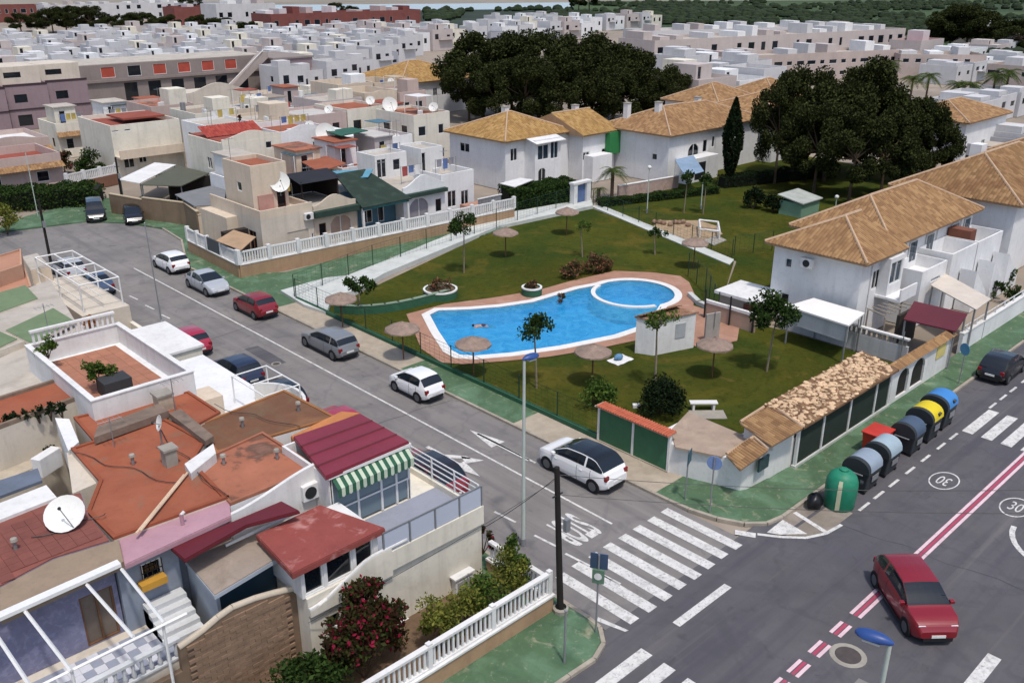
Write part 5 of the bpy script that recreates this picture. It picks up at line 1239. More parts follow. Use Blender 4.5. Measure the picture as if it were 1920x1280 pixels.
def dish(x, y, z, r, label, az=4.2, el=.55, mh=.5, group='satellite dishes on the roofs'):
    t = thing('satellite_dish', label, 'satellite dish', (x, y, z), group); MB().tube((x,y,z),(x,y,z+mh),.035,6).build('mast', GREY, t)
    d = Vector((math.cos(az)*math.cos(el), math.sin(az)*math.cos(el), math.sin(el))); q = Vector((0,0,1)).rotation_difference(d); c = Vector((x,y,z+mh+r*.35))
    m = MB(); m.lathe([(0,-r*.22),(r*.5,-r*.17),(r*.85,-r*.05),(r,r*.02),(r*1.01,0),(r*.84,-r*.075),(r*.5,-r*.2),(0,-r*.25)], (0,0,0), 20)
    m.v = [tuple(q @ Vector(p)+c) for p in m.v]; m.build('reflector', DISHM, t, smooth=50)
    f = q @ Vector((0,0,r*.75))+c; a = MB(); a.tube(q @ Vector((0,-r*.95,0))+c, f, .018, 5); a.build('feed_arm', GREY, t); MB().ball(f,.06,n=8,m=5).build('receiver', DARK, t); return t
def ac_unit(x, y, z, ang, label, s=1.0, group='air conditioners on walls and roofs'):
    t = thing('air_conditioner', label, 'air conditioner', (x, y, z), group); u = (math.cos(ang), math.sin(ang))
    MB().obox((x,y,z),u,0,0,.8*s,.32*s,.58*s).build('casing', WHITE, t, bevel=.02)
    n = Vector((u[1],-u[0],0)); c = Vector((x,y,z+.29*s))-u[0]*Vector((.12*s,0,0))+n*(.16*s); m = MB(); m.tube(c, c+n*.02, .22*s, 14); m.build('fan_grille', DARK, t); return t
def antenna(x, y, z, h, label, group='television aerials on the roofs'):
    t = thing('tv_aerial', label, 'aerial', (x, y, z), group); MB().tube((x,y,z),(x,y,z+h),.022,5).build('mast', GREY, t); m = MB()
    m.tube((x-.45,y,z+h*.92),(x+.45,y,z+h*.92),.014,4)
    for k in range(5): xx = x-.4+k*.2; m.tube((xx,y-.28,z+h*.92),(xx,y+.28,z+h*.92),.01,4)
    m.build('elements', GREY, t); return t
def chimney(t, x, y, z0, z1, s=.3, mat=None):
    MB().box(x-s,y-s,z0,x+s,y+s,z1).build('chimney', mat or CONC, t); MB().box(x-s-.06,y-s-.06,z1,x+s+.06,y+s+.06,z1+.08).build('chimney_cap', CONC, t)
def balustrade(name, label, a, b, z0, h, step, mat, bal='box', post_every=0, cap_w=.2, cat='balustrade', bw=.07, parent=None):
    a = Vector(a); b = Vector(b); d = (b-a); l = d.length; d.normalize(); mid = (a+b)/2; t = parent or thing(name, label, cat, (mid.x, mid.y, z0))
    MB().obox((mid.x,mid.y,z0+h-.1),(d.x,d.y),0,0,l,cap_w,.1).build('top_rail', mat, t); MB().obox((mid.x,mid.y,z0),(d.x,d.y),0,0,l,cap_w*.8,.07).build('bottom_rail', mat, t)
    ang = math.atan2(d.y, d.x)
    if bal == 'box': me = MB().box(-bw/2,-.03,.07,bw/2,.03,h-.1).mesh('baluster', mat)
    else: me = MB().lathe([(bw*.5,.07),(bw*.95,h*.3),(bw*.45,h*.55),(bw*.75,h*.75),(bw*.5,h-.1)],(0,0,0),8).mesh('baluster', mat, smooth=60)
    n = int(l/step)
    for i in range(n): p = a+d*(l*(i+.5)/n); inst('baluster', me, mat, t, (p.x,p.y,z0), ang)
    if post_every:
        pm = MB().box(-.09,-.09,0,.09,.09,h+.08).mesh('post', mat); k = max(1, round(l/post_every))
        for i in range(k+1): p = a+d*(l*i/k); inst('post', pm, mat, t, (p.x,p.y,z0), ang)
    return t
# roof and wall materials
RO = M('orange_roof_paint', C('#96573f'), .9, .16, .6, .3, 30, stain=[('#8a4630', .7, .48, .7, .6), ('#7d6350', .8, .56, .68, .6), ('#a15a3c', .5, .56, .72, .5)])
RSAL = M('salmon_roof_paint', C('#a2674f'), .9, .16, .6, .3, 30, stain=[('#8d5c4a', .7, .5, .7, .5), ('#463b33', .5, .5, .58, .85), ('#c8917c', .5, .56, .75, .5)])
RRED = M('red_roof_paint', C('#8a4640'), .9, .16, .7, .3, 30, stain=[('#b98a84', 1.2, .56, .68, .7), ('#7a3a35', .5, .5, .7, .6)])
RBRK = M('brick_red_roof', C('#7f4c43'), .9, .14, .5, .3, 30, stain=[('#7a4336', .6, .5, .7, .6), ('#a86a58', .5, .56, .75, .4)])
RBRN = M('brown_roof', C('#6f4d39'), .92, .16, .7, .4, 30, stain=[('#6a5d48', .8, .5, .7, .6), ('#8f6647', .5, .55, .7, .5)])
RMAR = M('maroon_sheet', C('#7d2f3d'), .5, .1, .6, stain=[('#6a2a36', .4, .5, .7, .5)])
RMAR2 = M('dark_red_sheet', C('#5e2029'), .55, .12, .6)
RPINK = M('pink_roof', C('#ad8791'), .9, .1, .6, .2, 30, stain=[('#987680', .6, .5, .7, .5)])
RGREY = M('grey_flat_roof', C('#978a7e'), .95, .16, .8, .4, 30, stain=[('#77695c', .8, .5, .7, .6), ('#b0a497', 1.1, .6, .75, .4)])
RBEI = M('beige_band', C('#8d7c6a'), .95, .14, .8, .3, 30, stain=[('#75675a', .8, .5, .7, .5)])
RGRN = M('green_roof_paint', C('#6d7f5f'), .9, .14, .6, .2, 30, stain=[('#586a4e', .6, .5, .7, .5)])
RPALE = M('pale_roof', C('#b3aba0'), .92, .14, .6, .3, 30, stain=[('#8f877d', .7, .5, .7, .5)])
LAV = M('lavender_tiled_wall', C('#73738c'), .7, .12, 3, stain=[('#8a8aa0', 5, .5, .6, .5)])
PERI = M('pale_blue_wall', C('#a4adb8'), .85, .08, .6, streak=.15)
BEIGW = M('beige_wall', C('#c9bfb0'), .9, .1, .6, .2, 30, streak=.28)
BEIGW2 = M('warm_beige_wall', C('#cfbfab'), .9, .1, .6, .2, 30, streak=.25)
MAUVE = M('mauve_wall', C('#8f7c80'), .9, .1, .4, streak=.15)

# ================================================================ NEAR LEFT BLOCK
# --- cream corner house
t = house = thing('cream_house', 'cream corner house with a wavy parapet and a glazed roof room', 'house', (-13.5, 6, 0))
v = Vol(t, -17.25, 3.15, -9.6, 9.0, -.05, 2.95, CREAM)
v.winp('S', 728, 1130, 760, 1168, 'sill', fm=M('pink_frame', C('#c7a79c'), .8)); v.winp('S', 612, 1150, 640, 1180, 'plain'); v.winp('S', 700, 1185, 735, 1210, 'plain')
v.win('W', 4.2, 5.2, 1, 2.0); v.done()
# projecting white grille box of the bathroom window
bx_, bz = PY(862, 1098, 3.15); MB().box(bx_-.42,2.86,bz-.75,bx_+.42,3.14,bz+.6).build('window_box', WHITE, t, bevel=.02); MB().box(bx_-.34,2.84,bz-.65,bx_+.34,2.862,bz+.45).build('window_box_grille', M('grey_louvre', C('#9b9c98'), .6, .15, 12), t)
MB().box(bx_-.5,2.8,bz+.62,bx_+.5,3.14,bz+.69).build('window_box_cap', WHITE, t)
# wavy parapet
pts = []; n = 20; xa, xb = -17.25, -13.9
for i in range(n+1):
    s = i/n; x = xa+(xb-xa)*s; z = 2.55+(3.42-2.55)*(.5-.5*math.cos(math.pi*min(1, s*1.2)))
    pts.append((x, z))
m = MB().ext([(xa,3.0,2.3)]+[(p[0],3.0,p[1]) for p in pts]+[(xb,3.0,2.3)], (0,.148,0)); m.box(xb,3.0,2.5,-9.6,3.148,3.28); m.build('parapet', CREAM, t)
MB().path([(p[0],3.07,p[1]+.02) for p in pts]+[(-13.2,3.07,3.44)], .07, 6).build('parapet_moulding', WHITE, t, smooth=60)
MB().box(-9.78,3.15,2.95,-9.6,9.0,3.2).build('parapet', CREAM, t)
MB().box(-14.3,3.152,2.95,-9.79,5.69,2.99).build('terrace_floor', M('lavender_tiles', C('#9296a2'), .6, .08, 1, stain=[('#7f8390', 1, .5, .7, .4)]), t)
# frosted glass railing of the terrace
rt = thing('glass_railing', 'frosted glass terrace railing on the cream corner house', 'railing', (-11.9, 3.1, 3.28)); fg = glass_mat('frosted_glass', '#b3bac9', .35)
xs = [-14.2,-13.05,-11.9,-10.75,-9.65]
for a, b in zip(xs[:-1], xs[1:]): MB().box(a+.05,3.05,3.32,b-.05,3.07,4.1).build('panel', fg, rt)
for x in xs: MB().box(x-.025,3.03,3.26,x+.025,3.09,4.16).build('post', GREY, rt)
MB().box(-14.2,3.035,4.12,-9.62,3.085,4.17).build('handrail', GREY, rt)
rt = thing('bar_railing', 'white bar railing on the street side of the glazed roof room', 'railing', (-9.69, 6, 3.2))
for y in (3.2,4.6,6.0,7.4,8.9): MB().box(-9.72,y-.025,3.2,-9.66,y+.025,4.15).build('post', WHITEM, rt)
for z in (3.45,3.7,3.95,4.15): MB().box(-9.71,3.2,z-.02,-9.67,8.9,z+.02).build('bar', WHITEM, rt)
# salmon roofed room over the wavy parapet
v = Vol(t, -17.35, 3.25, -14.3, 5.6, 2.95, 4.3, WHITE)
for (a, b) in ((-17.25,-16.5),(-16.4,-15.35),(-15.25,-14.5)): v.win('S', a, b, 3.0, 4.05, 'single')
v.done(); q = pblock(t, ((480,1003),(600,947),(722,990),(548,1076)), 4.3, 4.1, RRED, RRED, label='salmon red painted flat roof')
# glazed room with maroon sheet roof
gt = thing('roof_room', 'glazed roof room with ribbed maroon sheet roof and striped awning', 'roof room', (-12.8, 7.3, 2.99))
MB().box(-14.55,5.75,2.99,-14.45,8.95,5.35).build('wall', WHITE, gt); MB().box(-14.45,8.85,2.99,-11.0,8.95,5.35).build('wall', WHITE, gt); MB().box(-11.1,5.75,2.99,-11.0,8.85,3.9).build('wall', WHITE, gt)
cg = glass_mat('curtained_glass', '#6e7f88', .12)
xs = [-14.45,-13.35,-12.3,-11.6,-11.0]
for a, b in zip(xs[:-1], xs[1:]): MB().box(a+.04,5.8,3.05,b-.04,5.83,5.3).build('pane', cg, gt)
for x in xs: MB().box(x-.045,5.75,2.99,x+.045,5.87,5.35).build('frame_post', WHITEM, gt)
MB().box(-14.5,5.74,3.85,-11.0,5.76,3.92).build('frame_rail', WHITEM, gt)
MB().box(-14.6,5.62,5.3,-10.92,5.75,5.42).build('gutter', WHITEM, gt)
mr = pblock(gt, ((550,819),(676,776),(767,828),(610,894)), 5.5, 5.36, RMAR, RMAR, label='ribbed maroon sheet roof')
for k in (.25, .5, .75): a = P(550,819,5.54).lerp(P(610,894,5.54), k); b = P(676,776,5.54).lerp(P(767,828,5.54), k); MB().tube(a, b, .05, 5).build('seam', RMAR2, mr)
AWG = M('awning_green', C('#2d5a44'), .85, .1, 2); AWW = M('awning_white', C('#b9c4b0'), .85, .1, 2)
awn = thing('striped_awning', 'green and white striped awning under the maroon roof', 'awning', (-12.8, 5.5, 5.3))
for k in range(22):
    x0 = -14.45+k*(3.4/22); x1 = x0+3.4/22-.004; m = MB(); m.add([(x0,5.7,5.28),(x1,5.7,5.28),(x1,5.32,4.98),(x0,5.32,4.98)], [(0,1,2,3)]); m.add([(x0,5.32,4.98),(x1,5.32,4.98),(x1,5.32,4.66),((x0+x1)/2,5.32,4.6),(x0,5.32,4.66)], [(0,1,2,3,4)])
    m.build('stripe', AWG if k % 2 == 0 else AWW, awn)
# orange brick edge and salmon roofed block behind
pblock(t, ((545,818),(640,772),(676,775),(552,826)), 5.35, 3, M('orange_brick', C('#b8794a'), .9), M('orange_brick', '#b8794a'))
t2 = thing('salmon_house', 'house with a moss stained salmon flat roof and white curved gable wall', 'house', (-16, 8.5, 0))
pblock(t2, ((360,874),(493,813),(598,880),(432,948)), 5.0, 0, WHITE2, RSAL, .12, .1, M('salmon_edge', C('#9c6650'), .9))
a = P(432,968,4.9); b = P(603,890,4.9); n = 14; pts = []
for i in range(n+1): s = i/n; q = a.lerp(b, s); pts.append(Vector((q.x, q.y, 4.95+.5*(.5-.5*math.cos(math.pi*s)))))
MB().ext([Vector((a.x,a.y,3.0))]+pts+[Vector((b.x,b.y,3.0))], (0,.14,0)).build('gable_wall', WHITE, t2)
ax_, ay_ = pix(582, 925, 4.3); ac_unit(ax_, ay_-.1, 4.2, 0, 'white air conditioner on the gable beside the maroon roof room', 1.1)
# brown roofed house
t3 = thing('brown_roof_house', 'house with a plain brown flat roof beside the maroon roof', 'house', (-14, 12, 0))
pblock(t3, ((366,800),(533,733),(631,784),(405,851)), 4.95, 0, WHITE2, RBRN, .08, .12, M('brown_edge', C('#97673f'), .9))
# orange roofed house
t4 = thing('orange_roof_house', 'house with a large bright orange painted flat roof', 'house', (-19, 11, 0))
pblock(t4, ((133,843),(310,787),(386,829),(362,868),(427,935),(213,1012),(163,962),(186,904)), 5.1, 0, BEIGW, RO, .1, .14, M('orange_edge', C('#8e4d35'), .9))
pblock(t4, ((138,785),(353,735),(414,775),(368,800),(318,783),(178,832)), 5.05, 0, BEIGW, RO, .1, .12, M('orange_edge', '#8e4d35'))
m = MB(); q = [P(185,812,5.2),P(300,768,5.2),P(318,782,5.2),P(178,833,5.2)]; MB().ext(q, (0,0,.3)).build('dirty_parapet', M('mossy_concrete', C('#7c6c60'), .95, .25, 1.5, .4, 20, stain=[('#4c463f', 1.2, .5, .7, .7), ('#9a5a40', 1.0, .6, .7, .6)]), t4)
q = [P(318,783,5.2),P(340,775,5.2),P(402,826,5.2),P(386,836,5.2)]; MB().ext(q, (0,0,.22)).build('dirty_parapet', M('mossy_concrete', '#7c6c60'), t4)
q = [P(346,870,5.4),P(400,832,5.4),P(405,850,5.4),P(358,888,5.4)]; MB().ext([v-Vector((0,0,.4)) for v in q], (0,0,.42)).build('white_parapet', WHITE, t4)
x, y = pix(320, 872, 5.1); chimney(t4, x, y, 5.1, 5.8, .22); x, y = pix(308, 765, 5.1); chimney(t4, x, y, 5.0, 5.75, .3, M('pale_concrete', C('#b8a994'), .9))
dx, dy = pix(307, 850, 5.1); dish(dx, dy, 5.1, .3, 'small white dish edge-on above the orange roof chimney', 3.0, .3, 1.2)
m = MB(); a = P(345,890,5.25); b = P(255,1000,5.3); m.tube(a, b, .045, 6); m.tube(a+Vector((.16,.06,0)), b+Vector((.16,.06,0)), .045, 6)
o = m.build('roof_pipe', M('cream_pipe', C('#cdb49a'), .6), origin=a); tag(o, 'pair of cream pipes lying over the orange roof', 'pipe')
# far left orange strip and its courtyard
t5 = thing('courtyard_house', 'orange topped house with a sunken beige courtyard at the left edge', 'house', (-22, 15, 0))
pblock(t5, ((-90,778),(117,712),(152,748),(-90,838)), 5.2, 0, BEIGW, RO, .18, .16, M('mossy_edge', C('#837263'), .95, .25, 1.5, stain=[('#5a5148', 1.2, .5, .7, .6)]))
m = MB(); 
pblock(t5, ((-90,838),(150,750),(135,790),(120,845),(60,880),(-90,940)), 3.4, 0, BEIGW, M('courtyard_wall_tone', C('#b3a896'), .9, .1, 1, streak=.3))
q = [P(103,783,5.1),P(130,785,5.1),P(148,828,5.1),P(128,845,5.1)]; MB().ext([v-Vector((0,0,1.6)) for v in q], (0,0,1.6)).build('wall', WHITE2, t5)
q = [P(125,848,4.9),P(150,852,4.9),P(186,903,4.9),P(136,925,4.9)]; MB().ext([v-Vector((0,0,1.8)) for v in q], (0,0,1.8)).build('wall', BEIGW, t5)
x, y = pix(92, 880, 3.5); ac_unit(x, y, 3.45, .5, 'grey air conditioner in the beige courtyard at the left edge', 1.4)
bush(0,0,.35,.35,.5,350,8,91,L_CYP,'dark pot plant in the beige courtyard', z0=3.4, xy=pix(93,845,3.8), leaf=.12)
q = [P(0,905,4.2),P(72,882,4.2),P(80,905,4.2),P(0,935,4.2)]; o = MB().ext(q, (0,0,.12)).build('blue_canopy', M('slate_blue_sheet', C('#67707f'), .6), origin=q[0]); tag(o, 'slate blue sheet canopy over the courtyard', 'canopy')
# brick red slab with big dish
t6 = thing('terrace_house', 'house with brick red roof slab, white pergola and chequered terrace', 'house', (-23.5, 8, 0))
pblock(t6, ((-90,1030),(-90,1000),(107,934),(152,924),(166,965),(207,1014),(100,1047),(0,1100),(-90,1150)), 5.2, 2.4, LAV, RBRK, 0)
_poly = [V2(*p_, 5.2) for p_ in ((-20,1000),(107,934),(152,924),(166,965),(207,1014),(100,1047),(-20,1112))]
def in_poly(q, lp):
    c = False
    for i_ in range(len(lp)):
        a_, b_ = lp[i_], lp[i_-1]
        if (a_[1] > q[1]) != (b_[1] > q[1]) and q[0] < (b_[0]-a_[0])*(q[1]-a_[1])/(b_[1]-a_[1])+a_[0]: c = not c
    return c
RTILE = M('red_roof_tile', C('#7f4c43'), .85, .16, 2, rnd=.3, stain=[('#6a3d36', .8, .5, .7, .5)]); rtm = MB().box(-.19,-.19,0,.19,.19,.025).mesh('tile', RTILE)
for i_ in range(24):
    for j_ in range(22):
        c_ = (-27+i_*.39, 5.2+j_*.39)
        if all(in_poly((c_[0]+a_, c_[1]+b_), _poly) for a_ in (-.18,.18) for b_ in (-.18,.18)): inst('tile', rtm, RTILE, t6, (*c_, 5.24))
q = [P(-90,980,5.3),P(87,911,5.3),P(107,934,5.3),P(-90,1012,5.3)]; MB().ext([v-Vector((0,0,.5)) for v in q], (0,0,.55)).build('white_parapet', WHITE, t6)
q = [P(0,1101,5.22),P(100,1048,5.22),P(208,1015,5.22),P(222,1013,5.2),P(232,1052,5.0),P(0,1158,5.0)]; MB().ext([v-Vector((0,0,.25)) for v in q], (0,0,.25)).build('roof_band', RBEI, t6)
dx, dy = pix(126, 988, 5.2); dish(dx, dy, 5.2, .64, 'big white dish on the brick red roof at the lower left', 4.1, .9, .3)
# pink strip, dark red strip, grey flat roof
t7 = thing('pink_roof_house', 'pink roofed house squeezed between orange and dark red roofs', 'house', (-20, 6.8, 0))
pblock(t7, ((222,1008),(300,985),(430,928),(433,968),(234,1060)), 5.0, 4.85, RPINK, RPINK, 0); MB().box(-19.9,6.9,2.0,-17.9,7.1,4.8).build('wall', M('blue_grey_wall', C('#878f9b'), .85, .08, 1, streak=.2), t7)
x, y = pix(343, 985, 5.0); MB().tube((x,y,5),(x,y,5.45),.07,8).build('vent_pipe', RPINK, t7); MB().tube((x,y,5.42),(x+.12,y,5.5),.06,8).build('vent_cowl', WHITE, t7)
t8 = thing('grey_roof_house', 'house with a stained grey flat roof above the brown stone wall', 'house', (-18.6, 5, 0))
pblock(t8, ((320,1027),(528,940),(562,958),(462,985),(346,1050)), 4.8, 4.7, RMAR2, RMAR2, 0, roofname='sheet_roof'); pblock(t8, ((346,1050),(462,985),(523,1045),(402,1117)), 3.85, 3.7, PERI, RGREY, 0)
p0, p1_, p2_ = P(350,1056,3.7), P(404,1113,3.7), P(520,1046,3.7)
MB().ext([p0, p1_, p1_-Vector((0,0,2.6)), p0-Vector((0,0,2.6))], (.14,.06,0)).build('wall', PERI, t8)
MB().ext([p1_+Vector((.15,.25,0)), p2_+Vector((0,.25,0)), p2_+Vector((0,.25,-1.6)), p1_+Vector((.15,.25,-1.6))], (0,.05,0)).build('window_band', glass_mat('teal_glass','#2c4350',.1), t8)
MB().tube(p1_+Vector((0,.05,.05)), p2_+Vector((0,.05,.05)), .06, 6).build('gutter', WHITEM, t8)
a = P(423,1022,4.1); b = P(560,958,4.35); MB().tube(a, b, .06, 6).build('edge_pipe', WHITE, t8)
# terrace front of t6: chequered floor, door wall, pergola, stairs
FZ = 2.2
MB().box(-26.5,4.3,-.05,-20.6,8.2,FZ-.03).build('terrace_base', BEIGW, t6)
cols = (M('tile_white', C('#c9cbd2'), .5, .06, 2), M('tile_grey', C('#9197a6'), .5, .08, 2))
tms = [MB().box(-.165,-.165,0,.165,.165,.02).mesh('tile', c) for c in cols]
for i in range(17):
    for j in range(6):
        x, y = -26.2+i*.34, 4.5+j*.34; k = (i+j) % 2
        if RND.random() < .12: k = 1-k
        inst('tile', tms[k], cols[k], t6, (x, y, FZ-.03))
wv = Vol(t6, -27, 6.75, -21.9, 7.3, FZ-.02, 5.0, LAV)
wv.winp('S', 155, 1105, 222, 1215, 'door', fm=WOOD, pane=M('door_brown', C('#6e6258'), .6)); wv.win('S', -22.6, -22.05, FZ+.1, FZ+2.1, 'door', fm=WHITEM); wv.done()
MB().box(-27,6.6,4.55,-21.9,6.74,4.8).build('valance', M('beige_awning', C('#b59a80'), .9, .1, 2), t6)
a = P(-90,1205,5.0); b = P(228,1062,5.0); MB().ext([a, b, b+Vector((0,.3,0)), a+Vector((0,.3,0))], (0,0,.12)).build('white_beam', WHITEM, t6)
for (p, q) in (((228,1066),(308,1166)),((163,1095),(250,1193)),((47,1145),(134,1257)),((-10,1185),(60,1290))): MB().tube(P(*p,4.95), P(*q,4.8), .055, 4).build('pergola_beam', WHITEM, t6)
MB().tube(P(60,1292,4.75), P(350,1149,4.75), .05, 4).build('pergola_beam', WHITEM, t6)
for q in ((305,1168),(134,1256)): p = P(*q,4.75); MB().tube((p.x,p.y,FZ),(p.x,p.y,4.75),.045,6).build('pergola_post', WHITEM, t6)
balustrade('terrace_balustrade', 'short pale balustrade at the front of the chequered terrace', (-26.5,4.2), (-21.1,4.35), FZ, .75, .26, M('pale_stone', C('#c3c5c6'), .8, .1, 2), bal='lathe', bw=.09)
# grilled window wall with yellow flower box and stairs
wv = Vol(t7, -21.85, 6.6, -19.9, 7.0, 2.0, 4.75, M('blue_grey_wall', C('#878f9b'), .85, .08, 1, streak=.2)); wv.winp('S', 264, 1050, 305, 1085, 'grille'); wv.done()
bxx, bzz = PY(286, 1090, 6.4); o = MB().box(bxx-.42,6.2,bzz-.12,bxx+.42,6.55,bzz+.12).build('flower_box', M('yellow_box', C('#b98a35'), .8), origin=(bxx,6.4,bzz)); tag(o, 'yellow flower box under the barred window', 'flower box')
st = thing('stairs', 'white stairs beside the chequered terrace', 'stairs', (-20.4, 5.6, FZ))
for k in range(5): MB().box(-21.3,5.0+k*.28,FZ,-20.0,6.55,FZ+.16+k*.17).build('step', M('pale_stone', '#c3c5c6'), st)
# stone clad garden wall with stepped bricks
t9 = thing('stone_wall', 'brown stone clad wall with a curved white coping at the lower left', 'wall', (-19, 4.1, 0))
_cp = [(-24.5, 2.0)]+[PY(a, b, 3.85) for a, b in ((337,1217),(360,1201),(382,1185),(410,1161),(437,1142),(480,1125),(515,1115),(556,1105))]
def wtop(x):
    for (xa_, za_), (xb_, zb_) in zip(_cp[:-1], _cp[1:]):
        if x <= xb_: return za_+(zb_-za_)*(x-xa_)/(xb_-xa_)
    return _cp[-1][1]
pl = _cp[1:]
BRK = M('cladding_brick', C('#8f7661'), .92, .2, 3, .3, 30, rnd=.4)
MB().ext([(-24.5,3.85,-.05),(-24.5,3.85,2.0),(pl[0][0]-.02,3.85,2.05)]+[(x,3.85,z) for x, z in pl]+[(pl[-1][0],3.85,-.05)], (0,.2,0)).build('wall_core', M('mortar', C('#7a6654'), .95, .2, 2), t9)
MB().path([(x,3.92,z+.04) for x, z in pl], .11, 6).build('coping', M('coping_cream', C('#c6b9a6'), .85, .1, 2), t9, smooth=60)
bm_ = MB().box(-.195,-.045,-.062,.195,.02,.062).mesh('brick', BRK); row = 0; zz = .08
while zz < 3.2:
    off = .2 if row % 2 else 0
    for i in range(-2, 12):
        x = -21.1+.2+off+i*.4
        if x-.2 < -21.12 or x+.2 > -17.33 or zz+.07 > min(wtop(x-.2), wtop(x+.2)): continue
        o = inst('brick', bm_, BRK, t9, (x, 3.84+U(-.015,.012), zz)); 
    zz += .136; row += 1
# --- white roof terrace house
t10 = thing('white_terrace_house', 'white house with a walled terracotta roof terrace', 'house', (-16.5, 20, 0))
Z = 5.0
MB().box(-18.75,16.5,0,-14.4,24.7,Z).build('wall', WHITE2, t10); MB().box(-14.4,12.9,0,-10.2,18.5,3.1).build('wall', WHITE2, t10)
MB().box(-14.4,18.5,0,-9.9,25.8,2.6).build('wall', WHITE2, t10)
ring_parapet(t10, -18.75, 16.5, -14.4, 24.7, Z, .95, WHITE, .18, WHITE)
tt = [M('terracotta_tile', C('#a6735c'), .8, .14, 2, rnd=.3)]; tme = MB().box(-.245,-.245,0,.245,.245,.03).mesh('tile', tt[0])
for i in range(7):
    for j in range(15): inst('tile', tme, tt[0], t10, (-18.2+i*.5+.05, 17.0+j*.5, Z))
balustrade('roof_balustrade', 'white balustrade at the back of the terracotta roof terrace', (-18.5,24.55), (-14.6,24.55), Z+.95, .7, .24, WHITE, bal='box', bw=.11)
o = MB().box(-17.6,18.3,Z+.03,-16.4,19.3,Z+.75).build('planter_box', M('dark_box', C('#3a3c3e'), .7), origin=(-17,18.8,Z), bevel=.03); tag(o, 'dark grey planter box on the terracotta roof terrace', 'planter')
bush(0,0,.75,.7,.6,900,14,93,L_MID,'leafy green plant behind the dark roof terrace box', z0=Z+.5, xy=(-17.4,19.5), leaf=.16)
bush(0,0,.5,.5,.7,500,10,94,L_MID,'green pot plant at the back corner of the roof terrace', z0=Z+.6, xy=(-18.2,23.4), leaf=.15)
bush(0,0,.45,.45,.5,400,8,95,leaf_mat('orange_flowers','#7a4a1e','#b5651e'),'round orange flowering pot plant behind the roof balustrade', z0=4.6, xy=pix(168,600,5), leaf=.13)
for k in range(6): bush(0,0,.3,.3,.5,160,5,96+k,L_CYP,'dark spiky pot plant, %s in the row along the orange roof' % ['first','second','third','fourth','fifth','last'][k], z0=4.9, xy=(-21.6+k*.42,18.6-.1*k), leaf=.14)
# lower balconies with round front and pergola bars towards the street
def fan(cx, cy, r, a0, a1, z0, z1, n=10): return [(cx, cy)]+arc(cx, cy, r, a0, a1, n)
BAL = M('balcony_cream', C('#c4bcae'), .9, .1, .8, .2, 30, streak=.2)
MB().prism(fan(-12.3,15.6,2.3,-80,60,0,0), 3.1, 3.2).build('balcony_floor', BAL, t10)
m = MB(); pl = arc(-12.3,15.6,2.3,-80,60,12)
for a, b in zip(pl[:-1], pl[1:]): mid = ((a[0]+b[0])/2,(a[1]+b[1])/2); d = Vector((b[0]-a[0],b[1]-a[1])); m.obox((mid[0],mid[1],3.1),tuple(d.normalized()),0,0,d.length if d.length > .1 else .5,.14,.9)
m.build('balcony_wall', WHITE, t10)
MB().box(-14.38,12.9,3.1,-10.2,13.05,3.9).build('parapet', WHITE, t10); MB().box(-14.39,17.0,3.1,-13,18.4,4.2).build('step_block', BEIGW2, t10)
o = MB().box(-11.9,13.6,3.22,-11.2,14.3,4.0).build('patio_cover', DARK, origin=(-11.5,14,3.2), bevel=.05); tag(o, 'dark covered seat on the cream roof balcony', 'seat')
pg = thing('bar_pergola', 'white bar pergola over the cream balcony by the navy car', 'pergola', (-10.5, 16.5, 3.1))
for x, y in ((-12.0,15.0),(-10.2,15.0),(-12.0,18.0),(-10.2,18.0)): MB().tube((x,y,3.1),(x,y,4.5),.035,6).build('post', WHITEM, pg)
for (a, b) in (((-12.0,15.0),(-10.2,15.0)),((-12.0,18.0),(-10.2,18.0)),((-12.0,15.0),(-12.0,18.0)),((-10.2,15.0),(-10.2,18.0)),((-12.0,16.5),(-10.2,16.5))): MB().tube((*a,4.5),(*b,4.5),.035,5).build('beam', WHITEM, pg)
# white block with tank beside the red car
MB().box(-12.3,26.6,0,-9.55,31.4,2.75).build('wall', CREAM, t10); MB().box(-9.57,27.2,.1,-9.5,28.1,2.2).build('door', WOOD, t10); MB().box(-12.4,26.5,2.75,-9.45,31.5,2.88).build('roof', WHITE, t10)
bk = thing('folded_bicycle', 'dark bicycle leaning on the cream roof beside the white block', 'bicycle', (-13.2, 26.5, 2.6))
for dx_ in (-.5, .5): 
    m = MB(); c = Vector((-13.2+dx_*.3, 26.5+dx_, 2.95)); pr = [c+Vector((.05*math.cos(a), .33*math.cos(a), .33*math.sin(a))) for a in [6.283*k/16 for k in range(17)]]; m.path(pr, .025, 5).build('wheel', BLACK, bk)
MB().path([(-13.35,26.0,2.95),(-13.25,26.35,3.4),(-13.1,26.8,3.4),(-13.05,27.0,2.95)], .02, 5).build('frame', DARK, bk); MB().box(-13.35,26.25,3.42,-13.2,26.45,3.48).build('saddle', DARK, bk)
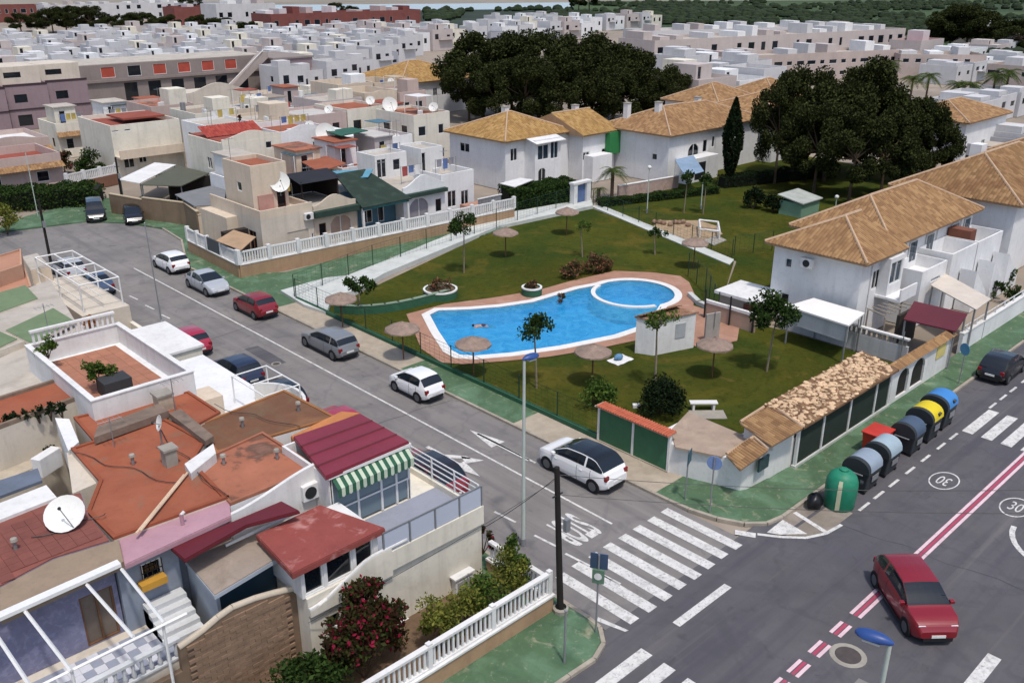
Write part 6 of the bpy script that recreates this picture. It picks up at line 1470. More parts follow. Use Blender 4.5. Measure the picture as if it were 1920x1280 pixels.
# --- further strip roofs at the far left
t11 = thing('green_strip_house', 'flat roofed house with olive green and pale roof strips', 'house', (-20, 30, 0))
pblock(t11, ((-80,600),(0,560),(95,525),(140,600),(50,640),(-80,690)), 4.9, 0, BEIGW, RPALE, 0); pblock(t11, ((10,620),(100,578),(140,602),(60,645)), 5.0, 4.85, BEIGW, RGRN, 0, roofname='green_panel'); pblock(t11, ((-40,560),(48,535),(72,560),(-40,600)), 5.0, 4.85, BEIGW, RGRN, 0, roofname='green_panel')
pblock(t11, ((-60,650),(0,622),(34,636),(-60,680)), 5.0, 4.85, BEIGW, RGRN, 0, roofname='green_panel')
pblock(t11, ((50,645),(140,600),(205,612),(140,640),(60,668)), 4.6, 0, BEIGW, RPALE, 0)
pblock(t11, ((-80,700),(0,672),(52,648),(118,700),(112,710),(-80,770)), 4.6, 0, WHITE2, RPALE, 0)
t12 = thing('peach_house', 'peach rendered house with a stepped roof at the street bend', 'house', (-14, 44, 0))
PEACH = M('peach_render', C('#b79078'), .9, .1, .6, .2, 30, streak=.2)
pblock(t12, ((-60,500),(40,470),(42,500),(-60,535)), 5.2, 0, PEACH, M('peach_roof', C('#ad7f68'), .9, .12, .6), .15, .12)
pblock(t12, ((-60,535),(46,500),(60,540),(-60,580)), 4.4, 0, PEACH, M('peach_roof', '#ad7f68'), .15, .12); pblock(t12, ((42,482),(70,475),(95,500),(58,507)), 3.6, 0, BEIGW2, RPALE, 0)
pg = thing('bar_pergola', 'white bar pergola on the terrace before the blue saloon', 'pergola', (-10, 42, 3))
MB().box(-12.5,36.5,0,-9.6,45.5,2.6).build('terrace_base', BEIGW, pg)
for x in (-12.2,-9.8):
    for y in (37,41,45): MB().tube((x,y,2.6),(x,y,4.4),.05,6).build('post', WHITEM, pg)
for y in (37,39,41,43,45): MB().tube((-12.2,y,4.4),(-9.8,y,4.4),.05,5).build('beam', WHITEM, pg)
for x in (-12.2,-9.8,-11): MB().tube((x,37,4.4),(x,45,4.4),.05,5).build('beam', WHITEM, pg); MB().tube((x,37,3.4),(x,45,3.4),.03,5).build('rail', WHITEM, pg)
MB().box(-9.75,30.3,0,-9.5,45.5,1.5).build('garden_wall', CREAM, t10)
for k_, (a_, b_, sg) in enumerate(((P(140,850,5.2),P(330,905,5.2),.02),(P(290,800,5.2),P(420,930,5.3),.02),(P(400,760,5.1),P(560,800,5.1),.03),(P(60,1010,5.3),P(200,960,5.3),.03))):
    pts_ = [a_.lerp(b_, i_/12)+Vector((.12*math.sin(i_*1.1+k_), .12*math.cos(i_*.9), 0)) for i_ in range(13)]; o = MB().path(pts_, .016, 4).build('roof_cable', DARK, origin=a_); tag(o, ['black cable lying across the orange roof toward the chimney','black cable running down the orange roof to the pink strip','black cable on the brown roof','thin cable under the big white dish'][k_], 'cable')
for k_, (px_, py_, z_) in enumerate(((455,800,5),(560,770,5),(250,870,5.15),(420,870,5.05),(520,860,5.05),(30,1030,5.25))):
    x_, y_ = pix(px_, py_, z_); t_ = thing('roof_vent', ['vent pipe on the brown roof, left one','vent pipe on the brown roof, right one','vent pipe in the middle of the orange roof','vent pipe at the left edge of the salmon roof','vent pipe in the middle of the salmon roof','vent pipe on the brick red roof'][k_], 'vent', (x_, y_, z_)); MB().tube((x_,y_,z_),(x_,y_,z_+.35),.06,8).build('pipe', GREY, t_); MB().lathe([(.12,.33),(.1,.42),(0,.46)],(x_,y_,z_),10).build('cowl', CONC, t_)
antenna(*pix(330,775,5.1), 5.1, 1.6, 'aerial on the orange roof house'); antenna(*pix(215,840,5.1), 5.1, 1.3, 'aerial beside the orange roof parapet'); antenna(*pix(95,640,5), 5, 2.0, 'aerial on the green strip roof')
# --- garden of the cream house: balustrade on tan wall, hedge shrubs, bougainvillea
gw = thing('front_wall', 'tan front garden wall carrying a white balustrade at the crossing', 'wall', (-14, 0, 0))
MB().box(-26,-.35,-.05,-9.2,-.1,.78).build('wall_body', BROWNW, gw); MB().box(-26,-.4,.78,-9.15,-.05,.86).build('cap', WHITE, gw); MB().box(-9.42,-.1,-.05,-9.2,3.1,.7).build('wall_body', BROWNW, gw); MB().box(-9.46,-.05,.7,-9.15,3.1,.78).build('cap', WHITE, gw)
balustrade('front_balustrade', 'long white baluster railing on the tan wall by the black pole', (-20.5,-.22), (-9.3,-.22), .86, .95, .2, WHITE, post_every=2.8, bw=.08)
balustrade('front_balustrade', 'short white baluster railing turning the corner to the cream house', (-9.31,-.05), (-9.31,3.0), .78, .8, .2, WHITE, bw=.08)
sheet('garden_soil', [(-26,-.1),(-9.42,-.1),(-9.42,3.15),(-17.3,3.15),(-17.3,4.05),(-26,4.05)], .02, SOIL)
bush(700,1185,1.75,1.3,2.0,5600,34,101,L_BOUG,'big dark bougainvillea with crimson blossom beside the cream wall', leaf=.19, xy=(-16.2,1.7), cr=.5)
bush(0,0,.85,.8,1.5,1700,14,121,L_BOUG,'upright top shoot of crimson bougainvillea against the cream wall', leaf=.18, xy=(-15.7,2.2), z0=1.5)
bush(0,0,1.5,1.2,1.3,3000,22,102,L_DARK,'dark green shrub below the bougainvillea at the bottom edge', leaf=.18, xy=(-18.3,1.6))
bush(0,0,1.7,1.1,1.0,2800,22,103,L_DARK,'dark green shrub at the lower left garden edge', leaf=.18, xy=(-20.6,1.9))
for k, (x, y, r, hh, lm, lab) in enumerate(((-13.6,1.0,.95,1.5,L_OLIVE,'olive shrub behind the balustrade, first from the bougainvillea'),(-12.4,1.0,1.0,1.55,L_OLIVE,'olive shrub behind the balustrade in mid garden'),(-11.2,1.0,.95,1.5,L_MID,'green shrub behind the balustrade below the window box'),(-10.3,.95,.85,1.7,L_OLIVE,'yellow green shrub near the balustrade corner'),(-9.85,.95,.6,1.9,L_MID,'taller green shrub at the balustrade corner by the black pole'))): bush(0,0,r,r,hh,1500,14,110+k,lm,lab,leaf=.14,xy=(x,y))
bush(0,0,.35,.9,.9,600,10,120,L_BOUG,'dark red creeper on the street side of the cream house', xy=(-9.15,3.6), z0=.6, leaf=.15)
# ================================================================ ROW HOUSES BESIDE THE POOL GARDEN
_FW = _F*math.cos(PITCH)-_U*math.sin(PITCH); _UP = _F*math.sin(PITCH)+_U*math.cos(PITCH)
def proj(p):
    v = Vector(p)-CAM; d = v.dot(_FW); return 960+FPX*v.dot(_R)/d, 640-FPX*v.dot(_UP)/d
def XA(px, y0, z=0, lo=-60, hi=900):
    for _ in range(50):
        m = (lo+hi)/2
        if proj((m, y0, z))[0] < px: lo = m
        else: hi = m
    return (lo+hi)/2
GNET = M('green_awning', C('#2c4038'), .85, .15, 2); TEAL = M('teal_wall', C('#4d7080'), .85, .12, .8); TEALR = M('dark_green_roof', C('#27362e'), .9, .15, 1.2, .3, 20, stain=[('#3d4b40', 1.2, .5, .7, .5)])
def pediment(t, x0, x1, y, z0, h, mat, th=.16):
    n = 14; pts = [(x0, y, z0)]+[(x0+(x1-x0)*i/n, y, z0+.35+h*(.5-.5*math.cos(2*math.pi*i/n))) for i in range(n+1)]+[(x1, y, z0)]
    MB().ext(pts, (0, th, 0)).build('curved_parapet', mat, t)
YF = 47.2
# A: tall beige corner house
t = thing('row_house', 'tall beige corner house of the row with a terracotta patch on its top', 'house', (6, 50, 0), 'row houses beside the pool garden')
v = Vol(t, 5.6, YF, 10.5, 56, 0, 3.4, BEIGW); v.winp('S', 540, 432, 580, 466, 'shutter'); v.winp('S', 585, 436, 597, 460); v.win('W', 48.2, 49.4, .1, 2.2, 'door', fm=WOOD); v.done()
v = Vol(t, 6.2, 49.2, 9.5, 54, 3.4, 7.0, BEIGW2); v.win('S', 8.4, 9.2, 3.5, 5.4, 'door', fm=WOOD); v.win('W', 51, 51.8, 5, 5.8); v.done()
v = Vol(t, 4.6, 51.2, 5.595, 56, 0, 3.0, BEIGW2); v.done()
MB().box(6.4,49.4,7.0,9.3,53.8,7.06).build('roof', RO, t); ring_parapet(t, 6.2, 49.2, 9.5, 54, 7.0, .4, BEIGW2); MB().box(5.8,54.1,3.4,10.3,55.9,3.45).build('roof', RPALE, t)
MB().box(5.8,YF+.2,3.4,10.4,49.15,3.44).build('terrace_floor', M('pinkish_tiles', C('#b08272'), .8, .1, 1), t)
m = MB(); m.box(5.6,YF,3.4,10.5,YF+.16,4.1); m.box(10.34,YF+.16,3.4,10.5,55.9,4.0); m.box(5.6,YF+.16,3.4,5.76,56,4.1); m.build('parapet', BEIGW2, t)
MB().box(9.52,49.6,3.4,9.66,50.5,5.4).build('red_door', M('red_paint', C('#a3392c'), .7), t); MB().box(6.6,49.05,3.42,8.0,49.18,4.9).build('wall_niche', M('pinkish_wall', C('#b58d80'), .9), t)
q = [P(405,452,2.4), P(438,432,2.5), P(480,445,2.4), P(452,470,2.3)]; o = MB().ext(q, (0,0,.05)).build('carport_awning', M('tan_awning', C('#a88c70'), .9), origin=q[0]); tag(o, 'tan awning over the dark carport beside the white balustrade', 'awning')
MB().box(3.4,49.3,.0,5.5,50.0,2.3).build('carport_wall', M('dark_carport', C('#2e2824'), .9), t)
dx, dz = PY(525, 350, 49); dish(dx, 49, 4.6, .85, 'large cream satellite dish above the beige corner house terrace', 4.35, .35, .9)
ac_unit(*PY(580,420,YF-.2)[:1], YF-.2, 2.7, 0, 'air conditioner on the beige corner house facade')
# B
t = thing('row_house', 'beige row house with an arched porch and rounded parapet', 'house', (12.7, 50, 0), 'row houses beside the pool garden')
v = Vol(t, 10.55, YF, 14.9, 56, 0, 3.3, BEIGW2); v.win('S', 11.0, 11.7, .1, 2.1, 'single', fm=WOOD); v.win('S', 12.1, 14.3, .4, 2.5, 'arch', pane=M('pinkish_curtain', C('#a8907f'), .8)); v.done()
MB().box(10.4,YF-.6,2.75,15.0,YF-.02,3.25).build('fascia', GNET, t); pediment(t, 10.6, 14.9, YF+.02, 3.3, .75, BEIGW2); flat_roof(t, 10.55, YF, 14.9, 56, 3.3, RPALE)
pb = thing('black_pergola', 'black sheeted roof pergola on the beige row house', 'pergola', (12.5, 51, 3.3))
for x, y in ((10.8,49.2),(14.4,49.2),(10.8,53.4),(14.4,53.4)): MB().tube((x,y,3.3),(x,y,5.4),.07,6).build('post', M('dark_wood', C('#2b2220'), .9), pb)
MB().add([(10.5,48.9,5.3),(14.8,48.9,5.3),(14.8,51.3,5.8),(10.5,51.3,5.8),(14.8,53.6,5.3),(10.5,53.6,5.3)], [(0,1,2,3),(3,2,4,5)]).build('sheet_roof', M('black_sheet', C('#25262b'), .7), pb); MB().box(10.7,53.4,3.4,14.5,53.5,5.3).build('back_screen', M('dark_wood', '#2b2220'), pb); MB().box(14.4,49.2,3.4,14.5,53.4,5.2).build('side_screen', M('dark_wood', '#2b2220'), pb)
# C
t = thing('row_house', 'row house with a dark green roof and teal blue porch wall', 'house', (17.3, 50, 0), 'row houses beside the pool garden')
v = Vol(t, 14.95, YF+1.2, 20.0, 56, 0, 3.3, TEAL); v.win('S', 16.2, 17.4, .9, 2.1); v.win('S', 18.0, 18.7, .8, 2.2); v.win('S', 15.3, 15.8, .2, 2.2, 'single', fm=WHITEM); v.done()
MB().ext([(14.8,YF-1.1,2.95),(20.2,YF-1.1,2.95),(19.2,YF+4.6,4.9),(15.8,YF+4.6,4.9)], (0,0,.12)).build('roof', TEALR, t)
MB().box(14.95,YF-.95,2.75,20,YF-.85,2.95).build('fascia', M('teal_board', C('#3e7d80'), .7), t)
for x in (15.0,19.9): MB().box(x-.09,YF-.95,0,x+.09,YF-.78,2.9).build('pillar', WHITE, t)
flat_roof(t, 15, YF+4, 20, 56, 3.3, RPALE)
# D, E
t = thing('row_house', 'white row house with a big glazed arch and rounded parapet', 'house', (22.5, 50, 0), 'row houses beside the pool garden')
v = Vol(t, 20.05, YF, 25.0, 56, 0, 3.4, WHITE2); v.win('S', 20.7, 23.0, .3, 2.6, 'arch', pane=M('pale_curtain', C('#8d8b92'), .7)); v.win('S', 23.8, 24.6, .9, 2.2); v.done()
MB().box(20.0,YF-.5,2.85,25.0,YF-.02,3.2).build('fascia', GNET, t); pediment(t, 20.1, 25, YF+.02, 3.4, .95, WHITE2); flat_roof(t, 20.05, YF, 25, 56, 3.4, RPALE)
v = Vol(t, 21.2, 53, 25, 56, 3.4, 5.5, WHITE); v.win('S', 21.4, 22.5, 3.6, 5.4); v.win('S', 23.3, 24.2, 4.1, 5.2); v.done(); flat_roof(t, 21.2, 53, 25, 56, 5.5, RPALE); ring_parapet(t, 21.2, 53, 25, 56, 5.5, .3, WHITE)
t = thing('row_house', 'white end house of the row beside the tall hedge', 'house', (27, 50, 0), 'row houses beside the pool garden')
v = Vol(t, 25.05, YF+.6, 29.2, 56, 0, 3.5, WHITE2); v.win('S', 25.8, 26.9, .9, 2.5); v.win('S', 27.5, 28.5, .2, 2.3, 'door'); v.done(); flat_roof(t, 25.05, YF+.6, 29.2, 56, 3.5, RPALE); ring_parapet(t, 25.05, YF+.6, 29.2, 56, 3.5, .7, WHITE2)
v = Vol(t, 26.4, 52.5, 29.2, 56, 3.5, 5.6, WHITE); v.win('S', 26.2, 27.0, 3.6, 5.5, 'door'); v.done(); ring_parapet(t, 26.4, 52.5, 29.2, 56, 5.6, .3, WHITE); flat_roof(t, 26.4, 52.5, 29.2, 56, 5.6, RPALE)
o = MB().ext([P(615,322,4.6),P(700,318,5.0),P(690,333,4.6),P(625,336,4.4)], (0,0,.05)).build('blue_awning', M('sky_blue_sheet', C('#5c93a8'), .7), origin=P(650,328,4.6)); tag(o, 'pale blue sheet awning behind the black pergola', 'awning')
# side balcony steps of the end house, white railings
rt = thing('garden_railing', 'grey panelled railing with pink steps at the end house', 'railing', (28.5, 45.5, 0))
for k in range(7): MB().box(26.6+k*.42,44.2,1.35,26.95+k*.42,44.26,2.2).build('panel', GREY, rt)
MB().box(26.5,44.15,2.2,29.6,44.3,2.28).build('top_rail', WHITE, rt); MB().box(26.5,44.2,.5,29.6,46.8,1.3).build('raised_floor', M('pink_brick_paving', C('#a9806f'), .9, .2, 2), rt)
# front garden wall of the row: tan base, white railing
gw = thing('garden_wall', 'tan based white railed front wall of the pool side row houses', 'wall', (12, 43.4, 0))
fa, fb = Vector((1.75,44.0)), Vector((29.6,42.5))
d = (fb-fa).normalized(); mid = (fa+fb)/2; MB().obox((mid.x,mid.y,-.05),tuple(d),0,0,(fb-fa).length,.24,1.15).build('wall_body', BROWNW, gw); MB().obox((mid.x,mid.y,1.1),tuple(d),0,0,(fb-fa).length,.3,.07).build('cap', WHITE, gw)
def rail_panels(t, a, b, z0, h, step, gaps=()):
    a = Vector(a); b = Vector(b); l = (b-a).length; d = (b-a).normalized(); n = round(l/step); pm = MB().box(-.15,-.15,0,.15,.15,h+.15).mesh('post', WHITE); ang = math.atan2(d.y,d.x)
    for i in range(n+1): p = a+d*(l*i/n); inst('post', pm, WHITE, t, (p.x,p.y,z0), ang)
    w = l/n-.32; sm = MB().box(-w/2,-.05,.08,w/2,.05,h*.42).box(-w/2,-.05,h*.42,w/2,.05,h*.9); pm2 = MB(); k = int(w/.22)
    pm2.box(-w/2,-.05,0,w/2,.05,.12); pm2.box(-w/2,-.06,h-.12,w/2,.06,h)
    for j in range(k): u = -w/2+(j+.5)*w/k; pm2.box(u-.06,-.04,.12,u+.06,.04,h-.12)
    pme = pm2.mesh('railing_panel', WHITE)
    for i in range(n): p = a+d*(l*(i+.5)/n); inst('railing_panel', pme, WHITE, t, (p.x,p.y,z0), ang)
rail_panels(gw, fa, fb, 1.17, 1.0, 2.5)
gw2 = thing('garden_wall', 'tan based white railed wall turning along the side street', 'wall', (1.75, 49, 0))
fc = Vector((2.1,53.5)); d = (fc-fa).normalized(); mid = (fa+fc)/2; MB().obox((mid.x,mid.y,-.05),tuple(d),0,0,(fc-fa).length,.24,1.15).build('wall_body', BROWNW, gw2); MB().obox((mid.x,mid.y,1.1),tuple(d),0,0,(fc-fa).length,.3,.07).build('cap', WHITE, gw2)
rail_panels(gw2, (1.75,44.2), (1.9,47.0), 1.17, 1.0, 2.4); rail_panels(gw2, (1.95,49.6), (2.1,53.5), 1.17, 1.0, 1.9)
MB().box(1.85,47.15,1.17,1.95,49.45,2.25).build('gate_panel', M('grey_gate', C('#4d5054'), .6, .1, 3), gw2)
# tan walls, carports and yard at the street head
q = [V2(345,428),V2(352,470),V2(372,455),V2(360,425)]
t = thing('yard_wall', 'brown yard wall with an orange gate at the head of the street', 'wall', (7, 61, 0))
TANW = M('brown_yard_wall', C('#7d6a57'), .9, .15, .8, streak=.3)
for (a, b, h, mt) in (((3.9,66.8),(5.9,62.0),2.2,TANW),((5.9,62.0),(5.2,58.0),2.2,TANW),((5.2,58.0),(8.2,57.2),1.9,BEIGW2),((2.6,71.5),(3.9,66.8),2.0,TANW)):
    a = Vector(a); b = Vector(b); d = (b-a).normalized(); mid = (a+b)/2; MB().obox((mid.x,mid.y,0),tuple(d),0,0,(b-a).length,.25,h).build('wall_body', mt, t); MB().obox((mid.x,mid.y,h),tuple(d),0,0,(b-a).length+.05,.3,.08).build('cap', M('cap_cream', C('#b8a88e'), .9), t)
MB().box(5.9,57.4,.1,7.9,57.55,1.85).build('gate', M('orange_gate', C('#b98657'), .8, .1, 2), t)
def sheet_roof(name, label, pix, z, mat, th=.08, posts=True):
    q = [P(p[0], p[1], p[2] if len(p) > 2 else z) for p in pix]; c = sum(q, Vector())/len(q); t = thing(name, label, 'carport', (c.x, c.y, 0)); MB().ext(q, (0,0,th)).build('sheet_roof', mat, t)
    if posts:
        for p in q: r = p.lerp(c, .06); MB().tube((r.x,r.y,0),(r.x,r.y,p.z),.06,6).build('post', GREY, t)
    return t
sheet_roof('carport', 'carport with a grey sheet roof above the brown yard wall', ((328,366),(395,350),(424,356),(420,385),(365,388)), 2.5, M('grey_sheet', C('#77787a'), .8, .12, 1))
sheet_roof('carport', 'white sheeted carport at the head of the street', ((222,338),(290,306),(330,310),(262,345)), 2.8, WHITE); sheet_roof('carport', 'dark olive sheeted carport beside the white one', ((262,348),(335,312),(392,326),(340,350)), 2.7, M('olive_sheet', C('#55574a'), .8, .12, 1)); 
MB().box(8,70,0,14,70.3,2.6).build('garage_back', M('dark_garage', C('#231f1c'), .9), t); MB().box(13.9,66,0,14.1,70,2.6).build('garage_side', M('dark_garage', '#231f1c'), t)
t = thing('white_gate', 'white gate between brown walls behind the black hatchback', 'gate', (4.2,70,0)); MB().obox((3.6,69.2,.1),(.3,-.95),0,0,2.4,.1,1.7).build('gate_leaf', WHITE, t)
gw = thing('garden_wall', 'low brown wall with white railing at the head of the street', 'wall', pix(170,360)+(0,))
a, b = Vector(V2(130,366)), Vector(V2(222,345)); d = (b-a).normalized(); mid = (a+b)/2; MB().obox((mid.x,mid.y,0),tuple(d),0,0,(b-a).length,.25,1.2).build('wall_body', M('red_brown_wall', C('#7d5a48'), .9, .15, 1), gw); rail_panels(gw, tuple(a), tuple(b), 1.2, 1.0, 2.2)
x, y = pix(55,392); hedge((x-9,y+6),(x+6.5,y-2.5),4.0,2.4,9000,15,'long flat topped dark hedge tree at the top left corner',L_DARK,.26); MB
x, y = pix(15,440); bush(0,0,2.2,1.6,1.8,1500,14,131,L_OLIVE,'olive shrub at the left edge beside the dark blue car',xy=(x,y),leaf=.24)

# ================================================================ TAN ROOFED TERRACES
def tan_house(label, x0, y0, x1, y1, h, rise, wins, roofm, hw=True, he=True, wallm=None, ov=.5, group='tan tiled terrace houses', chim=(), pw=.3):
    t = thing('tiled_house', label, 'house', ((x0+x1)/2, (y0+y1)/2, 0), group); v = Vol(t, x0, y0, x1, y1, 0, h, wallm or WHITE2)
    for w in wins:
        f = w[0]; v.winp(f, *w[1:5], *(w[5:6] or ('plain',)), **(w[6] if len(w) > 6 else {}))
    v.done(); hip_roof(t, x0, y0, x1, y1, h, rise, ov, roofm, hw, he, pw=pw)
    for (cx_, cy_, top_) in chim: chimney(t, cx_, cy_, h+.5, top_, .32, WHITE2)
    return t
t = tan_house('white house with a tan hipped roof behind the tall hedge', 37.6, 52.2, 47.5, 61.5, 5.4, 2.1, [('S',957,278,970,302),('W',862,268,880,285)], TROOF, chim=((43,58,7.9),))
v = Vol(t, 40.5, 50.6, 44.5, 52.19, 0, 5.3, WHITE2); v.win('S', 40.9, 42.6, 3.1, 4.7, pane=GLASSB); v.win('S', 42.9, 44.1, 3.0, 5.0, pane=GLASSB); v.win('S', 41, 42.2, .2, 2.2, 'arch'); v.done(); MB().ext([(40.2,50.1,4.95),(44.8,50.1,4.95),(44.8,52.1,5.45),(40.2,52.1,5.45)], (0,0,.08)).build('porch_roof', WHITE, t)
o = sheet_roof('carport', 'white patio roof in front of the hedge side white house', ((937,345),(975,335),(1000,338),(965,352)), 2.4, WHITE)
t = tan_house('white terrace house with a green painted bay and lower tan roof', 47.5, 50, 53.0, 59, 5.2, 1.9, [('S',1092,285,1105,300),('S',1128,278,1142,298)], TROOF, hw=False, he=False, chim=((51.5,55,7.6),))
MB().box(51.3,49.3,2.6,53.3,50.0,5.1).build('bay', M('leaf_green_paint', C('#2f7a45'), .8, .1, 1), t); MB().box(47.7,48.6,0,51,50,2.9).build('porch', WHITE2, t)
t = tan_house('white house with an orange tan hip jutting toward the lawn', 53.2, 42.3, 62, 52, 5.4, 2.2, [('W',1222,288,1232,300),('S',1290,270,1310,300,'arch'),('S',1318,262,1326,285),('S',1335,255,1346,275)], TROOF2, he=False, chim=((57,47,8.2),(55,50,8.0)))
MB().ext([P(1265,300,3.0),P(1300,292,3.0),P(1320,322,2.2),P(1285,332,2.2)], (0,0,.06)).build('blue_awning', M('blue_grey_awning', C('#7f95ab'), .8), t)
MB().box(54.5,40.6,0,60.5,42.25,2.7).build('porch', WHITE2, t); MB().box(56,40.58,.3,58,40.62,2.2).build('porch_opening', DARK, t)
tan_house('white terrace house right of the jutting hip, under a tan roof', 62, 42.8, 72, 52.5, 5.4, 2.0, [('S',1380,265,1395,285)], TROOF2, hw=False, chim=((66,48,7.9),))
tan_house('tan roofed terrace house at the left foot of the grove', 72.5, 41, 84, 52, 5.6, 2.1, [], TROOF2)
gw = thing('garden_wall', 'pink and white front garden wall behind the long low hedge', 'wall', (50,47,0)); a, b = Vector(V2(1158,372)), Vector(V2(1270,352)); d = (b-a).normalized(); mid = (a+b)/2
MB().obox((mid.x,mid.y,0),tuple(d),0,0,(b-a).length,.25,1.3).build('wall_body', M('pinkish_stone_wall', C('#b09a90'), .9, .2, 1.5, stain=[('#8d6a5c', 1.5, .55, .7, .7)]), gw); MB().obox((mid.x,mid.y,1.3),tuple(d),0,0,(b-a).length,.32,.08).build('cap', WHITE, gw)
t = tan_house('white house with a broad tan roof among pale far houses', 62.5, 103.5, 78, 117, 5.4, 2.7, [('W',800,170,806,185),('S',812,165,820,180),('S',828,162,836,178)], TROOF, chim=())
# right hand houses along the main road
t = tan_house('nearest right white house with a tan hipped roof beside the lawn', 23.9, 5.0, 28.6, 11.2, 5.4, 1.75, [('W',1472,484,1485,502),('W',1463,549,1479,572,'door'),('S',1636,507,1649,540),('S',1684,488,1706,526,'grille')], TROOF2, he=False, pw=.24)
hip_roof(t, 28.6, 5.6, 42.6, 12.2, 5.5, 2.1, .5, TROOF2, hw=True, he=True, pw=.24)
v = Vol(t, 28.605, 5.6, 42.6, 12.2, 0, 5.5, WHITE2); v.winp('S', 1728, 470, 1742, 500); v.winp('S', 1760, 445, 1785, 475); v.winp('S', 1800, 440, 1812, 470); v.done()
ay, az = PX(1514, 496, 23.7); ac_unit(23.66, ay, az-.2, -math.pi/2, 'air conditioner high on the end wall of the nearest right house', 1.1)
v = Vol(t, 26.3, 4.3, 28.3, 4.995, 2.7, 5.2, WHITE2); v.win('S', 26.5, 28.1, 3.4, 4.9, pane=GLASSB); v.done(); MB().box(26.2,3.3,2.55,28.5,4.995,2.7).build('balcony', WHITE2, t); MB().box(26.2,3.3,2.7,28.5,3.4,3.4).build('balcony_wall', WHITE2, t)
for xx in (25.2, 31.2, 36.2, 40.3): MB().tube((xx,4.92 if xx < 28 else 5.52,.2),(xx,4.92 if xx < 28 else 5.52,5.3),.05,6).build('drain_pipe', WHITEM, t)
for (xa_, xb_) in ((29.4,30.6),(31.8,32.9),(34.4,35.6),(38.6,39.9),(41.0,42.0)): vq = MB().box(xa_,5.5,3.5,xb_,5.56,5.0).build('window', WHITEM, t); MB().box(xa_+.07,5.47,3.57,(xa_+xb_)/2-.03,5.495,4.93).build('pane', GLASSB, vq); MB().box((xa_+xb_)/2+.03,5.47,3.57,xb_-.07,5.495,4.93).build('pane', GLASSB, vq)
v = Vol(t, 29.3, 3.4, 33.2, 5.595, 0, 3.1, WHITE2); v.winp('S', 1748, 500, 1764, 524, 'hollow'); v.done(); ring_parapet(t, 29.3, 3.4, 33.2, 5.595, 3.1, .8, WHITE2, .12)
v = Vol(t, 33.4, 3.2, 37.6, 5.595, 0, 3.2, WHITE2); v.win('S', 34.2, 35.4, 1.1, 2.0, 'hollow'); v.win('S', 36.2, 37.0, .2, 2.2, 'hollow'); v.done(); ring_parapet(t, 33.4, 3.2, 37.6, 5.595, 3.2, 1.1, WHITE2, .12)
v = Vol(t, 37.8, 3.2, 42.4, 5.595, 0, 3.2, WHITE2); v.win('S', 38.6, 39.8, .2, 2.2, 'hollow'); v.done(); ring_parapet(t, 37.8, 3.2, 42.4, 5.595, 3.2, 1.1, WHITE2, .12); MB().box(38.0,3.9,3.2,39.0,5.5,4.9).build('brown_screen', M('red_brown_screen', C('#7a4d3d'), .9), t)
for (xa) in (35.0, 38.2, 41): MB().ext([(xa,2.0,0),(xa+2.6,2.0,0),(xa+2.6,2.0,.9),(xa,2.0,3.0)], (0,1.1,0)).build('stair_wall', WHITE2, t)
pr = sheet_roof('patio_roof', 'bright white flat patio roof against the end wall of the nearest right house', ((1476,576),(1525,561),(1621,589),(1591,613)), 2.45, M('bright_white_sheet', C('#e2e0dc'), .8, .05, 1), .1)
for (a, b) in (((1476,576),(1591,613)),): 
    p, q = P(*a,2.4), P(*b,2.4); MB().ext([p,q,q-Vector((0,0,1.0)),p-Vector((0,0,1.0))], (.05,0,0)).build('side_wall', M('greyish_white', '#b9babb'), pr)
sheet_roof('awning_roof', 'maroon patio awning beside the white wall of the main road', ((1714,566),(1694,600),(1792,623),(1814,590)), 2.5, RMAR2, .07); sheet_roof('awning_roof', 'cream white patio awning behind the maroon one', ((1745,536),(1772,514),(1858,562),(1830,582)), 2.8, M('cream_sheet', C('#c9bfb2'), .85, .1, 1), .07)
pg = thing('wood_pergola', 'weathered slat pergola between the white house and the maroon awning', 'pergola', (25.5,3.2,0))
for k in range(6): a, b = P(1626+k*10,578-k*3,2.4), P(1660+k*10,592-k*4,2.4); MB().tube(a,b,.05,4).build('slat', M('grey_wood', C('#8d8378'), .9), pg)
for q in ((1628,580),(1690,568),(1660,594)): p = P(*q,2.4); MB().tube((p.x,p.y,0),(p.x,p.y,2.4),.06,6).build('post', M('grey_wood', '#8d8378'), pg)
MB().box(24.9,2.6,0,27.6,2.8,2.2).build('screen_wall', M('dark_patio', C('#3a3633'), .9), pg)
o = thing('garden_wall', 'white front wall with rails along the main road pavement', 'wall', (42,-.45,0)); MB().box(26.9,-.62,-.05,75,-.4,1.3).build('wall_body', WHITE2, o); MB().box(26.9,-.66,1.3,75,-.36,1.4).build('cap', WHITE, o)
for k in range(40): MB
MB().box(27.2,-.53,1.75,75,-.49,1.8).build('rail', WHITEM, o)
for k in range(30): MB().box(27.4+k*1.6,-.55,1.4,27.46+k*1.6,-.47,1.8).build('rail_post', WHITEM, o)
t = tan_house('big white house with a weathered tan roof at the right edge', 45, 3.4, 62, 12.8, 5.8, 2.6, [], TROOFD, pw=.26); MB().box(50,8.5,7.2,51.2,9.4,9.0).build('chimney', WHITE2, t); v = Vol(t, 50, 1.2, 62, 3.395, 0, 3.0, WHITE2); v.done()
tan_house('tan roofed house at the far right edge of the row', 62.6, 2.6, 84, 13.2, 6.0, 2.6, [], TROOFD, pw=.3)
x0, y0 = pix(1795,310); tan_house('white house with a small tan roof showing above the right grove', 88, 24, 101, 33, 5.2, 1.8, [('S',1840,262,1846,272)], TROOF2, pw=.4)
for k, (px, py) in enumerate(((1862,560),(1885,540),(1895,570))): bush(0,0,.7,.7,1.1,500,10,140+k,L_DARK,'garden shrub behind the main road wall, %s of three' % ['lowest','furthest','rightmost'][k],xy=pix(px,py),leaf=.2)

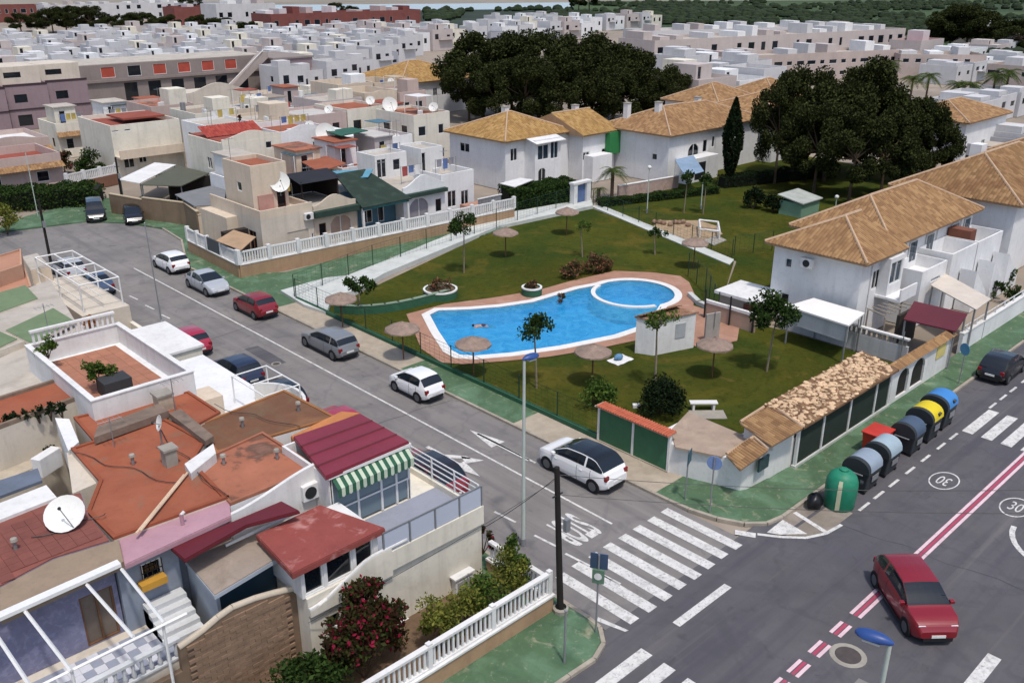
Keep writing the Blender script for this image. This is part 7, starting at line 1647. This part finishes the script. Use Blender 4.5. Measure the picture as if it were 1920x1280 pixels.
# ================================================================ HOUSES TOWARDS THE BACK
PALEC = [WHITE2, CREAM, BEIGW, BEIGW2, M('rose_wall', C('#bba79f'), .9, .1, .5, streak=.2), M('far_white', C('#c6c5c6'), .9, .08, .3, streak=.15), M('far_pink', C('#bbb0ac'), .9, .08, .3, streak=.15), M('far_grey', C('#a2a3aa'), .9, .08, .3, streak=.2)]
ROOFS = [RPALE, RO, RSAL, M('light_roof', C('#b9b5b0'), .92, .12, .4), M('red_clay_roof', C('#8d4a3c'), .9, .14, .5), RGREY]
def simple_house(name, label, x0, y0, w, d, h, wm, rm, group=None, up=0, seed=0, awn=None, nwin=3, wwin=2):
    rng = random.Random(seed); t = thing(name, label, 'house', (x0, y0, 0), group); v = Vol(t, x0, y0, x0+w, y0+d, 0, h, wm)
    st = max(1, int(h/2.9))
    for f, n, L_ in (('S', nwin, w), ('W', wwin, d)):
        o = x0 if f == 'S' else y0
        for s in range(st):
            for i in range(n):
                u = o+L_*(i+.5)/n+rng.uniform(-.2,.2); ww = rng.uniform(.4,.75); zb = s*2.9; door = f == 'S' and s == 0 and i == 0
                v.win(f, u-ww, u+ww, zb+(.1 if door else 1.0), zb+2.15, 'single', fm=WHITEM if rng.random() < .6 else WOOD)
    v.done(); flat_roof(t, x0, y0, x0+w, y0+d, h, rm); ring_parapet(t, x0, y0, x0+w, y0+d, h, rng.choice((.35,.6,.9)), wm)
    if up:
        a, b = rng.uniform(.0,.4)*w, rng.uniform(.3,.5)*d; vv = Vol(t, x0+a+.25, y0+b, x0+a+w*.55, y0+d-.25, h, h+2.5, wm); vv.win('S', x0+a+.8, x0+a+1.6, h+.05, h+2.05, 'single'); vv.done(); MB().box(x0+a+.05,y0+b-.2,h+2.5,x0+a+w*.55+.2,y0+d-.1,h+2.62).build('upper_roof', rm, t)
    k_ = rng.random()
    if k_ < .35: pediment(t, x0+.02, x0+w-.02, y0+.01, h+.2, rng.uniform(.3,.7), wm)
    if rng.random() < .5:
        a_ = x0+rng.uniform(.3,.5)*w; MB().box(a_, y0+.4, h+.03, a_+w*.42, y0+d*rng.uniform(.3,.5), h+rng.uniform(.9,2.2)).build('roof_store', rng.choice((WHITE2,wm,CREAM)), t)
    if rng.random() < .4:
        m_ = MB(); tile_face(m_, (x0-.1,y0-.9,2.5),(x0+w+.1,y0-.9,2.5),(x0+w+.1,y0-.01,2.95),(x0-.1,y0-.01,2.95), .3); o_ = m_.build('porch_tiles', rng.choice((TROOF2,TROOF)), t); o_['kind'] = 'stuff'
    if rng.random() < .75:
        MB().box(x0,y0-1.9,0,x0+w,y0-1.75,rng.uniform(1.0,1.7)).build('yard_wall', rng.choice((WHITE,wm,BROWNW)), t)
    if rng.random() < .5:
        pz = h+.04; px_, py_ = x0+rng.uniform(.4,w-.9), y0+rng.uniform(.5,d-1); MB().tube((px_,py_,pz),(px_,py_,pz+rng.uniform(.7,1.2)),.32,10).build('water_tank', rng.choice((WHITE,GREY,BLUEP)), t)
    if rng.random() < .45:
        a_, b_ = x0+rng.uniform(.2,.5)*w, y0+rng.uniform(.2,.5)*d; MB().box(a_,b_,h+2.1,a_+w*.4,b_+d*.35,h+2.16).build('shade_sheet', rng.choice((WHITE,ROOFS[4],GNET,TEAL,RPALE)), t)
        for q in ((a_,b_),(a_+w*.4,b_),(a_,b_+d*.35),(a_+w*.4,b_+d*.35)): MB().tube((*q,h),(*q,h+2.1),.05,4).build('shade_post', WHITEM, t)
    if awn: MB().ext([(x0+.3,y0-1.6,2.4),(x0+w-.3,y0-1.6,2.4),(x0+w-.3,y0-.02,2.9),(x0+.3,y0-.02,2.9)], (0,0,.06)).build('awning', awn, t)
    return t
# key houses
t = thing('white_gable_house', 'white two storey house with a red tiled strip on its roof', 'house', (14,68,0)); v = Vol(t, 12.8, 67.2, 19.4, 75, 0, 6.2, CREAM); v.winp('S',418,288,440,302,'shutter'); v.winp('S',498,265,510,278); v.win('W',70,71,3.2,4.4); v.done(); pediment(t, 12.8,19.4,67.22,6.2,.6,CREAM); MB().box(13,68,6.2,19.2,74.8,6.3).build('roof', M('red_clay_roof','#8d4a3c'), t); m = MB(); tile_face(m,(12.9,70.6,6.35),(19.3,70.6,6.35),(19.3,72.6,7.2),(12.9,72.6,7.2),.3); o = m.build('roof_tiles', tile_mat('red_tiles','#8a3a34','#96433a','#a35044',.3), t); o['kind'] = 'stuff'
t = thing('balcony_house', 'peach two storey house with balconies left of the white gable house', 'house', (14,88,0)); v = Vol(t, 9.3, 87, 17.4, 97, 0, 5.6, CREAM)
for q in ((178,230,192,243),(208,232,222,248),(232,232,244,246)): v.winp('S',*q)
for q in ((178,285,192,310),(232,290,252,315),(260,285,275,305)): v.winp('S',*q)
v.done(); flat_roof(t,9.3,87,17.4,97,5.6,M('red_clay_roof','#8d4a3c')); ring_parapet(t,9.3,87,17.4,97,5.6,.5,CREAM); MB().box(9.3,85.4,2.5,17.4,86.99,2.7).build('balcony', BEIGW2, t); MB().box(9.3,85.4,2.7,17.4,85.52,3.5).build('balcony_wall', BEIGW2, t); MB().box(12,90,6.1,17,95,6.3).build('upper_roof', M('red_clay_roof','#8d4a3c'), t)
# mauve apartments and the building with red windows and outside stairs
t = thing('mauve_apartments', 'mauve apartment block with dark joints at the top left', 'apartment block', (18,133,0))
for k in range(4):
    v = Vol(t, -1+k*6.2, 131+k*.8, 5.1+k*6.2, 143, 0, 6.2+.15*k, MAUVE); x = -1+k*6.2
    v.win('S', x+1.2, x+3.0, 4.0, 5.2, 'single', fm=DARK); v.win('S', x+1.2, x+3.2, .6, 2.2, 'single', fm=DARK); v.done()
    w2 = Vol(t, x, 133.5+k*.8, x+6.1, 143, 6.2+.15*k, 9.0, BEIGW); w2.win('S', x+1, x+3.4, 7.4, 8.2, 'single', fm=DARK); w2.done()
    MB().box(x-.05,130.95+k*.8,6.1+.15*k,x+6.15,131.05+k*.8,6.4+.15*k).build('dark_band', M('dark_joint', C('#3d2f33'), .8), t); MB().box(x-.08,130.93+k*.8,0,x+.14,131.03+k*.8,6.2+.15*k).build('dark_joint', M('dark_joint','#3d2f33'), t); MB().box(x-.03,130.9+k*.8,2.9,x+6.1,130.99+k*.8,3.1).build('dark_band', M('dark_joint','#3d2f33'), t)
t = thing('stair_building', 'beige block with orange red window panels and a long outdoor stair', 'apartment block', (48,148,0)); ORP = M('orange_red_panel', C('#a84a3a'), .8)
v = Vol(t, 27, 147, 62, 160, 0, 7.4, M('taupe_wall', C('#8b807b'), .9, .1, .4, streak=.2))
for k in range(6): v.win('S', 31+k*4.6, 33.4+k*4.6, 5.2, 7.0, 'single', pane=ORP if k not in (1,) else GLASS)
for k in range(6): v.win('S', 34.6+k*4.3, 37.0+k*4.3, 1.0, 4.2, 'single', fm=M('taupe_wall','#8b807b'))
v.done(); MB().box(26.8,146.6,4.5,62,146.99,4.9).build('balcony', M('taupe_wall','#8b807b'), t); MB().box(27.2,147.2,7.4,62,159.8,7.5).build('roof', RPALE, t)
MB().ext([(50,143,0),(51.2,143,0),(61,143,7.2),(61,143,8.2),(59.8,143,8.2)], (0,1.6,0)).build('outdoor_stair', M('stair_taupe', C('#a2968f'), .9, .1, .5), t); MB().tube((50,142.9,1.2),(60,142.9,8.6),.09,5).build('stair_rail', WHITE, t)
v = Vol(t, 61.5, 142, 70, 156, 0, 6.8, MAUVE); v.win('S', 63, 65.5, 1, 4, 'single', fm=DARK); v.done(); MB().box(61.3,141.8,6.8,70.2,156.2,7.1).build('roof', M('taupe_wall','#8b807b'), t)
o = thing('beige_gable', 'tall plain beige gable wall house below the outdoor stair', 'house', (33,112,0)); Vol(o, 30, 112, 40, 120, 0, 5.4, BEIGW).done(); pediment(o, 30,40,112.02,5.4,1.2,BEIGW,.3)
CLOTHS = [WHITE, M('cloth_blue', C('#5a6f9c'), .9), M('cloth_red', C('#9c4a48'), .9), M('cloth_yellow', C('#b8a35a'), .9), M('cloth_grey', C('#8a8a90'), .9)]
def washing(x, y, z, L_, label):
    t = thing('washing_line', label, 'washing line', (x, y, z), 'washing lines on the packed house roofs')
    for xx in (x, x+L_): MB().tube((xx,y,z),(xx,y,z+1.7),.03,5).build('post', GREY, t)
    MB().tube((x,y,z+1.65),(x+L_,y,z+1.65),.012,4).build('line', GREY, t); n = max(2, int(L_/.75))
    for i in range(n):
        a = x+.15+(L_-.3)*i/n; m = MB(); hgt = rr.uniform(.6,1.0); m.add([(a,y,z+1.64),(a+L_/n*.75,y,z+1.64),(a+L_/n*.75,y+.06,z+1.64-hgt),(a,y-.05,z+1.64-hgt)],[(0,1,2,3)]); m.build('cloth', rr.choice(CLOTHS), t)
rr = random.Random(77)
for (x_, y_, z_, l_, lab_) in ((22.0,50.0,3.42,2.6,'washing line with cloths on the white arched row house'),(26.2,50.0,3.52,2.6,'washing line with cloths on the white end row house'),(9.7,50.5,3.46,.9,'short washing line with cloths beside the beige corner tower')): washing(x_, y_, z_, l_, lab_)
for (x_, y_, z_, lab_) in ((20.8,51.5,3.42,'aerial on the white arched row house'),(28.6,51.6,3.52,'aerial on the white end row house'),(6.6,53.2,7.06,'aerial on the beige corner tower'),(14.6,54.5,3.35,'aerial behind the black pergola'),(24.4,54.8,5.55,'aerial on the upper white room of the arched house')): antenna(x_, y_, z_, 2.2, lab_)
for (x_, y_, z_, lab_) in ((24.2,50.4,3.42,'air conditioner on the white arched row house roof'),(27.2,51.2,3.52,'air conditioner on the white end row house roof'),(19.0,52.6,3.35,'air conditioner behind the dark green roof')): ac_unit(x_, y_, z_, .3, lab_)
for k_ in range(5): bush(0,0,.35,.35,.6,160,6,560+k_,(L_MID,L_DARK,L_OLIVE,L_BOUG,L_MID)[k_],'pot plant in the front gardens of the row, %s from the street' % ['first','second','third','fourth','last'][k_],xy=(7.5+k_*4.6,45.2-.1*k_),leaf=.18)
# generic rows, every one its own house
GR = 'tightly packed low houses behind the row'
ADJ = {0:'white',1:'cream',2:'beige',3:'sandy beige',4:'rose beige',5:'pale white',6:'pinkish',7:'pale grey'}
RADJ = ['pale roof','orange roof','salmon roof','light roof','red clay roof','grey roof']
AWNS = [None,None,None,M('green_sheet', C('#2c5a4a'), .8),M('red_sheet', C('#9c3a30'), .8),M('navy_sheet', C('#3f4770'), .8),WHITE]
blocks = [(12.6,19.5,66.5,75.5),(9,17.6,85,97.5),(29.5,40.5,109,120.5),(37,85,41,62),(61.5,79,102,118.5)]
DN_ = ['nearest the street','near the white gable house','in the inner rows','by the peach balcony house','towards the beige gable','furthest back']
row = 0; nh = 0; ordn = 0
for y0 in (58.5, 67.8, 77.6, 87.2, 96.8, 106.4, 116):
    x = {58.5:10.5,67.8:19.6,77.6:12}.get(y0, 5+(y0-60)*.1); x = max(x, 4 if y0 > 80 else 8)
    while x < 34+(y0-58)*.55:
        w = rr.uniform(4.6,6.6); d = rr.uniform(6.8,7.8); h = rr.choice((3.2,3.3,3.4,5.9,6.1,3.2)); wi = rr.choice((0,1,2,3,4,1,0,6,3)); ri = rr.choice((0,0,3,1,4,2,5))
        if y0 == 58.5: h = 3.2
        if y0 > 100: h = 3.2
        if y0 > 110 and x < 44: x += w; continue
        yy = y0+rr.uniform(-.5,.5)
        if not any(x < b[1] and x+w > b[0] and yy < b[3] and yy+d > b[2] for b in blocks):
            ordn += 1; whr = '%s from left, %s packed row' % (ORD[min(17,ordn-1)], ['nearest','second','third','fourth','fifth','sixth','furthest'][min(6,row)]); aw = rr.choice(AWNS); up = rr.random() < .45 and h < 4
            simple_house('packed_house', '%s house with %s%s, %s' % (ADJ[wi], RADJ[ri], ' and roof room' if up else '', whr), x, yy, w-.15, d, h, PALEC[wi], ROOFS[ri], GR, up, nh, aw, 2, 2)
            zt = h+(.1)
            if rr.random() < .5: dish(x+w*.7, yy+1.2, zt, rr.uniform(.4,.6), 'satellite dish on the house '+whr, rr.uniform(3.6,4.6), .5, rr.uniform(.3,.8))
            if rr.random() < .8: antenna(x+rr.uniform(.6,w-.6), yy+rr.uniform(1,d-1), zt, rr.uniform(1.6,2.6), 'thin aerial on the house '+whr)
            if rr.random() < .6: ac_unit(x+w*.3, yy+.9, zt, rr.choice((0,.4,1.57)), 'air conditioner on the roof '+whr)
            if rr.random() < .4: washing(x+w*.25, yy+rr.uniform(1.2,3), zt, w*.55, 'washing line on the house '+whr)
            if rr.random() < .3 and y0 < 110: bush(0,0,.45,.45,.7,140,6,600+nh,rr.choice((L_MID,L_DARK,L_BOUG)),'pot plant on the roof '+whr,xy=(x+w*.8,yy+d*.3),z0=zt,leaf=.2)
            nh += 1
        x += w
    row += 1; ordn = 0
dx, dz = PY(613, 285, 66); dish(dx, 66, 5.2, 1.05, 'largest white dish above the orange roofed packed house', 4.3, .4, .6); dish(*pix(731,195,7), 5.8, .95, 'white dish in front of the far tan roofed white house', 4.3, .4, .8)
sheet_roof('roof_awning', 'dark green awning on the packed house roofs', ((610,247),(660,240),(690,246),(640,256)), 6.2, M('green_sheet','#2c5a4a'), .08, False); sheet_roof('roof_awning', 'bright red awning right of the white gable house', ((520,258),(545,246),(560,258),(535,268)), 5.2, M('red_sheet','#9c3a30'), .08, False); sheet_roof('roof_awning', 'orange red lean-to roof below the largest white dish', ((565,305),(612,294),(650,308),(598,324)), 4.6, RO, .1, False)
# far white rows
far = []
FSPEC = ((8,9,5.8),(7,9,6.2),(9,8,5.4),(7.5,9,3.6),(8,8,6.0),(10,9,6.6),(6.5,9,5.0),(8.5,9,4.6),(7,8,6.8),(9,9,5.7))
for k, (w, d, h) in enumerate(FSPEC):
    wm = PALEC[(5,5,0,7,5,6,5,0,5,1)[k]]; rg = random.Random(400+k); t = thing('far_house', 'small white flat roofed house in the dense far rows', 'house', (0,0,0), 'white houses of the far rows'); v = Vol(t, 0, 0, w, d, 0, h, wm)
    zt_ = h-3.0 if h > 4.3 else .2
    for i in range(2): u = w*(i+.5)/2+rg.uniform(-.4,.4); v.win('S', u-rg.uniform(.5,1.0), u+rg.uniform(.5,1.0), zt_+.3, zt_+rg.uniform(1.8,2.3), 'single', fm=wm)
    if k % 2: v.win('W', d*.3, d*.3+1.3, zt_+.6, zt_+1.9, 'single', fm=wm)
    v.done(); ring_parapet(t, 0, 0, w, d, h, rg.choice((.4,.7,1.0)), wm)
    MB().box(.2,.2,h,w-.2,d-.2,h+.03).build('roof', ROOFS[3] if k % 3 else RPALE, t)
    if k in (0,2,4,5,7,9): a_ = rg.uniform(.05,.5)*w; vv = Vol(t, a_, d*.45, a_+w*.42, d-.3, h, h+2.3, wm); vv.win('S', a_+.5, a_+1.4, h+.1, h+2.0, 'single', fm=wm); vv.done()
    if k in (1,4,6): MB().box(.3,.5,h+.6,w*.5,d*.4,h+2.2).build('stair_housing', wm, t)
    if k in (3,5,8): MB().box(w*.3,-1.2,h-2.9,w*.95,-.01,h-2.7).build('balcony', wm, t); MB().box(w*.3,-1.2,h-2.7,w*.95,-1.1,h-1.8).build('balcony_wall', wm, t)
    far.append((t, w))
fu = [False]*10
def put_far(x, y, k, group=None, label=None):
    o, w = far[k]
    if not fu[k]: fu[k] = True; o.location = (x, y, 0); r = o
    else: r = dup(o, (x, y, 0))
    if group: r['group'] = group
    if label: r['label'] = label
    return r
FARZ = {'a': ('white houses of the far left rows','small white flat roofed house in the dense rows behind the mauve block'),'b': ('white houses beyond the pines','tiny white house in the far strip above the dark pines'),'c': ('pale houses behind the far right palms','small pale house behind the far right palms'),'d': ('pale houses between the two pine groups','small pale house showing between the two pine groups')}
def far_row(y, pxa, pxb, zone, pack=1.0):
    x = XA(pxa, y); xe = XA(pxb, y); lim = {'a': 76, 'b': 50, 'c': 0, 'd': 0}[zone]
    while x < xe:
        if proj((x, y, 0))[1] < lim: break
        k = rr.randrange(10); _r = put_far(x, y+rr.uniform(-1.6,1.6), k, *FARZ[zone]); _r.scale = (1, 1, .55) if zone == 'c' else (.8, .8, .84) if zone in 'ab' else (1, 1, 1); x += far[k][1]*pack*(.8 if zone in 'ab' else 1)+(rr.uniform(0,3) if rr.random() < .22 else .02)
for y, a, b in ((137,520,660),(148,470,700),(160,450,720),(171,-20,740),(183,-20,770),(195,-20,800),(207,-20,830),(218,-20,850),(230,-20,860),(243,-20,870),(257,-20,870),(272,-20,500),(270,760,880),(290,-20,470)): far_row(y, a, b, 'a', 1.02)
for y, a, b in ((215,890,1100),(240,890,1230),(268,900,1260),(300,905,1260),(335,920,1270)): far_row(y, a, b, 'b', 1.05)
for y, a, b in ((20,1870,1925),(33,1845,1925),(60,1790,1925),(78,1800,1925),(98,1830,1925),(120,1850,1925)): far_row(y, a, b, 'c', 1.1)
for y, a, b in ((63,1300,1440),(76,1285,1400),(90,1290,1400)): far_row(y, a, b, 'd', 1.05)
tan_house('tan roofed house between the two pine groups, left one', 78, 53, 88, 62, 5.4, 2.2, [], TROOF2, pw=.4); tan_house('tan roofed house between the two pine groups, right one', 89, 51, 99, 60, 5.4, 2.2, [], TROOF2, pw=.4)
# pink houses at the left edge behind the hedge
simple_house('packed_house', 'pinkish house with a white roof behind the long hedge', -2.5, 98, 8.5, 9, 3.4, M('rose_wall','#bba79f'), WHITE, GR, 0, 501, None, 2, 1)
simple_house('packed_house', 'pinkish house with a red clay roof at the left edge, nearest the hedge', -5.5, 87, 9, 8, 3.0, M('rose_wall','#bba79f'), M('red_clay_roof','#8d4a3c'), GR, 0, 502, None, 2, 1)
bush(0,0,1.6,1.3,2.2,2200,18,151,L_DARK,'dark green creeper bush beside the peach balcony house',xy=(7.4,90),leaf=.26); bush(0,0,1.4,1.2,1.7,1500,14,152,L_BOUG,'dark red bougainvillea beside the peach balcony house',xy=(6.2,95),leaf=.26)
# long apartment blocks at the right back
def long_block(name, label, px0, px1, py, h, mat, nw, d=12, rm=None, wz=((1.2,2.4),), step=0, seed=1, wfm=None, pane=None, py1=None):
    p = P(px0, py); x0, y0 = p.x, p.y; e_ = P(px1, py1) if py1 else None; x1 = x0+math.hypot(e_.x-x0, e_.y-y0) if py1 else XA(px1, y0); rng = random.Random(seed); t = thing(name, label, 'apartment block', (x0, y0, 0)); v = Vol(t, x0, y0, x1, y0+d, 0, h, mat)
    for (za, zb) in wz:
        for i in range(nw):
            if rng.random() < .15: continue
            u = x0+(x1-x0)*(i+.5)/nw; ww = rng.uniform(.6,1.3); v.win('S', u-ww, u+ww, za, zb, 'single', fm=wfm or WHITEM, pane=pane)
    for i in range(3): v.win('W', y0+d*(i+.5)/3-.5, y0+d*(i+.5)/3+.5, wz[0][0], wz[0][1], 'single')
    v.done(); flat_roof(t, x0, y0, x1, y0+d, h, rm or RPALE); ring_parapet(t, x0, y0, x1, y0+d, h, .7, mat)
    n = max(2, int((x1-x0)/5.5))
    for i in range(n):
        if rng.random() < .7: xx = x0+(x1-x0)*(i+.2)/n; MB().box(xx,y0+d*.4,h,xx+(x1-x0)/n*rng.uniform(.35,.6),y0+d*.9,h+rng.uniform(.9,2.8)).build('roof_room', rng.choice((mat,PALEC[5],PALEC[6],WHITE2)), t)
    if py1: t.rotation_euler = (0, 0, math.atan2(e_.y-y0, e_.x-x0))
    return t
PKW = M('pink_stone_wall', C('#b5a69f'), .9, .1, .3, streak=.15)
long_block('pink_apartments', 'long pinkish apartment block above the right end of the pines', 1245, 1700, 168, 5.2, PKW, 22, 10, py1=142, wz=((3.5,4.4),(1.0,1.9)), seed=4)
long_block('white_apartments', 'long white apartment block with dark windows over the pinkish block', 1225, 1692, 130, 6.0, PALEC[6], 22, 14, py1=97, wz=((.5,1.6),(2.9,5.1)), seed=5, wfm=PALEC[6])
long_block('white_apartments', 'white stepped apartment block on the top of the far slope', 1210, 1640, 92, 4.6, PALEC[5], 26, 14, py1=76, wz=((2.0,3.8),), seed=6)
long_block('pink_apartments', 'plain pinkish block with a stepped top behind the palms', 1682, 1842, 148, 4.6, PKW, 7, 10, py1=150, wz=((3.5,4.4),), seed=7)
long_block('pink_apartments', 'pinkish block at the right edge behind the tallest palms', 1842, 1990, 168, 4.4, PKW, 5, 10, py1=182, wz=((3,4),), seed=8)
REDW = M('red_brown_wall_far', C('#7d4a44'), .9, .15, .3, stain=[('#5e3835', .3, .5, .7, .6)])
long_block('red_apartments', 'long red brown apartment block before the lake', 512, 790, 76, 8, REDW, 16, 14, rm=M('red_clay_roof','#8d4a3c'), wz=((1,2.6),(4.6,6.4)), seed=9, wfm=PALEC[6])
long_block('red_apartments', 'dark red roofed block at the top left corner', -40, 86, 44, 7, REDW, 8, 14, rm=M('red_clay_roof','#8d4a3c'), wz=((4,6),), seed=10); long_block('red_apartments', 'red and white villa between far white blocks', 330, 412, 48, 7, REDW, 5, 12, rm=M('red_clay_roof','#8d4a3c'), seed=11)
long_block('white_apartments', 'white far block behind the dark tree line at the top left', 88, 330, 42, 7, PALEC[5], 12, 14, wz=((1,3),(5,7)), seed=12); long_block('white_apartments', 'white far block left of the red brown apartments', 410, 520, 58, 9.5, PALEC[5], 7, 14, wz=((1,3),(5,7)), seed=13)
long_block('white_apartments', 'far pale block on the top edge of the picture at the left', 180, 420, 30, 5, PALEC[7], 12, 14, wz=((1,3),(5,7)), seed=14)
GT = 'dark trees of the far tree line'
for k, (px, py, s) in enumerate(((40,60,.9),(70,58,.8),(100,62,1.1),(125,60,1.2),(150,62,1.1),(172,64,1.2),(215,66,.9),(245,68,.95),(270,66,1.0),(298,68,.9),(320,70,.9),(360,30,1.3),(375,64,.9),(400,70,.8),(425,66,.8),(470,82,.9),(685,80,.8),(630,32,.9),(660,34,.8),(755,112,.7),(1085,20,1.3),(1105,20,1.5),(1780,92,1.4),(1810,94,1.5),(1840,96,1.3),(1765,90,1.1),(1875,100,1.1),(1905,104,1.2))):
    x, y = pix(px, py); pines[k % 3].put(x, y, -1.5, None, 'dark round tree of the far tree line among white blocks', (s*1.3, s*1.3, s*.85), GT)
rh = long_block('red_roof_villa', 'small villa with a bright red roof beside the far right trees', 1722, 1765, 112, 4.2, PALEC[6], 3, 9, rm=M('bright_red_roof', C('#b04a38'), .9), seed=15);
